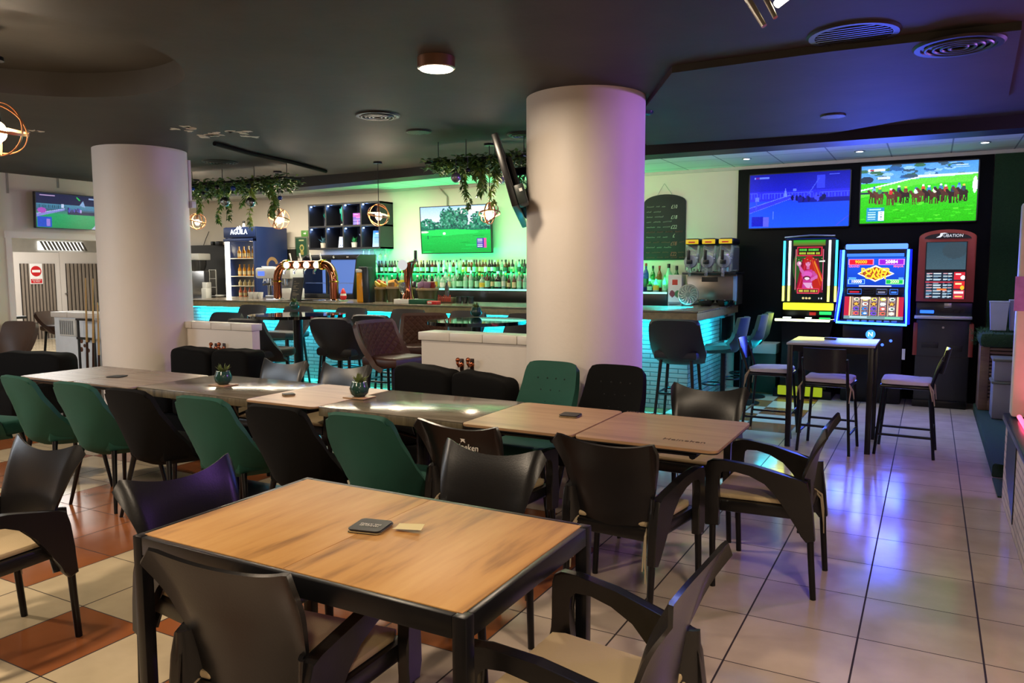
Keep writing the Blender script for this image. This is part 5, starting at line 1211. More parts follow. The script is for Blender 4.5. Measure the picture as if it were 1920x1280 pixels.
MB().box((-0.11, 0, 0.001), (0.11, 0.06, 0.2), 0.006).build('box_body', mat('violet_card', '#5a4a9a', 0.5), t); pc.mesh('printed_front', 0.215, 0.19, print_mat(), t, (0, -0.002, 0.1))
p = incell(0, 0, .55); sprig('potted_plant', 'trailing plant in a pale pot, lower left shelf compartment', p+Vector((0, -0.02, 0)), 16, 0.15, mat('bluish_leaf', '#4a7a8a', 0.5), M_PALEP)
p = incell(0, 0, .86); sprig('potted_plant', 'bushy green plant in a tan pot beside the trailing one in the shelf', p+Vector((-0.01, 0.06, 0)), 18, 0.12, M_GRNL, mat('tan_pot', '#c4a888', 0.5))
p = incell(0, 1, .62); t = thing('desk_calendar', 'white flip calendar leaning in the shelf, lower row second compartment', 'calendar', p, rot=(-0.2, 0, 0.1))
pc = Pic(30, 30, '#bcd0ff').rect(.1, .1, .9, .2, '#9ab4f0').rect(.15, .75, .3, .85, '#6a84c8').rect(.45, .75, .6, .85, '#6a84c8').rect(.72, .75, .86, .85, '#6a84c8')
MB().box((-0.085, 0, 0.0), (0.085, 0.012, 0.19), 0.002).build('card', CAPS['white'], t); pc.mesh('page', 0.16, 0.17, print_mat(), t, (0, -0.002, 0.09))
m = MB()
for k in range(8): m.tube([(-0.07+0.02*k, -0.006, 0.185), (-0.07+0.02*k, 0.0, 0.2), (-0.07+0.02*k, 0.014, 0.188)], 0.002, n=5)
m.build('spiral', M_BLACK, t)
p = incell(0, 2, .28); sprig('potted_plant', 'small green plant in a white pot, lower row third shelf compartment', p, 16, 0.13, M_GRNL, CAPS['white'])
p = incell(0, 2, .6); t = thing('martini_glass', 'martini glass beside the white potted plant in the shelf', 'glass', p+Vector((0, .06, 0))); MB().lathe([(0.04, 0), (0.04, 0.004), (0.005, 0.012), (0.005, 0.15), (0.05, 0.22), (0.047, 0.22), (0, 0.155)], n=18).build('glass', mat('pale_glass', '#cfd8ff', 0.1, trans=0.6), t)
p = incell(0, 2, .9); sprig('potted_plant', 'bluish plant in a slim pot, right side of the third lower shelf compartment', p+Vector((-0.02, .03, 0)), 12, 0.1, mat('bluish_leaf', '#4a7a8a', 0.5), M_PALEP)
p = incell(0, 3, .55); t = thing('info_card', 'blue lit notice card leaning in the lower right shelf compartment', 'card', p, rot=(-0.12, 0, 0.05))
pc = Pic(30, 48, '#5fb4ff').grad(0, 1, '#3fa8ff', '#a8c8ff').rect(.3, .12, .9, .2, '#e8f4ff')
for k in range(5): pc.rect(.18, .4+.08*k, .82-.1*(k % 2), .43+.08*k, '#4a78c8')
MB().box((-0.085, 0, 0.0), (0.085, 0.008, 0.27), 0.002).build('card_body', CAPS['white'], t); pc.mesh('card_print', 0.165, 0.262, print_mat(), t, (0, -0.002, 0.135))
# stemware hanging under the shelf and standing below
M_STEM = mat('green_lit_glass', '#bfe8d0', 0.05, trans=0.6)
g0 = None
for r, (py, up) in enumerate(((472, False), (497, True))):
    for k in range(5):
        p = aty(683+10.5*k, py, 9.95)
        lb = 'stemmed glass %s, %s from the left' % ('hanging under the wall shelf' if r == 0 else 'standing below the wall shelf', ordn(k+1))
        z = zbm-0.002 if r == 0 else ZU+0.001
        loc = (p.x, 9.93 if r == 0 else 10.11, z)
        if g0 is None:
            g0 = thing('wine_glass', lb, 'glass', loc, 0, 'stemmed glasses by the wall shelf')
            MB().lathe([(0.035, 0), (0.034, -0.004), (0.005, -0.01), (0.005, -0.075), (0.03, -0.1), (0.038, -0.14), (0.03, -0.18), (0.027, -0.18), (0.034, -0.14), (0, -0.09)], n=16).build('glass', M_STEM, g0)
        else:
            d = dup(g0, loc, 0, lb, 'stemmed glasses by the wall shelf')
            if up: d.rotation_euler = (PI, 0, 0); d.scale = (0.8, 0.8, 0.9)
# ---------------------------------------------------------------- screens
def tv(name, label, corner_px, plane, pic, strength, tilt=0.0, bz=0.012, th=0.05, axis='y'):
    (x0, y0), (x1, y1), (x2, y2) = corner_px
    if axis == 'y':
        A, Bp, Cc = aty(x0, y0, plane), aty(x1, y1, plane), aty(x2, y2, plane); W = Bp.x-A.x; H_ = (A.z+Bp.z)/2-Cc.z-(0); c = Vector(((A.x+Bp.x)/2, plane, (A.z+Bp.z)/2-H_/2)); rz = 0
    else:
        A, Bp, Cc = atx(x0, y0, plane), atx(x1, y1, plane), atx(x2, y2, plane); W = Bp.y-A.y; H_ = (A.z+Bp.z)/2-Cc.z; c = Vector((plane, (A.y+Bp.y)/2, (A.z+Bp.z)/2-H_/2)); rz = PI/2
    t = thing(name, label, 'television', c, rot=(tilt, 0, rz))
    MB().box((-W/2, 0.004, -H_/2), (W/2, th, H_/2), 0.006).build('casing', mat('tv_black', '#0b0c0e', 0.3), t)
    m = MB()
    for s in (-1, 1): m.box((s*(W/2-bz/2)-bz/2, -0.004, -H_/2), (s*(W/2-bz/2)+bz/2, 0.01, H_/2)).box((-W/2, -0.004, s*(H_/2-bz/2)-bz/2), (W/2, 0.01, s*(H_/2-bz/2)+bz/2))
    m.build('bezel', MATS['tv_black'], t)
    pic.mesh('screen', W-2*bz, H_-2*bz, screen_mat(strength), t, (0, 0.002, 0))
    dm = (YW-plane if axis == 'y' else plane-XL)-0.004
    MB().box((-0.1, th, -0.1), (0.1, max(th+0.02, dm), 0.1)).build('wall_mount', M_STEELBLK, t)
    return t, W, H_
def golf():
    p = Pic(200, 112, '#dff0ff').grad(0, .55, '#9fcaff', '#ffffff'); R = random.Random(4)
    p.rect(0, .4, 1, .55, '#1a6a54'); p.ell(.42, .3, .13, .22, '#1c7058').ell(.6, .3, .09, .18, '#155a4c').ell(.84, .36, .08, .14, '#237a60')
    p.ell(.8, .1, .3, .08, '#ffffff')
    for cx, cy, rx, ry, n in ((.42, .24, .14, .22, 160), (.6, .22, .1, .18, 110), (.83, .28, .1, .14, 110), (.1, .36, .1, .1, 80), (.25, .4, .15, .08, 80), (.6, .42, .3, .08, 120), (.93, .42, .1, .1, 60)):
        for k in range(n):
            q, r = R.random()*2*PI, R.random()**.5; p.ell(cx+rx*r*math.cos(q), cy+ry*r*math.sin(q), .014, .02, R.choice(['#0c5a4a', '#1a7a5a', '#2f8f6a', '#0a4040', '#5aa890']))
    p.grad(.52, 1, '#18c850', '#10a038'); p.ell(.38, .56, .45, .07, '#22d85a'); p.ell(.75, .66, .4, .06, '#1cb848')
    for k in range(14): p.ell(R.random(), .58+.4*R.random(), .08, .012, R.choice(['#14b848', '#1cd05a', '#0fa03a']))
    p.ell(.03, .54, .08, .025, '#d8e8d0'); p.rect(.09, .62, .1, .7, '#123040'); p.ell(.34, .58, .02, .03, '#e0e8e0')
    p.rect(.8, .7, .9, .9, '#3a2a9a').rect(.9, .7, .935, .9, '#d84a9a')
    for k in range(5): p.rect(.81, .715+.038*k, .88, .73+.038*k, '#d8d8f0')
    return p.noise(.12)
tv('television', 'television with a golf picture on the wall behind the bar', ((788, 386), (921, 384), (922, 474)), 9.99, golf(), 1.25, 0.06)
def race(base='blue'):
    p = Pic(150, 88, '#2a2ad0'); R = random.Random(9)
    p.grad(0, .32, '#20209a', '#3030c8').grad(.32, .5, '#5040e0', '#5a50e8').grad(.5, 1, '#3a7af0', '#4a9af8')
    p.rect(.5, .47, 1, .55, '#1c1c90')
    for k in range(34): p.line(.02+.03*k, .35+.004*k*.3, .02+.03*k, .45, .004, '#8a8af8')
    p.line(0, .35, 1, .37, .005, '#a0a0ff'); p.poly([(0, .62), (.42, .42), (.42, .47), (0, .72)], '#7060f0'); p.line(0, .62, .42, .4, .006, '#d0d0ff'); p.line(0, .72, .42, .47, .004, '#c0c0ff')
    for k in range(18): p.line(.02*k+.02, .61-.0105*k, .02*k+.02, .69-.0115*k, .003, '#b8b8ff')
    p.poly([(.35, .43), (.37, .27), (.39, .43)], '#e0e0ff').rect(.45, .28, .48, .33, '#c8c8ff').rect(.06, .42, .1, .5, '#c8c8ff').line(.075, .5, .07, .65, .006, '#8888f0')
    p.rect(.68, .06, .76, .3, '#6a6af0').line(.6, .4, .7, .12, .004, '#a0a0ff')
    for k in range(20): x = .44+.33*R.random(); p.ell(x, .45+.04*R.random(), .014, .05, R.choice(['#101060', '#3a2a8a', '#2020a0', '#8a7af0', '#181850']))
    p.rect(.05, .045, .07, .085, '#f0f0ff').rect(.06, .05, .1, .08, '#d04090').rect(.1, .045, .2, .085, '#c8d0ff').rect(.8, .04, .9, .06, '#b0b0ff')
    p.rect(.03, .78, .15, .97, '#2a30c0').rect(.15, .8, .21, .98, '#c8a8f0').line(.25, .7, .25, .84, .004, '#d0e0ff').line(.88, .98, 1, .8, .005, '#9a8af8')
    p.a *= np.array([.16, .26, .95]); return p.noise(.12)
tv('television', 'left wall television over the slot machines, with a blue tinted race picture', ((1405, 326), (1597, 318), (1597, 425)), 10.05, race(), 1.2, 0.0)
def horses():
    p = Pic(170, 92, '#3a7ad0'); R = random.Random(11)
    p.grad(0, .3, '#4a90e8', '#5aa0e0').grad(.3, 1, '#38c818', '#28b010')
    for k in range(50): p.ell(R.random(), .02+.2*R.random(), .05, .03, R.choice(['#2a5a9a', '#5a9ae0', '#8abcf0', '#34506a', '#3a6a50']))
    p.line(0, .42, .6, .2, .012, '#d8f0ff').line(0, .47, .35, .32, .008, '#a8e0ff').rect(.5, .2, 1, .24, '#d0e8ff').poly([(0, .45), (.45, .26), (1, .22), (1, .34), (.5, .36), (0, .55)], '#58d038')
    p.rect(0, .46, .25, .49, '#203048').ell(.05, .24, .06, .06, '#24344a').ell(.2, .22, .05, .03, '#30405a').rect(.15, .2, .26, .24, '#c8e0f0')
    for k, (x, c) in enumerate(((.12, '#70b0c8'), (.17, '#3a8a5a'), (.27, '#c83030'), (.34, '#28406a'), (.4, '#704030'), (.49, '#d8e0e8'), (.55, '#c05030'), (.6, '#3080c0'), (.65, '#e0d8c8'), (.7, '#4078b0'), (.74, '#b04040'), (.8, '#283858'), (.85, '#60a0c8'), (.89, '#304050'))):
        y = .52+.02*(k % 3); b = R.choice(['#4a2a1c', '#3a2018', '#5a3424', '#2a1a16'])
        p.ell(x, y-.02, .038, .05, b)
        for d in (-.03, -.014, .014, .03): p.line(x+d, y, x+d+R.uniform(-.012, .012), y+.13, .006, b)
        p.line(x-.03, y-.04, x-.05, y-.09, .014, b); p.ell(x, y-.09, .018, .045, c); p.ell(x, y-.145, .011, .018, R.choice(['#f0f0f0', '#c03030', '#3060c0', '#e0c040']))
    for k in range(60): x = R.random(); p.ell(x, .66+.32*R.random(), .03, .008, R.choice(['#30b818', '#40d020', '#2aa010', '#58e030']))
    p.rect(.06, .73, .22, .97, '#2a8ac0').rect(.165, .79, .22, .96, '#e8f4f8').rect(.08, .75, .19, .77, '#a8e8ff')
    for k in range(4): p.rect(.07, .8+.04*k, .14, .82+.04*k, '#b8e0f8'); p.rect(.18, .81+.037*k, .2, .825+.037*k, '#6a8a9a')
    p.rect(.06, .05, .08, .1, '#f0f0f0').rect(.075, .06, .11, .09, '#b03040').rect(.11, .055, .21, .095, '#d8ecff').rect(.82, .05, .92, .07, '#d8f0ff').rect(.8, .09, .93, .1, '#a8d0ff').ell(.98, .4, .02, .14, '#e0e8f0')
    return p.noise(.15)
tv('television', 'right wall television over the slot machines, showing horses and jockeys', ((1614, 311), (1838, 297), (1836, 415)), 10.03, horses(), 1.3, 0.0)
def race2():
    p = Pic(120, 70, '#1c2048'); R = random.Random(5)
    p.grad(.3, .45, '#5090b0', '#3a7aa0').grad(.45, .6, '#3a5a80', '#30a070').grad(.58, 1, '#18a868', '#149858'); p.rect(.5, .48, 1, .58, '#1c2850')
    for k in range(16): p.line(.02+.03*k, .34, .02+.03*k, .42, .006, '#204860')
    p.poly([(0, .6), (.45, .42), (.45, .47), (0, .7)], '#8a90e0'); p.line(0, .6, .45, .42, .008, '#c0c8f8').ell(.09, .5, .07, .08, '#b050c0').rect(.02, .68, .24, .98, '#2050d0').rect(.16, .74, .22, .96, '#9a80e0')
    for k in range(14): p.ell(.48+.25*R.random(), .42+.06*R.random(), .015, .05, R.choice(['#1c1c40', '#5050c0', '#c0b0f0', '#3a3a80']))
    p.poly([(.7, .3), (.76, .15), (.8, .35)], '#8ab0e0').line(.66, .06, .7, .14, .014, '#30c860').rect(.4, .28, .44, .4, '#c8d8f8').rect(.86, .06, .96, .1, '#a0b8e0').rect(.06, .04, .3, .07, '#c8a8d8').poly([(.9, 1), (1, .8), (1, 1)], '#c0c8e8')
    return p.noise(.12)
ltv, W, H_ = tv('television', 'television with a green race picture high on the left wall', ((64, 362), (182, 365), (178, 432)), XL+0.16, race2(), 0.8, 0.05, axis='x')
# big tilted television hung from the ceiling, seen edge-on by the middle pillar
pA, pB = atd(928, 252, 5.0), atd(968, 388, 5.0)
t = thing('television', 'black television hung from the ceiling by the middle pillar, seen edge on', 'television', (pA+pB)/2)
ax = (pA-pB); Ht = ax.length; zv = ax.normalized(); dv = Vector((-0.43, 0.9, 0)).normalized(); xv = (dv-zv*dv.dot(zv)).normalized(); yv = zv.cross(xv)
rm = Matrix.Identity(4)
for i in range(3): rm[i][0], rm[i][1], rm[i][2] = xv[i], yv[i], zv[i]
t.matrix_world = Matrix.Translation((pA+pB)/2+xv*0.5) @ rm
MB().box((-0.55, -0.02, -Ht/2), (0.55, 0.025, Ht/2), 0.008).build('casing', MATS['tv_black'], t)
MB().box((-0.46, -0.06, -Ht/2+0.04), (0.46, -0.02, Ht*0.2), 0.02).build('rear_housing', mat('tv_back_black', '#070708', 0.7, spec=0.2), t)
MB().box((-0.555, -0.085, -Ht/2-0.0), (-0.40, -0.02, -Ht/2+0.13), 0.01).build('port_box', mat('dark_green_plastic', '#14201c', 0.4), t)
MB().box((-0.556, -0.07, -Ht/2+0.08), (-0.553, -0.05, -Ht/2+0.1)).build('sticker', CAPS['white'], t)
bpy.context.view_layer.update(); mi_ = t.matrix_world.inverted()
w0 = t.matrix_world @ Vector((0.1, -0.05, 0.1)); w1 = t.matrix_world @ Vector((0, -0.22, 0.05))
MB().tube([mi_ @ w0, mi_ @ w1, mi_ @ Vector((w1.x, w1.y, w1.z+0.1)), mi_ @ Vector((w1.x, w1.y, CEIL))], 0.03).build('ceiling_arm', M_STEELBLK, t)
# ---------------------------------------------------------------- chalkboard, framed green picture, exit sign
YC = 10.13
q0, q1 = aty(1205, 375, YC), aty(1284, 487, YC); cx = aty(1246, 400, YC).x; a = q1.x-cx; zt = aty(1250, 364, YC).z; zs_ = aty(1284, 378, YC).z; zb = q1.z
t = thing('chalkboard', 'black arched chalkboard with handwritten prices on the white wall', 'chalkboard', (cx, YC, zb)); h = zs_-zb
pts = [(-a, 0), (a, 0), (a, h)]+[(a*math.cos(k*PI/16), h+(zt-zs_)*math.sin(k*PI/16)) for k in range(1, 16)]+[(-a, h)]
MB().prism(pts, 'y', 0, 0.015, 0.003).build('board', mat('slate', '#15171a', 0.7, var=0.25, nscale=12), t)
M_CHALK = mat('white_chalk', '#b9b9a8', 0.9, var=0.1); M_CHALKR = mat('red_chalk', '#a8665a', 0.9, var=0.1)
R = random.Random(8)
for k in range(11):
    z = h*1.0-0.055-k*0.068; red = k in (5, 7, 9, 10)
    m = MB(); x = -a+0.04; xe = x+a*R.uniform(.7, 1.25) if not red else a*0.75
    while x < xe:
        n = R.randint(3, 7); P = []
        for j in range(n*2): P.append((x+j*0.009, -0.002, z+(0.014 if j % 2 else -0.004)*R.uniform(.3, 1.2)))
        m.tube(P, 0.0022, n=4); x += n*0.018+0.025
    m.build('chalk_writing', M_CHALKR if red else M_CHALK, t)
for k, (s, zz) in enumerate((('£10', 0.92), ('£18', 0.74), ('£22', 0.57), ('£', 0.42), ('£18', 0.28), ('£22', 0.1))):
    text('chalk_price', s, 0.07, M_CHALK if k < 4 else M_CHALKR, t, (a*0.45, -0.002, h*zz), ext=0.001, sx=0.8, shear=0.2)
kn = aty(1246, 344, YC)
MB().tube([(-a*0.35, 0, h+(zt-zs_)*0.92), (kn.x-cx, -0.005, kn.z-zb), (a*0.35, 0, h+(zt-zs_)*0.92)], 0.003, n=5).build('hanging_wire', M_STEEL, t)
q0, q1 = aty(553, 444, 10.13), aty(578, 482, 10.13)
t = thing('framed_picture', 'green framed print on the wall left of the cube shelf', 'picture', ((q0.x+q1.x)/2, 10.13, (q0.z+q1.z)/2)); w_, h_ = q1.x-q0.x, q0.z-q1.z
Pic(24, 36, '#1f4a30').rect(.3, .08, .75, .18, '#a8a878').ell(.55, .55, .2, .2, '#b8a860').ell(.55, .55, .12, .12, '#3a5a30').rect(.4, .75, .7, .95, '#a0904a').mesh('print', w_-0.05, h_-0.05, print_mat(), t, (0, -0.008, 0))
MB().box((-w_/2, -0.004, -h_/2), (w_/2, 0.012, h_/2), 0.003).build('frame', mat('grey_green_frame', '#5c6250', 0.5), t)
q0, q1 = aty(564, 432, 10.13), aty(577, 443, 10.13)
t = thing('exit_sign', 'small green safety sign on the wall left of the cube shelf', 'sign', ((q0.x+q1.x)/2, 10.135, (q0.z+q1.z)/2)); MB().box((-(q1.x-q0.x)/2, 0, -(q0.z-q1.z)/2), ((q1.x-q0.x)/2, 0.01, (q0.z-q1.z)/2), 0.003).build('sign_plate', mat('sign_green', '#5f9a4a', 0.4, var=0.25), t)
MB().prism([(-0.02, -0.01), (0.015, -0.01), (0.015, -0.025), (0.04, 0), (0.015, 0.025), (0.015, 0.01), (-0.02, 0.01)], 'y', -0.003, 0).build('arrow', MATS['sign_white'], t)
# ================================================================ slot machine wall on the right
struct('trim_7', MB().box((-2.21, 10.10, 0), (0.56, YW-0.001, ZC2-0.045), 0.004), mat('black_wall_panel', '#030307', 0.6, var=0.2, spec=0.15))
M_TURF = mat('artificial_turf', '#17361a', 0.95, var=0.45, nscale=60, bump=0.6, bscale=180)
o = MB().box((0.565, 10.08, 0), (2.5, YW-0.001, ZC2-0.045)).build('turf_wall_panel', M_TURF); tag(o, 'dark green artificial turf panel covering the wall right of the slot machines', 'turf panel')
M_CAB = mat('slot_cabinet_black', '#060609', 0.35, spec=0.3)
YM = 9.65
def led_tube(m, pts, r=0.012): return m.tube(pts, r, n=8)
# --- left machine: yellow and cyan lights
x0, x1 = aty(1467, 500, YM).x, aty(1569, 500, YM).x; cx = (x0+x1)/2; a = (x1-x0)/2
zt = aty(1515, 446, YM).z; zsb = aty(1515, 564, YM).z; zbar0, zbar1 = aty(1515, 568, YM).z, aty(1515, 581, YM).z; zdk = aty(1515, 597, YM).z
t = thing('slot_machine', 'slot machine with yellow light bar, cyan tubes and a red haired figure on screen', 'slot machine', (cx, YM, 0))
MB().box((-a*1.0, 0.02, zdk), (a*1.0, 0.4, zt), 0.04).build('upper_cabinet', M_CAB, t)
MB().prism([(-a*1.02, zdk-0.02), (a*0.98, zdk-0.02), (a*0.72, 0.62), (a*0.8, 0.1), (-a*1.0, 0.1), (-a*0.9, 0.62)], 'y', 0.0, 0.42, 0.01).build('lower_cabinet', M_CAB, t)
MB().box((-a*1.12, -0.16, zdk-0.03), (a*1.0, 0.1, zdk), 0.01).build('deck', M_CAB, t)
MB().tube([(-a*1.13, -0.165, zdk-0.012), (a*0.85, -0.165, zdk-0.012), (a*0.98, -0.02, zdk-0.012)], 0.014).build('deck_light', glow('pale_yellow_led', '#f4ffc0', 4), t)
MB().box((-a*0.93, -0.01, zbar1), (a*0.93, 0.02, zbar0), 0.008).build('light_bar', glow('yellow_light_bar', '#e4f020', 2.2), t)
sw, sh_ = (aty(1546, 500, YM).x-aty(1486, 500, YM).x), aty(1515, 450, YM).z-zsb
pc = Pic(96, 176, '#0a1410')
pc.grad(0, .09, '#20c030', '#7a5a30').rect(.08, .15, .95, .86, '#1a3a1c').ell(.3, .45, .3, .3, '#2f5a24').poly([(.3, .86), (.12, .8), (.3, .3), (.8, .3), (.97, .86)], '#8a1030')
pc.ell(.52, .38, .2, .12, '#c01c1c').poly([(.36, .33), (.7, .33), (.97, .62), (.86, .86), (.6, .8)], '#c8281c').poly([(.34, .36), (.14, .84), (.4, .84), (.5, .45)], '#b8142c').line(.68, .36, .92, .66, .018, '#f0902a').line(.6, .33, .88, .74, .012, '#e05018').line(.4, .4, .2, .8, .012, '#e03050')
pc.poly([(.36, .5), (.6, .48), (.72, .58), (.62, .66), (.66, .86), (.3, .86), (.34, .66), (.27, .56)], '#d03a9a').ell(.46, .56, .16, .05, '#e860c8').ell(.45, .62, .12, .035, '#7a1040').ell(.46, .63, .08, .022, '#fff0f8').poly([(.33, .7), (.62, .7), (.55, .8), (.45, .78)], '#f0b0e0').poly([(.6, .72), (.72, .86), (.58, .86)], '#f4c8e0')
pc.line(.34, .54, .25, .47, .035, '#d868b8').line(.25, .47, .2, .4, .028, '#d868b8').ell(.2, .385, .07, .04, '#e8a0c8').ell(.22, .38, .035, .02, '#fff0f8').line(.66, .54, .76, .6, .035, '#d050a8').line(.76, .6, .6, .65, .026, '#e070c0')
pc.rect(.44, .42, .53, .48, '#d868a8').ell(.48, .385, .075, .045, '#f098c8').poly([(.38, .38), (.44, .335), (.58, .335), (.62, .4), (.57, .37), (.48, .355)], '#c01c24').rect(.43, .372, .46, .38, '#701030').rect(.5, .372, .53, .38, '#701030').rect(.46, .405, .5, .411, '#a01840')
pc.rect(.12, .11, .92, .26, '#e0304a').rect(.16, .125, .88, .245, '#301010')
for k in range(16):
    if k % 9 != 6: pc.rect(.2+.04*k, .14, .232+.04*k, .175, '#58e850')
    if k % 7 != 5: pc.rect(.2+.04*k, .2, .232+.04*k, .232, '#c8e040')
pc.rect(.08, .15, .1, .82, '#ff8aa0').rect(.94, .15, .96, .82, '#ff70a0').rect(.16, .79, .84, .88, '#f04060').rect(.19, .805, .81, .865, '#50101c')
for k in range(18):
    if k % 6 != 4: pc.rect(.22+.032*k, .82, .245+.032*k, .85, '#e0d050')
for k in range(3): pc.ell(.36+.1*k, .955, .04, .018, '#f0d890')
pc.ell(.85, .955, .02, .014, '#e0e0e0').ell(.93, .955, .02, .016, '#ffffff').poly([(.82, .34), (1, .33), (1, .355), (.82, .36)], '#f8fff0')
for k in range(10): pc.ell(.1+.09*k, .3+.02*(k % 3), .012, .007, '#a8f070')
pc.mesh('screen', sw, sh_, screen_mat(0.85), t, ((aty(1516, 500, YM).x-cx), 0.005, (zsb+sh_/2)))
MB().tube([(-a*0.95, 0.02, zt+0.01), (0, 0.0, zt+0.03), (a*0.9, 0.02, zt+0.02)], 0.01).build('top_trim', M_STEEL, t)
for s in (-1, 1):
    for q, (mn, c0) in enumerate((('cyan_tube', '#38c0ff'), ('white_tube', '#e8fff0'))):
        x = s*(a*0.94-q*0.062 if s < 0 else a*0.98-q*0.075)
        MB().tube([(x, 0.0, zt-0.03), (x, 0.0, zsb+0.18)], 0.013).build('light_tube', glow(mn, c0, 2.6), t)
        MB().tube([(x, 0.0, zsb+0.175), (x, 0.0, zsb-0.005)], 0.013).build('light_tube', glow('lime_tube', '#f0ff70', 2.2), t)
for k, (x, w_, c) in enumerate(((-0.22, 0.045, 'white_tube'), (0.02, 0.035, 'white_tube'), (0.2, 0.06, 'green_button'))):
    if c == 'green_button': glow(c, '#20e060', 1.6)
    MB().box((x-w_, -0.1, zdk+0.005), (x+w_, -0.05, zdk+0.018), 0.004).build('button', MATS[c], t)
MB().box((0.02, -0.005, zdk+0.04), (0.09, 0.02, zdk+0.075)).build('red_display', glow('red_display', '#c02010', 0.8), t)
MB().box((0.13, -0.005, zdk+0.05), (0.26, 0.02, zdk+0.085), 0.003).build('green_display', MATS['green_button'], t)
p0, p1 = aty(1470, 738, 9.62), aty(1540, 752, 9.62)
MB().box((-0.36, -0.08, 0.0), (0.3, 0.42, 0.1), 0.01).build('plinth', M_CAB, t)
MB().box((-0.3, -0.085, 0.03), (0.2, -0.08, 0.14), 0.01).build('foot_light', glow('lime_foot_light', '#c8e020', 0.45), t)
# --- middle machine: blue LED frame
YM2 = 9.6
x0, x1 = aty(1577, 530, YM2).x, aty(1703, 530, YM2).x; cx = (x0+x1)/2; a = (x1-x0)/2
z_ = lambda py: aty(1640, py, YM2).z
t = thing('slot_machine', 'slot machine with a blue LED frame and reels of fruit symbols, middle of the three', 'slot machine', (cx, YM2, 0))
MB().box((-a*0.98, 0.02, 0.88), (a*1.0, 0.44, z_(458)), 0.03).build('upper_cabinet', M_CAB, t)
MB().box((-a*0.92, 0.03, 0.0), (a*0.92, 0.44, 0.9), 0.02).build('lower_cabinet', M_CAB, t)
MB().box((-a*0.9, 0.0, z_(467)), (a*0.95, 0.03, z_(457)), 0.012).build('top_light', glow('blue_cap_light', '#4a78ff', 2.4), t)
m = MB(); led_tube(m, [(-a*0.96, 0, z_(468)), (-a*0.98, 0, z_(545)), (-a*1.06, -0.14, z_(604)), (a*1.0, -0.14, z_(606)), (a*0.96, 0, z_(545)), (a*0.97, 0, z_(468))], 0.014); m.build('led_frame', glow('blue_led', '#2a74ff', 12), t)
for P_ in ([(-a*1.0, 0.02, z_(468)), (-a*1.02, 0.02, z_(545)), (-a*1.08, -0.08, z_(603))], [(a*1.02, -0.08, z_(605)), (a*1.0, 0.02, z_(545)), (a*1.0, 0.02, z_(468))]): led_tube(MB(), P_, 0.026).build('frame_trim', mat('blue_frame', '#1226c8', 0.25, emit='#0410ff', estr=3.5), t)
MB().box((-a*0.85, 0.0, z_(481)), (a*0.85, 0.02, z_(475)), 0.004).build('blue_strip', glow('blue_strip', '#3a7af8', 1.3), t)
pc = Pic(110, 62, '#1244c8')
pc.grad(0, 1, '#1a50d8', '#0c38a8').rect(.02, .06, .46, .26, '#ff80b0').rect(.035, .08, .445, .24, '#d01830').rect(.55, .06, .99, .26, '#e080e8').rect(.565, .08, .975, .24, '#8a1cc0')
pc.poly([(.18, .55), (.5, .27), (.83, .55), (.5, .82)], '#fff4d0').poly([(.22, .55), (.5, .32), (.78, .55), (.5, .77)], '#8a3a1c').ell(.5, .55, .2, .16, '#a04a20')
pc.rect(.02, .74, .32, .9, '#8ac8ff').rect(.035, .76, .305, .88, '#1850c8').rect(.68, .74, .99, .9, '#a8f0c0').rect(.695, .76, .975, .88, '#18b048').rect(.22, .95, .78, .985, '#f8f0d8').rect(.03, .68, .16, .72, '#58a8f8').rect(.9, .68, .98, .72, '#58a8f8')
pw, ph = aty(1696, 500, YM2).x-aty(1588, 500, YM2).x, z_(482)-z_(538)
sx0 = aty(1642, 500, YM2).x-cx; sz = (z_(482)+z_(538))/2
pc.mesh('jackpot_screen', pw, ph, screen_mat(1.4), t, (sx0, 0.005, sz))
G1 = glow('gold_letters', '#ffb020', 2.0); G2 = glow('white_letters', '#ffffff', 1.8)
for s, u, v, sz_, m_ in (('POWER', .5, .465, .086, G1), ('CASH', .5, .645, .086, G1), ('90000', .24, .16, .05, G1), ('20884', .77, .16, .05, G2), ('GRAND', .12, .31, .032, glow('pink_letters', '#ff70a8', 1.2)), ('MAJOR', .89, .31, .032, MATS['pink_letters']), ('10000', .17, .82, .045, G2), ('2000', .835, .82, .045, glow('pale_green_letters', '#d8ffc0', 1.5))):
    text('screen_lettering', s, sz_, m_, t, (sx0+(u-.5)*pw, 0.002, sz+(.5-v)*ph), ext=0.0008, bold=0.003 if sz_ > .08 else 0.0008)
MB().box((-a*0.9, 0.0, z_(553)), (a*0.9, 0.03, z_(540)), 0.004).build('payment_panel', M_SMOKE, t)
for k, (px, w_, mm_) in enumerate(((1602, 22, 'blue_strip'), (1628, 16, 'label_dark'), (1653, 16, 'steel'), (1676, 12, 'blue_strip'))):
    x = aty(px, 546, YM2).x-cx; hw = w_*0.0033
    fr = MB(); fr.tube([(x-hw, -0.004, z_(551)), (x+hw, -0.004, z_(551)), (x+hw, -0.004, z_(542)), (x-hw, -0.004, z_(542))], 0.004, n=6, closed=True)
    fr.build('slot_frame', MATS.get(mm_) or M_STEEL, t)
    MB().box((x-hw*0.7, -0.003, z_(549)), (x+hw*0.7, 0.0, z_(546))).build('slot_mouth', [glow('red_slot', '#d02038', 1.0), M_BLACK, MATS['cap_white'], MATS['blue_strip']][k], t)
pc = Pic(120, 56, '#20102a'); R = random.Random(3)
pc.rect(0, 0, .08, .86, '#b02038').rect(.92, 0, 1, .86, '#b02038').rect(.08, 0, .12, .86, '#d8b088').rect(.88, 0, .92, .86, '#d8b088')
cols = {'c': '#f0d8c0', 'w': '#e8f8f0', 's': '#f0b040', 'p': '#6a40d0', 'b': '#3080d0', 'r': '#e06050', 'y': '#f0e060'}
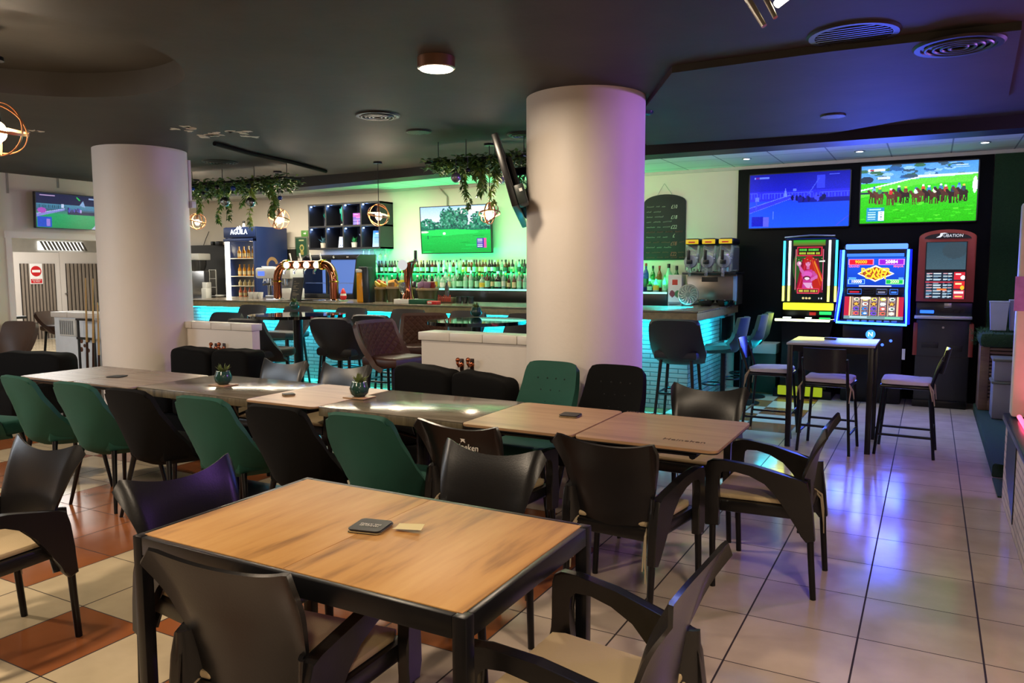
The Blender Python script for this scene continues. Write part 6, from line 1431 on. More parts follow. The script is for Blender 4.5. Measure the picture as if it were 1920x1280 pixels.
grid = ['cyyyw', 'swswS', 'pbprw', 'rbprc']
for i in range(5):
    pc.rect(.13+.15*i, 0, .14+.15*i, .86, '#f0d0a0')
    for j in range(4):
        c = cols[grid[j][i].lower()]; x, y = .205+.15*i, .11+.21*j
        pc.rect(x-.062, y-.1, x+.062, y+.1, '#8a7478').ell(x, y, .055, .085, '#3a2430')
        if grid[j][i] in 'sS': pc.poly([(x+(.055 if q % 2 == 0 else .022)*math.sin(q*PI/5), y-(.1 if q % 2 == 0 else .04)*math.cos(q*PI/5)) for q in range(10)], c)
        else: pc.ell(x, y, .05, .075, c).ell(x+.008, y, .028, .035, R.choice(['#a04030', '#28503c', '#402080', '#ffffff']))
pc.ell(.36, .06, .09, .07, '#ffffe0').rect(0, .86, 1, 1, '#6a8a90').rect(.1, .88, .4, .95, '#a8c8d8').rect(.7, .89, .95, .96, '#70c8a0')
rw, rh = aty(1697, 575, YM2).x-aty(1586, 575, YM2).x, z_(556)-z_(598)
pc.mesh('reel_screen', rw, rh*1.02, screen_mat(1.35), t, (sx0-0.005, -0.045, (z_(556)+z_(598))/2), (-0.25, 0, 0))
MB().box((-a*1.0, -0.12, z_(607)), (a*0.97, 0.1, z_(600)), 0.01).build('button_deck', mat('deck_navy', '#0a1440', 0.25), t)
for k in range(7): MB().box((-a*0.75+k*a*0.22, -0.125, z_(602)), (-a*0.75+k*a*0.22+0.055, -0.1, z_(599)), 0.004).build('button', mat('grey_button', '#6a7890', 0.3), t)
MB().cyl((aty(1632, 627, YM2).x-cx, 0.03, z_(627)), (aty(1632, 627, YM2).x-cx, 0.0, z_(627)), 0.05, n=24).build('round_badge', glow('cyan_badge', '#3a90ff', 1.8), t)
text('badge_lettering', 'N', 0.07, glow('badge_letter', '#f0f8ff', 2.5), t, (aty(1632, 627, YM2).x-cx, -0.003, z_(627)))
for px, py in ((1654, 646), (1670, 638)): MB().ball((aty(px, py, YM2).x-cx, 0.025, z_(py)), 0.016, 12).build('side_lamp', glow('blue_lamp', '#3a60ff', 3), t)
MB().box((aty(1691, 660, YM2).x-cx, 0.02, z_(672)), (aty(1697, 660, YM2).x-cx, 0.03, z_(652))).build('paper_slip', MATS['cap_white'], t)
# --- right machine: red arched betting terminal
YM3 = 9.62
x0, x1 = aty(1720, 520, YM3).x, aty(1828, 520, YM3).x; cx = (x0+x1)/2; a = (x1-x0)/2
z_ = lambda py: aty(1774, py, YM3).z
t = thing('betting_terminal', 'red framed betting terminal with arched top, right of the slot machines', 'betting terminal', (cx, YM3, 0))
zsd = z_(445)
pts = [(-a*1.02, z_(566)), (a, z_(566)), (a, zsd)]+[(a*math.cos(k*PI/14), zsd+(z_(430)-zsd)*math.sin(k*PI/14)) for k in range(1, 14)]+[(-a, zsd)]
M_REDF = mat('brick_red_frame', '#8a3328', 0.4, var=0.08)
MB().prism(pts, 'y', 0, 0.3, 0.012).build('red_frame', M_REDF, t)
pts = [(-a*0.8, z_(447))]+[(a*0.82*math.cos(PI-k*PI/12), z_(447)+0.06*math.sin(k*PI/12)) for k in range(1, 12)]+[(a*0.82, z_(447))]
MB().prism(pts, 'y', -0.006, 0.0, 0.002).build('name_panel', M_BLACK, t)
text('name_lettering', 'UBATION', 0.045, glow('name_white', '#f0f4ff', 0.9), t, (0.05, -0.008, z_(442)), sx=0.95, shear=0.15)
MB().prism([(-0.11, -0.018), (-0.07, -0.016), (-0.05, 0.0), (-0.045, 0.022), (0.0, 0.026), (-0.03, 0.034), (-0.07, 0.03), (-0.075, 0.005)], 'y', -0.009, -0.006).build('name_emblem', MATS['name_white'], t, loc=(0.0, 0, z_(442)))
sw = aty(1811, 480, YM3).x-aty(1737, 480, YM3).x; xs = aty(1774, 480, YM3).x-cx
MB().box((xs-sw/2-0.01, -0.004, z_(560)), (xs+sw/2+0.01, 0.0, z_(453))).build('black_surround', M_BLACK, t)
Pic(40, 26, '#3a5a6a').grad(0, 1, '#3f6276', '#5a7a8c').ell(.7, .3, .3, .3, '#4a6270').noise(.05).mesh('upper_screen', sw, z_(454)-z_(505), screen_mat(0.55), t, (xs, -0.006, (z_(454)+z_(505))/2))
pc = Pic(80, 60, '#1a2434'); R = random.Random(6)
for j in range(9):
    y = .02+.108*j
    for x0_, x1_ in ((.02, .17), (.2, .4), (.45, .56), (.58, .68)):
        pc.rect(x0_, y+.01, x1_, y+.045, R.choice(['#c8dce8', '#7ab0d8', '#e0e8f0', '#b0c8d8', '#d8a0a8'])); pc.rect(x0_, y+.055, x1_-R.uniform(0, .08), y+.085, R.choice(['#5a7a94', '#8aa8bc', '#40607a']))
pc.rect(0, .35, .7, .4, '#b03040').rect(.3, .62, .55, .68, '#e07030').rect(.72, 0, 1, .28, '#d02838').rect(.72, .33, 1, .62, '#d82a30').rect(.72, .67, 1, 1, '#c8384a').ell(.95, .2, .06, .08, '#f0f0f0').rect(.76, .05, .9, .1, '#f8e8e8').rect(.76, .4, .92, .46, '#f8e0a0').rect(.74, .72, .98, .8, '#f8e8e8').rect(.76, .88, .95, .94, '#f0d070').ell(.94, .58, .05, .08, '#f0c030')
pc.mesh('betting_screen', sw, z_(510)-z_(560), screen_mat(1.1), t, (xs, -0.006, (z_(510)+z_(560))/2))
MB().box((-a, 0.02, z_(592)), (a*0.98, 0.3, z_(567)), 0.008).build('device_panel', M_SMOKE, t)
MB().box((-a*0.85, 0.0, z_(588)), (-a*0.35, 0.03, z_(582)), 0.006).build('blue_reader', glow('blue_reader', '#2a6cff', 1.6), t)
MB().box((0.0, 0.0, z_(577)), (0.07, 0.02, z_(568)), 0.004).build('coin_plate', M_STEEL, t)
for k, x in enumerate((-0.05, 0.12, 0.18)): MB().cyl((x, 0.03, z_(583)), (x, 0.005, z_(583)), 0.02).build('key_lock', M_STEELBLK, t)
MB().box((-a*1.04, -0.06, z_(598)), (a*0.98, 0.1, z_(592)), 0.006).build('steel_ledge', mat('brushed_steel', '#b9bcc0', 0.35, 0.7), t)
MB().box((-a*0.96, 0.0, 0.06), (a*0.95, 0.36, z_(600)), 0.012).build('base_cabinet', mat('charcoal_cabinet', '#1c1d21', 0.45), t)
MB().box((-a, -0.02, 0.0), (a*0.92, 0.36, 0.08), 0.008).build('plinth', M_CAB, t)
for s in (-1, 1): MB().box((s*a*0.98-0.022, -0.004, z_(668)), (s*a*0.98+0.022, 0.3, z_(606)), 0.006).build('red_side_trim', M_REDF, t)
MB().box((-a*0.9, -0.004, z_(670)), (a*0.9, 0.0, z_(668))).build('door_seam', M_BLACK, t)
for x, py in ((0, 614), (0, 680)): MB().cyl((x, 0.0, z_(py)), (x, -0.01, z_(py)), 0.012).build('key_lock', M_STEEL, t)
for x0_, x1_, p0_, p1_ in ((-a*0.75, -a*0.15, 653, 643), (a*0.25, a*0.7, 658, 647)): MB().box((x0_, -0.006, z_(p0_)), (x1_, 0.0, z_(p1_)), 0.003).build('tray_mouth', M_BLACK, t)
# seat-height teal things by the machines
M_TEALV = mat('teal_velvet', '#1d403e', 0.7, var=0.15, sheen=0.4)
def teal_stool(label, loc, rz):
    t = thing('swivel_stool', label, 'bar stool', loc, rz, 'teal swivel bar stools'); zs = 0.66
    def fn(u, v):
        s = 2*u-1; a_ = abs(s)
        hw = interp([(0, .15), (.3, .225), (.55, .22), (.8, .2), (1, .16)], v)
        y = interp([(0, .24), (.3, .08), (.5, -.12), (.65, -.2), (1, -.25)], v); z = interp([(0, -.03), (.3, -.02), (.5, .0), (.65, .1), (1, .36)], v)
        return (s*hw, y+(.05*a_**2 if v > .5 else 0), zs+z+(.05*a_**2.5 if v < .75 else 0.0))
    MB().shell(fn, 16, 18, lambda u, v: 0.05).build('seat_shell', M_TEALV, t, angle=70)
    MB().cyl((0, 0, 0.02), (0, 0, zs-0.04), 0.028).build('gas_lift_column', M_STEELBLK, t)
    MB().lathe([(0.2, 0), (0.2, 0.012), (0.05, 0.03), (0.03, 0.05)], n=28).build('round_base', M_STEELBLK, t)
    m = MB(); m.tube([(0.13*math.cos(q*PI/8), 0.12+0.1*math.sin(q*PI/8), 0.28) for q in range(16)], 0.01, closed=True).tube([(0, 0, 0.28), (0, 0.03, 0.28)], 0.012); m.build('foot_ring', M_STEELBLK, t)
    return t
p = aty(1368, 640, 8.6)
ts = teal_stool('teal velvet swivel stool at the bar end, nearest of three in line', (p.x-0.02, 8.4, 0), 88*D2R)
dup(ts, (aty(1392, 640, 8.9).x, 8.93, 0), 92*D2R, 'teal velvet swivel stool at the bar end, middle of three in line')
dup(ts, (aty(1404, 640, 9.4).x, 9.42, 0), 96*D2R, 'teal velvet swivel stool at the bar end, furthest of three in line')
q0, q1 = aty(1414, 643, 9.78), aty(1452, 664, 9.78)
t = thing('low_box_seat', 'dark green box seat with a pale top between the bar end and the slot machines', 'box seat', ((q0.x+q1.x)/2, 9.89, 0)); a = (q1.x-q0.x)/2
MB().box((-a-0.02, -0.1, 0.0), (a+0.02, 0.2, q1.z), 0.01).build('green_body', mat('bottle_green_board', '#0d2a1c', 0.5), t); MB().box((-a-0.02, -0.11, q1.z), (a+0.02, 0.2, q0.z), 0.01).build('pale_top', mat('pale_mint_board', '#b8c8c4', 0.4), t)
# ================================================================ planter, bins, turf step, brick hearth at the right edge
xe = 0.455
t = thing('turf_step', 'low step covered in green artificial turf along the right side', 'step', (xe, 8.0, 0))
pl = [atz(1829, 762, 0.10), atz(1858, 893, 0.10)]
MB().prism([(0.05, -1.42), (0.0, -1.45+0.0), (0.0, 1.5), (1.6, 1.5), (1.6, -1.42)], 'z', 0.0, 0.10, 0.015).build('step_body', M_TURF, t)
o = MB().box((xe+0.0, 5.98, 0.001), (xe+1.6, 6.5, 0.012)).build('turf_mat', M_TURF); tag(o, 'flat green turf mat on the floor beside the brick hearth', 'mat')
q0, q1 = aty(1832, 648, 9.1), aty(1840, 752, 9.1); zp0, zp1 = q0.z, 0.101
t = thing('slatted_planter', 'wooden slatted planter box topped with thick artificial grass', 'planter', (q0.x+0.53, 9.26, 0.101)); h = q0.z-0.101
M_PWOOD = wood_mat('planter_wood', '#7a5f48', '#6a5040', '#4a382c', 3, 0.6, 'x', 8)
MB().box((-0.48, -0.18, 0.0), (0.9, 0.18, h)).build('box_body', mat('planter_dark', '#2a211b', 0.7), t)
m = MB(); n = 15
for k in range(n): m.box((-0.42, -0.205, 0.1+k*(h-0.1)/n), (0.9, -0.18, 0.1+(k+0.7)*(h-0.1)/n), 0.003)
m.build('slats', M_PWOOD, t)
MB().box((-0.5, -0.215, 0.0), (-0.42, 0.18, h), 0.004).box((-0.5, -0.212, 0.0), (0.9, -0.18, 0.1), 0.004).build('frame', M_PWOOD, t)
m = MB(); R = random.Random(12); zg = aty(1835, 618, 9.05).z-0.101
MB().box((-0.52, -0.30, h), (0.95, 0.3, zg-0.02), 0.05).build('turf_block', M_TURF, t)
for k in range(2600):
    x, y = R.uniform(-.58, .7), R.uniform(-.32, .3); z = zg-0.03; edge = y < -0.24 or x < -0.52
    if edge: z = R.uniform(h, zg-0.02)
    l = R.uniform(.025, .05); m_ = Vector((x, y, z)); d = Vector((R.uniform(-.5, .5)-(0.7 if x < -.5 else 0), R.uniform(-.5, .5)-(0.8 if y < -.24 else 0), 1 if not edge else R.uniform(-.3, .6))).normalized()
    s = Vector((R.uniform(-1, 1), R.uniform(-1, 1), 0)).normalized()*0.004
    v = [m.bm.verts.new(q) for q in (m_-s, m_+s, m_+d*l)]; m.bm.faces.new(v)
m.build('grass_blades', mat('grass_blade', '#1f4a1e', 0.7, var=0.4), t)['kind'] = 'stuff'
def bin_(label, px0, px1, py0, py1, Y, group=None):
    q0, q1 = aty(px0, py0, Y), aty(px1, py1, Y); a = (q1.x-q0.x)/2; h = q0.z-q1.z
    t = thing('waste_bin', label, 'bin', ((q0.x+q1.x)/2, Y, q1.z), 0, group)
    m = MB()
    def fn(u, v):
        q = u*4; k = int(q) % 4; f = q-int(q); cs = [(-1, -1), (1, -1), (1, 1), (-1, 1), (-1, -1)]
        x = lerp(cs[k][0], cs[k+1][0], f); y = lerp(cs[k][1], cs[k+1][1], f); s = lerp(.8, 1, v); return (x*a*s, y*a*0.7*s+a*0.7, h*v)
    m.shell(fn, 32, 4, 0.006)
    m.box((-a*0.78, a*0.15, 0.0), (a*0.78, a*1.25, 0.01)); m.build('bin_body', mat('pale_blue_plastic', '#aab4c8', 0.4), t)
    m = MB().tube([(-a, -0.0, h), (a, 0, h), (a, 1.4*a, h), (-a, 1.4*a, h)], 0.01, closed=True, n=6); m.build('rim', MATS['pale_blue_plastic'], t)
    return t
b_ = bin_('pale blue plastic waste bin on the artificial grass planter', 1857, 1889, 572, 626, 9.1)
b_.location.z = zg+0.101-0.005
b2 = bin_('pale plastic waste bin half hidden by the white post', 1894, 1924, 571, 628, 9.15); b2.location.z = zg+0.101-0.005
for k, (p0, p1, lb) in enumerate((((1865, 675), (1920, 712), 'grey storage box with lid, upper of two stacked by the planter'), ((1862, 714), (1920, 760), 'grey storage box with lid, lower of two stacked by the planter'))):
    Y = 8.55; q0, q1 = aty(p0[0], p0[1], Y), aty(p1[0], p1[1], Y); zz = (0.102 if k == 1 else None)
    zl = aty(1862, 756, Y).z; zm = aty(1862, 714, Y).z; zu = aty(1862, 672, Y).z
    z0, z1 = ((zm, zu) if k == 0 else (0.101, zm-0.001))
    t = thing('storage_box', lb, 'storage box', (q0.x+0.25, Y+0.15, z0), 0, 'grey storage boxes'); hh = z1-z0
    MB().box((-0.25, -0.15, 0.0), (0.25, 0.15, hh-0.02), 0.01).build('box_body', mat('grey_box_plastic', '#7f8082', 0.5), t)
    MB().box((-0.265, -0.165, hh-0.025), (0.265, 0.165, hh), 0.008).build('lid', mat('olive_grey_lid', '#5b5f52', 0.5), t)
# brick hearth with black slab, glowing pink tube
t = thing('brick_hearth', 'low pale brick hearth with black slab top and dark opening at the right edge', 'fireplace', (1.0, 5.0, 0))
M_BRICK2 = brick_mat('pink_lit_brick', '#cbb9ae', '#bda89d', '#8f8078', 0.2, 0.05, 0.006)
ys1 = atz(1877, 938, 0).y; hx = 0.474; zh = atx(1884, 782, hx).z
L5 = lambda x, y, z: (x-1.0, y-5.0, z)
MB().box(L5(hx, 4.0, 0), L5(1.6, ys1, zh)).build('brick_body', M_BRICK2, t)
MB().box(L5(hx-0.02, 4.0, zh), L5(1.6, ys1+0.03, zh+0.045), 0.006).build('slab_top', mat('black_slab', '#151416', 0.25), t)
fy0, fy1 = ys1-0.2, ys1-0.75
R = random.Random(1)
MB().prism([(fy0-5.0, zh-0.02), (fy0-5.0, 0.27), (fy0-5.12, 0.2), (fy1-4.95, 0.1), (fy1-5.0, 0.06), (fy1-5.0, zh-0.02)], 'x', hx-0.006-1.0, hx+0.02-1.0).build('dark_opening', M_BLACK, t)
MB().tube([L5(hx+0.05, ys1-0.22, zh+0.065), L5(hx+0.05, 4.05, zh+0.065)], 0.014).build('pink_tube', glow('pink_led', '#ff4a6a', 4), t)
p0 = aty(1906, 560, ys1-0.1); zt = aty(1912, 380, ys1-0.1).z
o = MB().box((p0.x, ys1-0.16, zh+0.048), (p0.x+0.4, ys1-0.04, zt), 0.02).build('white_post', mat('white_post_paint', '#cfc6be', 0.5)); tag(o, 'white upright post standing on the brick hearth at the right edge', 'post')
q0, q1 = aty(1908, 518, ys1-0.17), aty(1918, 583, ys1-0.17); o = MB().box((q0.x-0.01, ys1-0.165, q1.z), (q0.x+0.06, ys1-0.161, q0.z)).build('notice_sheet', mat('violet_paper', '#a878c8', 0.6, var=0.3, nscale=20)); tag(o, 'small violet notice sheet on the white post', 'notice')
p = aty(1914, 722, ys1-0.2); t = thing('red_ornament', 'small red ornament on the hearth slab by the white post', 'ornament', (p.x+0.07, ys1-0.26, zh+0.046)); MB().lathe([(0.03, 0), (0.05, 0.03), (0.035, 0.1), (0.045, 0.13), (0.02, 0.16), (0, 0.165)], n=14).build('body', mat('coral_red', '#d8453c', 0.5), t)
# ================================================================ left side: white cabinet, cues
xq0, xq1 = aty(104, 640, 5.35).x, aty(200, 640, 5.35).x; zc = aty(150, 586, 5.35).z
t = thing('white_cabinet', 'white half wall cabinet with louvre and round ports beside the left pillar', 'cabinet', (xq0, 5.35, 0)); w_ = xq1-xq0
MB().box((0, 0, 0), (w_, 0.25, zc-0.06), 0.004).build('cabinet_body', mat('white_cabinet_paint', '#dfe3e8', 0.5), t)
for k in range(3): MB().box((-0.02+k*w_/3, -0.03, zc-0.06), (-0.02+(k+1)*w_/3-0.004, 0.28, zc), 0.006).build('cap_tile', MATS['cap_tile'], t)
g0, g1 = aty(110, 597, 5.33), aty(142, 631, 5.33)
m = MB(); m.box((g0.x-xq0, -0.02, g1.z), (g1.x-xq0, 0, g0.z), 0.004)
m.build('louvre_frame', CAPS['white'], t); m = MB()
for k in range(7): m.box((g0.x-xq0+0.02+k*(g1.x-g0.x-0.04)/7, -0.026, g1.z+0.02), (g0.x-xq0+0.02+(k+0.45)*(g1.x-g0.x-0.04)/7, -0.02, g0.z-0.02))
m.build('louvre', mat('louvre_shadow_grey', '#85888a', 0.6), t)
for k, (px, py, r) in enumerate(((150, 639, .028), (163, 638, .024), (156, 648, .02), (150, 655, .028), (163, 657, .024))):
    p = aty(px, py, 5.33); MB().cyl((p.x-xq0, -0.006, p.z), (p.x-xq0, 0.001, p.z), r, n=18).build('round_port', mat('brown_port', '#5a2f1c', 0.4), t)
g0, g1 = aty(157, 597, 5.33), aty(188, 634, 5.33)
t2 = thing('cue_rack', 'dark cue rack bars in front of the white cabinet', 'rack', ((g0.x+g1.x)/2, 5.25, 0)); a = (g1.x-g0.x)/2
m = MB()
for z in (g0.z, g1.z): m.box((-a, -0.02, z-0.015), (a, 0.02, z+0.01), 0.004)
for s in (-1, 1): m.box((s*a-0.012, 0, 0), (s*a+0.012, 0.02, g0.z), 0.003)
m.box((-a, -0.06, 0), (a, 0.05, 0.03))
m.build('rack_frame', M_BLACK, t2)
for k, (pt, pb) in enumerate((((160, 521), (162, 687)), ((174, 522), (172, 687)), ((183, 567), (184, 687)))):
    A, B_ = aty(pt[0], pt[1], 5.2), aty(pb[0], pb[1], 5.2)
    o = thing('pool_cue', 'wooden pool cue leaning in the rack by the left pillar, %s from the left' % ordn(k+1), 'pool cue', (B_.x, 5.2, 0.031))
    L0 = A.z-0.031; dx = A.x-B_.x
    MB().tube([(dx*0.5, 0, L0*0.5), (dx, 0, L0)], [0.0125, 0.007], n=10).build('shaft', mat('maple', '#b8935c', 0.35), o); MB().tube([(0, 0, 0), (dx*0.5, 0, L0*0.5)], [0.017, 0.0125], n=10).build('butt', mat('dark_cue_butt', '#3a2014', 0.3), o)
# dark furniture cut by the left frame edge
p = aty(6, 585, 6.5); t = thing('dark_side_table', 'dark small table at the left edge of the photo behind the brown chair', 'table', (p.x-0.32, 6.5, 0)); zt = aty(10, 594, 6.5).z
MB().box((-0.4, -0.3, zt-0.04), (0.4, 0.3, zt), 0.01).build('table_top', M_BLACK, t); MB().cyl((0, 0, 0), (0, 0, zt-0.04), 0.05).build('column', M_BLACK, t); MB().box((-0.25, -0.25, 0), (0.25, 0.25, 0.02)).build('base_plate', M_BLACK, t)
p = aty(3, 555, 6.55); o = MB().box((p.x-0.4, 6.45, zt+0.001), (p.x, 6.55, aty(0, 552, 6.5).z), 0.01).build('dark_screen', MATS['tv_black']); tag(o, 'dark screen standing on the side table at the left edge', 'screen')
# ================================================================ hanging garlands, disco balls, pendant lamps
M_IVY = [mat('ivy_leaf_%d' % k, c, 0.5, var=0.3) for k, c in enumerate(('#486e2c', '#6f8f3c', '#33562a', '#93a84c'))]
def garland(label, A, B_, zt, thick, vines, seed):
    A = Vector(A); B_ = Vector(B_); t = thing('hanging_garland', label, 'garland', ((A+B_)/2).to_tuple(), 0); c = t.location.copy(); R = random.Random(seed); d = B_-A; side = Vector((-d.y, d.x, 0)).normalized()
    m = MB()
    for s in (-1, 1): m.tube([A-c+side*s*0.12, B_-c+side*s*0.12], 0.012, n=6)
    for k in range(5): q = A.lerp(B_, k/4)-c; m.tube([q-side*0.12, q+side*0.12], 0.01, n=6)
    m.build('hanging_frame', M_STEELBLK, t)
    m = MB()
    for k in (0.06, 0.36, 0.66, 0.95): q = A.lerp(B_, k)-c; m.tube([q, (q.x, q.y, CEIL-c.z)], 0.004, n=5)
    m.build('suspension_wire', M_STEELBLK, t)
    m = MB()
    for k in range(1300):
        q = A.lerp(B_, R.random())-c+side*R.uniform(-.17, .17)+Vector((0, 0, R.uniform(-thick, 0.05)*R.random()**.5))
        l = R.uniform(.035, .075); e = R.random()*2*PI
        leaf(m, q, q+Vector((l*math.cos(e), l*math.sin(e), R.uniform(-.06, .03))), R.uniform(.022, .042), R.choice((0, 0, 1, 2, 2)), 0.004)
    m.build('ivy_foliage', M_IVY, t)['kind'] = 'stuff'
    for f, L_, dens, cl in vines:
        m = MB(); q0 = A.lerp(B_, f)-c+side*R.uniform(-.1, .1); P = []
        for k in range(9): P.append(q0+Vector((0.03*math.sin(k*.9+f*20), 0.02*math.cos(k*1.3), -L_*k/8)))
        m.tube(P, 0.0035, n=5, mi=2)
        for k in range(dens):
            s = R.random(); q = q0+Vector((0.03*math.sin(s*7.2+f*20), 0.02, -L_*s)); w_ = 0.035*(1.2-0.5*s); e = R.random()*2*PI
            leaf(m, q, q+Vector((w_*1.6*math.cos(e), w_*1.6*math.sin(e), R.uniform(-.07, -.005))), R.uniform(.018, .034), cl if R.random() < .7 else R.choice((0, 1, 3)), 0.003)
        m.build('vine', M_IVY, t)
    return t
YG = 6.35
gl = [aty(350, 352, YG), aty(549, 343, YG)]; zg_ = (gl[0].z+gl[1].z)/2+0.03
vl = lambda px, py: ((aty(px, py, YG).x-gl[0].x)/(gl[1].x-gl[0].x), max(0.1, zg_-aty(px, py, YG).z))
vines = []
for px, py, dn, cl in ((375, 398, 90, 1), (388, 375, 50, 0), (401, 418, 100, 0), (420, 385, 60, 0), (430, 413, 60, 2), (446, 384, 70, 0), (467, 428, 80, 3), (468, 380, 50, 1), (482, 376, 50, 3), (494, 366, 60, 1), (508, 402, 150, 0), (516, 405, 130, 1), (545, 358, 20, 0)):
    f, L_ = vl(px, py); vines.append((f, L_, dn, cl))
garland('ivy garland hanging from the ceiling right of the left pillar', (gl[0].x, YG, zg_), (gl[1].x, YG, zg_), zg_, 0.13, vines, 3)
YG2 = 6.0
gr = [aty(812, 303, YG2), aty(992, 300, YG2)]; zg2 = (gr[0].z+gr[1].z)/2
vines = []
for px, py, dn, cl in ((880, 390, 130, 0), (895, 366, 90, 0), (908, 352, 100, 1), (915, 378, 110, 3), (845, 322, 30, 0), (860, 325, 40, 0), (970, 345, 60, 0), (979, 360, 60, 2), (888, 330, 90, 1), (900, 335, 80, 1), (922, 330, 60, 1)):
    vines.append(((aty(px, py, YG2).x-gr[0].x)/(gr[1].x-gr[0].x), max(0.08, zg2-aty(px, py, YG2).z), dn, cl))
garland('ivy garland hanging from the ceiling left of the middle pillar', (gr[0].x, YG2, zg2), (gr[1].x, YG2, zg2), zg2, 0.1, vines, 6)
def facet_mat(n, c, metal, rough):
    m = bpy.data.materials.new(n); m.use_nodes = True; nt = m.node_tree; N = nt.nodes; L = nt.links; b = N['Principled BSDF']
    tc = N.new('ShaderNodeTexCoord'); br = N.new('ShaderNodeTexBrick'); br.offset = 0; br.inputs['Scale'].default_value = 1; br.inputs['Brick Width'].default_value = 0.012; br.inputs['Row Height'].default_value = 0.012; br.inputs['Mortar Size'].default_value = 0.001
    sp = N.new('ShaderNodeSeparateXYZ'); L.new(tc.outputs['Object'], sp.inputs[0]); cb = N.new('ShaderNodeCombineXYZ'); L.new(sp.outputs['X'], cb.inputs[0]); L.new(sp.outputs['Z'], cb.inputs[1]); L.new(cb.outputs[0], br.inputs['Vector'])
    c = srgb(c); br.inputs['Color1'].default_value = c+(1,); br.inputs['Color2'].default_value = tuple(x*0.6 for x in c)+(1,); br.inputs['Mortar'].default_value = tuple(x*0.25 for x in c)+(1,)
    L.new(br.outputs['Color'], b.inputs['Base Color']); b.inputs['Metallic'].default_value = metal; b.inputs['Roughness'].default_value = rough; return m
M_DISCO = facet_mat('mirror_facets', '#c9ced4', 1.0, 0.18); M_DGREY = mat('grey_metallic_ball', '#8b8d90', 0.3, 0.7)
M_BBLUE = mat('blue_bauble', '#1f3f8f', 0.25, 0.4); M_BNAVY = mat('dark_bauble', '#10131c', 0.25, 0.4); M_BTEAL = mat('teal_bauble', '#12343a', 0.3, 0.4)
def ball(name, label, cat, px, py, rp, Y, m, group):
    p = aty(px, py, Y); D = (Vector(p)-Vector((0, 0, EYE))).dot(Vector(FWD)); r = rp*D/F_PX
    t = thing(name, label, cat, p, 0, group)
    MB().ball((0, 0, 0), r, 24).build('ball', m, t); MB().cyl((0, 0, r*0.97), (0, 0, r*1.18), r*0.16, n=10).build('cap', M_STEEL, t)
    zt_ = (zg_ if px < 600 else zg2)-p.z
    if zt_ > r*1.2: MB().tube([(0, 0, r*1.15), (0, 0, zt_)], 0.0025, n=5).build('cord', M_BLACK, t)
    return t
for px, py, rp, m, lb in ((422, 378, 9.2, M_DISCO, 'mirrored disco ball among the left garland vines, left of two'), (470, 379, 9.0, M_DISCO, 'mirrored disco ball under the left garland, right of two, its top dark')):
    ball('disco_ball', lb, 'disco ball', px, py, rp, YG-0.26, m, 'disco balls')
for px, py, rp, m, lb in ((362, 354, 3.6, M_BBLUE, 'small blue bauble under the left garland next to the pillar'), (381, 362, 3.6, M_BNAVY, 'small dark bauble lowest of the three dark ones at the left of the left garland'), (388, 355, 4.0, M_BTEAL, 'small teal dark bauble, second of the dark ones under the left garland'), (407, 351, 4.2, M_BNAVY, 'small dark violet bauble just left of the disco balls'), (437, 353, 4.8, M_BBLUE, 'blue bauble between the two disco balls'), (466, 349, 4.8, M_BTEAL, 'teal dark bauble above the right disco ball'), (525, 371, 4.4, M_BBLUE, 'blue bauble on an orb lamp cord at the right end of the left garland')):
    ball('bauble', lb, 'bauble', px, py, rp, YG-0.24, m, 'baubles on the left garland')
ball('disco_ball', 'grey metallic ball hanging at the left end of the right garland', 'disco ball', 855, 333, 9.5, YG2-0.25, M_DGREY, 'disco balls')
ball('disco_ball', 'grey metallic ball partly behind the hanging television', 'disco ball', 938, 334, 10.5, YG2+0.3, M_DGREY, 'disco balls')
ball('bauble', 'dark blue bauble in the vines of the right garland', 'bauble', 877, 319, 4.5, YG2-0.24, M_BNAVY, 'bauble on the right garland')
M_ORB = mat('rose_copper_band', '#d09060', 0.3, 0.7, var=0.06)
def orb_lamp(label, px, py, rp, Y, rz, W):
    p = aty(px, py, Y); D = (Vector(p)-Vector((0, 0, EYE))).dot(Vector(FWD)); r = rp*D/F_PX
    t = thing('orb_pendant_lamp', label, 'pendant lamp', p, 0, 'copper orb pendant lamps')
    def ring(M_, w):
        m = MB(); n = 40; A_, B2 = [], []
        def fn(u, v): q = u*2*PI; return M_ @ Vector((r*math.cos(q), r*math.sin(q), (v-.5)*w))
        G = [[m.bm.verts.new(M_ @ Vector(((r+dr)*math.cos(2*PI*k/n), (r+dr)*math.sin(2*PI*k/n), dz))) for k in range(n)] for dr, dz in ((0, -w/2), (0, w/2), (-0.004, w/2), (-0.004, -w/2))]
        fs = []
        for j in range(4):
            for k in range(n): fs.append(m.bm.faces.new((G[j][k], G[j][(k+1) % n], G[(j+1) % 4][(k+1) % n], G[(j+1) % 4][k])))
        bmesh.ops.recalc_face_normals(m.bm, faces=fs); return m
    for k, (ax, ang, ws) in enumerate((('X', PI/2, .013), ('Y', PI/2, .013), ('X', 0.25, .015), ('Y', 1.0, .012))):
        M_ = Matrix.Rotation(rz+0.6*k, 4, 'Z') @ Matrix.Rotation(ang, 4, ax)
        ring(M_, ws).build('orb_band', M_ORB, t)
    MB().cyl((0, 0, 0.02), (0, 0, r), 0.018, 0.012).build('socket', M_STEELBLK, t)
    MB().ball((0, 0, -r*0.1), r*0.30, 16, sc=(1, 1, 1.3)).build('bulb', glow('bulb_glow', '#ffd9a0', 14), t)
    MB().tube([(0, 0, r), (0, 0, CEIL-p.z)], 0.004, n=6).build('cord', M_BLACK, t)
    MB().lathe([(0.05, 0), (0.05, 0.02), (0, 0.021)], n=16).build('ceiling_rose', M_STEELBLK, t, loc=(0, 0, CEIL-p.z-0.02))
    l = lamp_pt('pendant_light', (p.x, p.y, p.z-r*0.1), W, WARM, r*0.45)
    return t
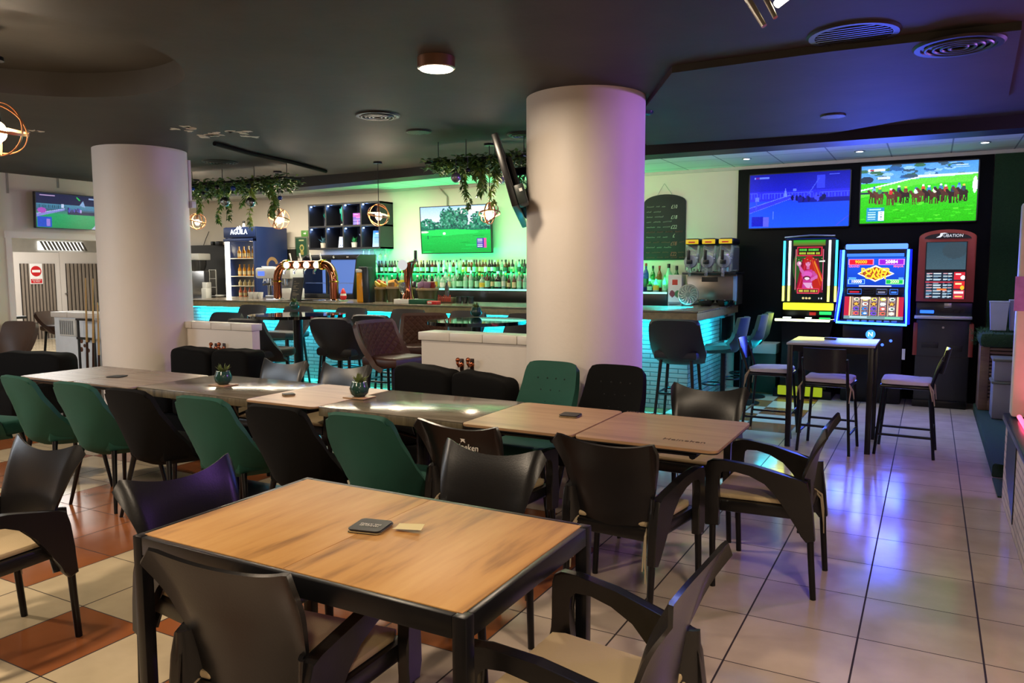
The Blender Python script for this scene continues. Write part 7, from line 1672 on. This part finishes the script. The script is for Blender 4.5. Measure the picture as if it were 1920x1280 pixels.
orb_lamp('copper orb pendant lamp cut by the left edge of the photo, largest of the orbs', -4, 242, 50, 2.45, 0.4, 40)
orb_lamp('copper orb pendant lamp right next to the left pillar, under the ivy', 370, 415, 15.5, 6.9, 0.9, 38)
orb_lamp('copper orb pendant lamp under the right end of the left garland', 523, 410, 19.5, 6.8, 1.9, 42)
orb_lamp('copper orb pendant lamp in front of the cube shelf', 710, 403, 21, 6.75, 0.1, 42)
orb_lamp('copper orb pendant lamp at the corner of the golf television', 918, 400, 20.5, 6.3, 2.6, 42)
# ================================================================ ceiling fittings
t = thing('ceiling_lamp', 'round flush ceiling lamp with a metal rim, lit, in the middle of the black ceiling', 'ceiling lamp', (-2.456, 3.641, CEIL))
MB().lathe([(0.0, -0.001), (0.105, -0.001), (0.105, -0.058), (0.097, -0.062)], n=36).build('metal_rim', mat('satin_copper', '#b88e78', 0.28, 0.9, var=0.05), t)
MB().lathe([(0.097, -0.058), (0.09, -0.066), (0.0, -0.070)], n=36).build('diffuser', glow('lamp_diffuser', '#fff0d0', 9), t)
def vent(label, px, py, r, grooved=True, z=CEIL, name='ceiling_vent'):
    p = atz(px, py, z); t = thing(name, label, 'ceiling vent', (p.x, p.y, z), 0)
    MB().lathe([(0.0, -0.002), (r, -0.001), (r*0.95, -0.012), (r*0.82, -0.012), (r*0.8, -0.004), (0, -0.004)], n=36).build('vent_plate', mat('black_vent', '#171614', 0.45), t)
    m = MB()
    if grooved:
        for k in range(4): m.tube([(r*(0.2+0.17*k)*math.cos(2*PI*q/30), r*(0.2+0.17*k)*math.sin(2*PI*q/30), -0.012) for q in range(30)], 0.008, n=6, closed=True)
    else:
        for k in range(-4, 5): hw = r*0.8*math.sqrt(max(0.02, 1-(k/5)**2)); m.box((-hw, k*r*0.16-0.006, -0.012), (hw, k*r*0.16+0.006, -0.004))
    m.build('vent_louvres', mat('vent_louvre', '#24221f', 0.4), t); return t
vent('round grooved ceiling vent left of the middle pillar, above the ivy', 708, 216, 0.17)
vent('small round black ceiling speaker behind the grooved vent', 785, 246, 0.11, False)
vent('round ceiling vent close to the left pillar and the ivy', 413, 303, 0.19)
vent('round ceiling vent behind the hanging television beside the middle pillar', 985, 252, 0.16)
vent('large round ceiling vent at the upper right of the photo', 1797, 84, 0.21, True, 2.66)
vent('wide black ceiling speaker grille left of the large round vent', 1600, 63, 0.22, False)
vent('small round black ceiling fitting above the slot machines', 1562, 216, 0.09, False, 2.66)
for k, (px, py) in enumerate(((1400, 297), (1612, 283), (1847, 266))):
    p = atz(px, py, ZC2); t = thing('recessed_downlight', 'bright recessed downlight over the slot machines, %s from the left' % ordn(k+1), 'downlight', (p.x, p.y, ZC2), 0, 'recessed downlights')
    MB().lathe([(0.055, -0.001), (0.055, -0.008), (0.04, -0.01), (0.04, -0.002)], n=24).build('trim_ring', M_STEEL, t); MB().lathe([(0.04, -0.0015), (0, -0.007)], n=24).build('lens', glow('downlight_lens', '#f4fbff', 16), t)
pts = [atz(402, 265, CEIL), atz(470, 284, CEIL), atz(545, 300, CEIL), atz(611, 318, CEIL)]
o = MB().tube([(p.x, p.y, CEIL-0.02) for p in pts], 0.02).build('ceiling_pipe', mat('black_pipe', '#0c0b0a', 0.8, spec=0.1)); tag(o, 'black conduit pipe running across the ceiling to the beam', 'pipe')
# spotlight fixture cut by the top edge
p = atd(1432, 20, 2.6)
t = thing('spotlight_fixture', 'metal ceiling spotlight fixture cut by the top edge of the photo', 'spotlight', (atd(1425, -40, 2.6)).to_tuple())
c = t.location.copy()
for (a_, b_, r) in (((1385, -30), (1433, 49), .013), ((1422, -30), (1454, 33), .011)):
    A, B_ = atd(a_[0], a_[1], 2.62)-c, atd(b_[0], b_[1], 2.58)-c; MB().tube([A, B_], [r, r*0.75], n=10).build('lamp_arm', mat('satin_nickel', '#b0a698', 0.25, 0.9), t)
A = atd(1478, -14, 2.6)-c; B_ = atd(1456, 9, 2.6)-c
MB().tube([A, B_], [0.022, 0.013], n=14).build('lit_lens', glow('spot_lens', '#fff0c8', 12), t)
MB().cyl((0, 0, 0.0), (0, 0, CEIL-c.z), 0.03).build('stem', M_STEELBLK, t)
# cable trunking and box on the left pillar, small camera by the middle pillar
q0 = aty(356, 300, 5.35); q1 = aty(361, 376, 5.35); o = MB().box((-6.645, 5.335, q1.z), (-6.605, 5.365, q0.z), 0.003).build('cable_duct', M_WHITE); tag(o, 'thin white cable duct running down the right side of the left pillar', 'cable duct')
p = aty(363, 383, 5.35); o = MB().box((-6.645, 5.32, p.z-0.035), (p.x+0.015, 5.37, p.z+0.03), 0.005).build('junction_box', CAPS['white']); tag(o, 'small white junction box at the end of the pillar cable duct', 'box')
p = atd(1214, 167, 5.5); t = thing('dome_camera', 'small dark dome camera on the ceiling at the right of the middle pillar', 'camera', (p.x, p.y, CEIL)); MB().lathe([(0.05, -0.001), (0.05, -0.03), (0.04, -0.06), (0, -0.075)], n=20).build('dome', mat('navy_gloss', '#1c2348', 0.15), t)
p = aty(945, 328, 10.12)
pts = [aty(823, 350, 10.12), aty(829, 358, 10.12), aty(838, 368, 10.12), aty(838, 388, 10.12)]; o = MB().tube([(p.x, 10.13, p.z) for p in pts], 0.012).build('wall_cable', mat('grey_cable', '#8f8a7c', 0.6)); tag(o, 'grey cable on the wall above the golf television', 'cable')
pts = [aty(391, 434, 10.12), aty(385, 448, 10.12), aty(378, 468, 10.12)]; o = MB().tube([(p.x, 10.13, p.z) for p in pts], 0.006).build('wall_cable', M_BLACK); tag(o, 'thin dark cable on the wall left of the navy fridge', 'cable')
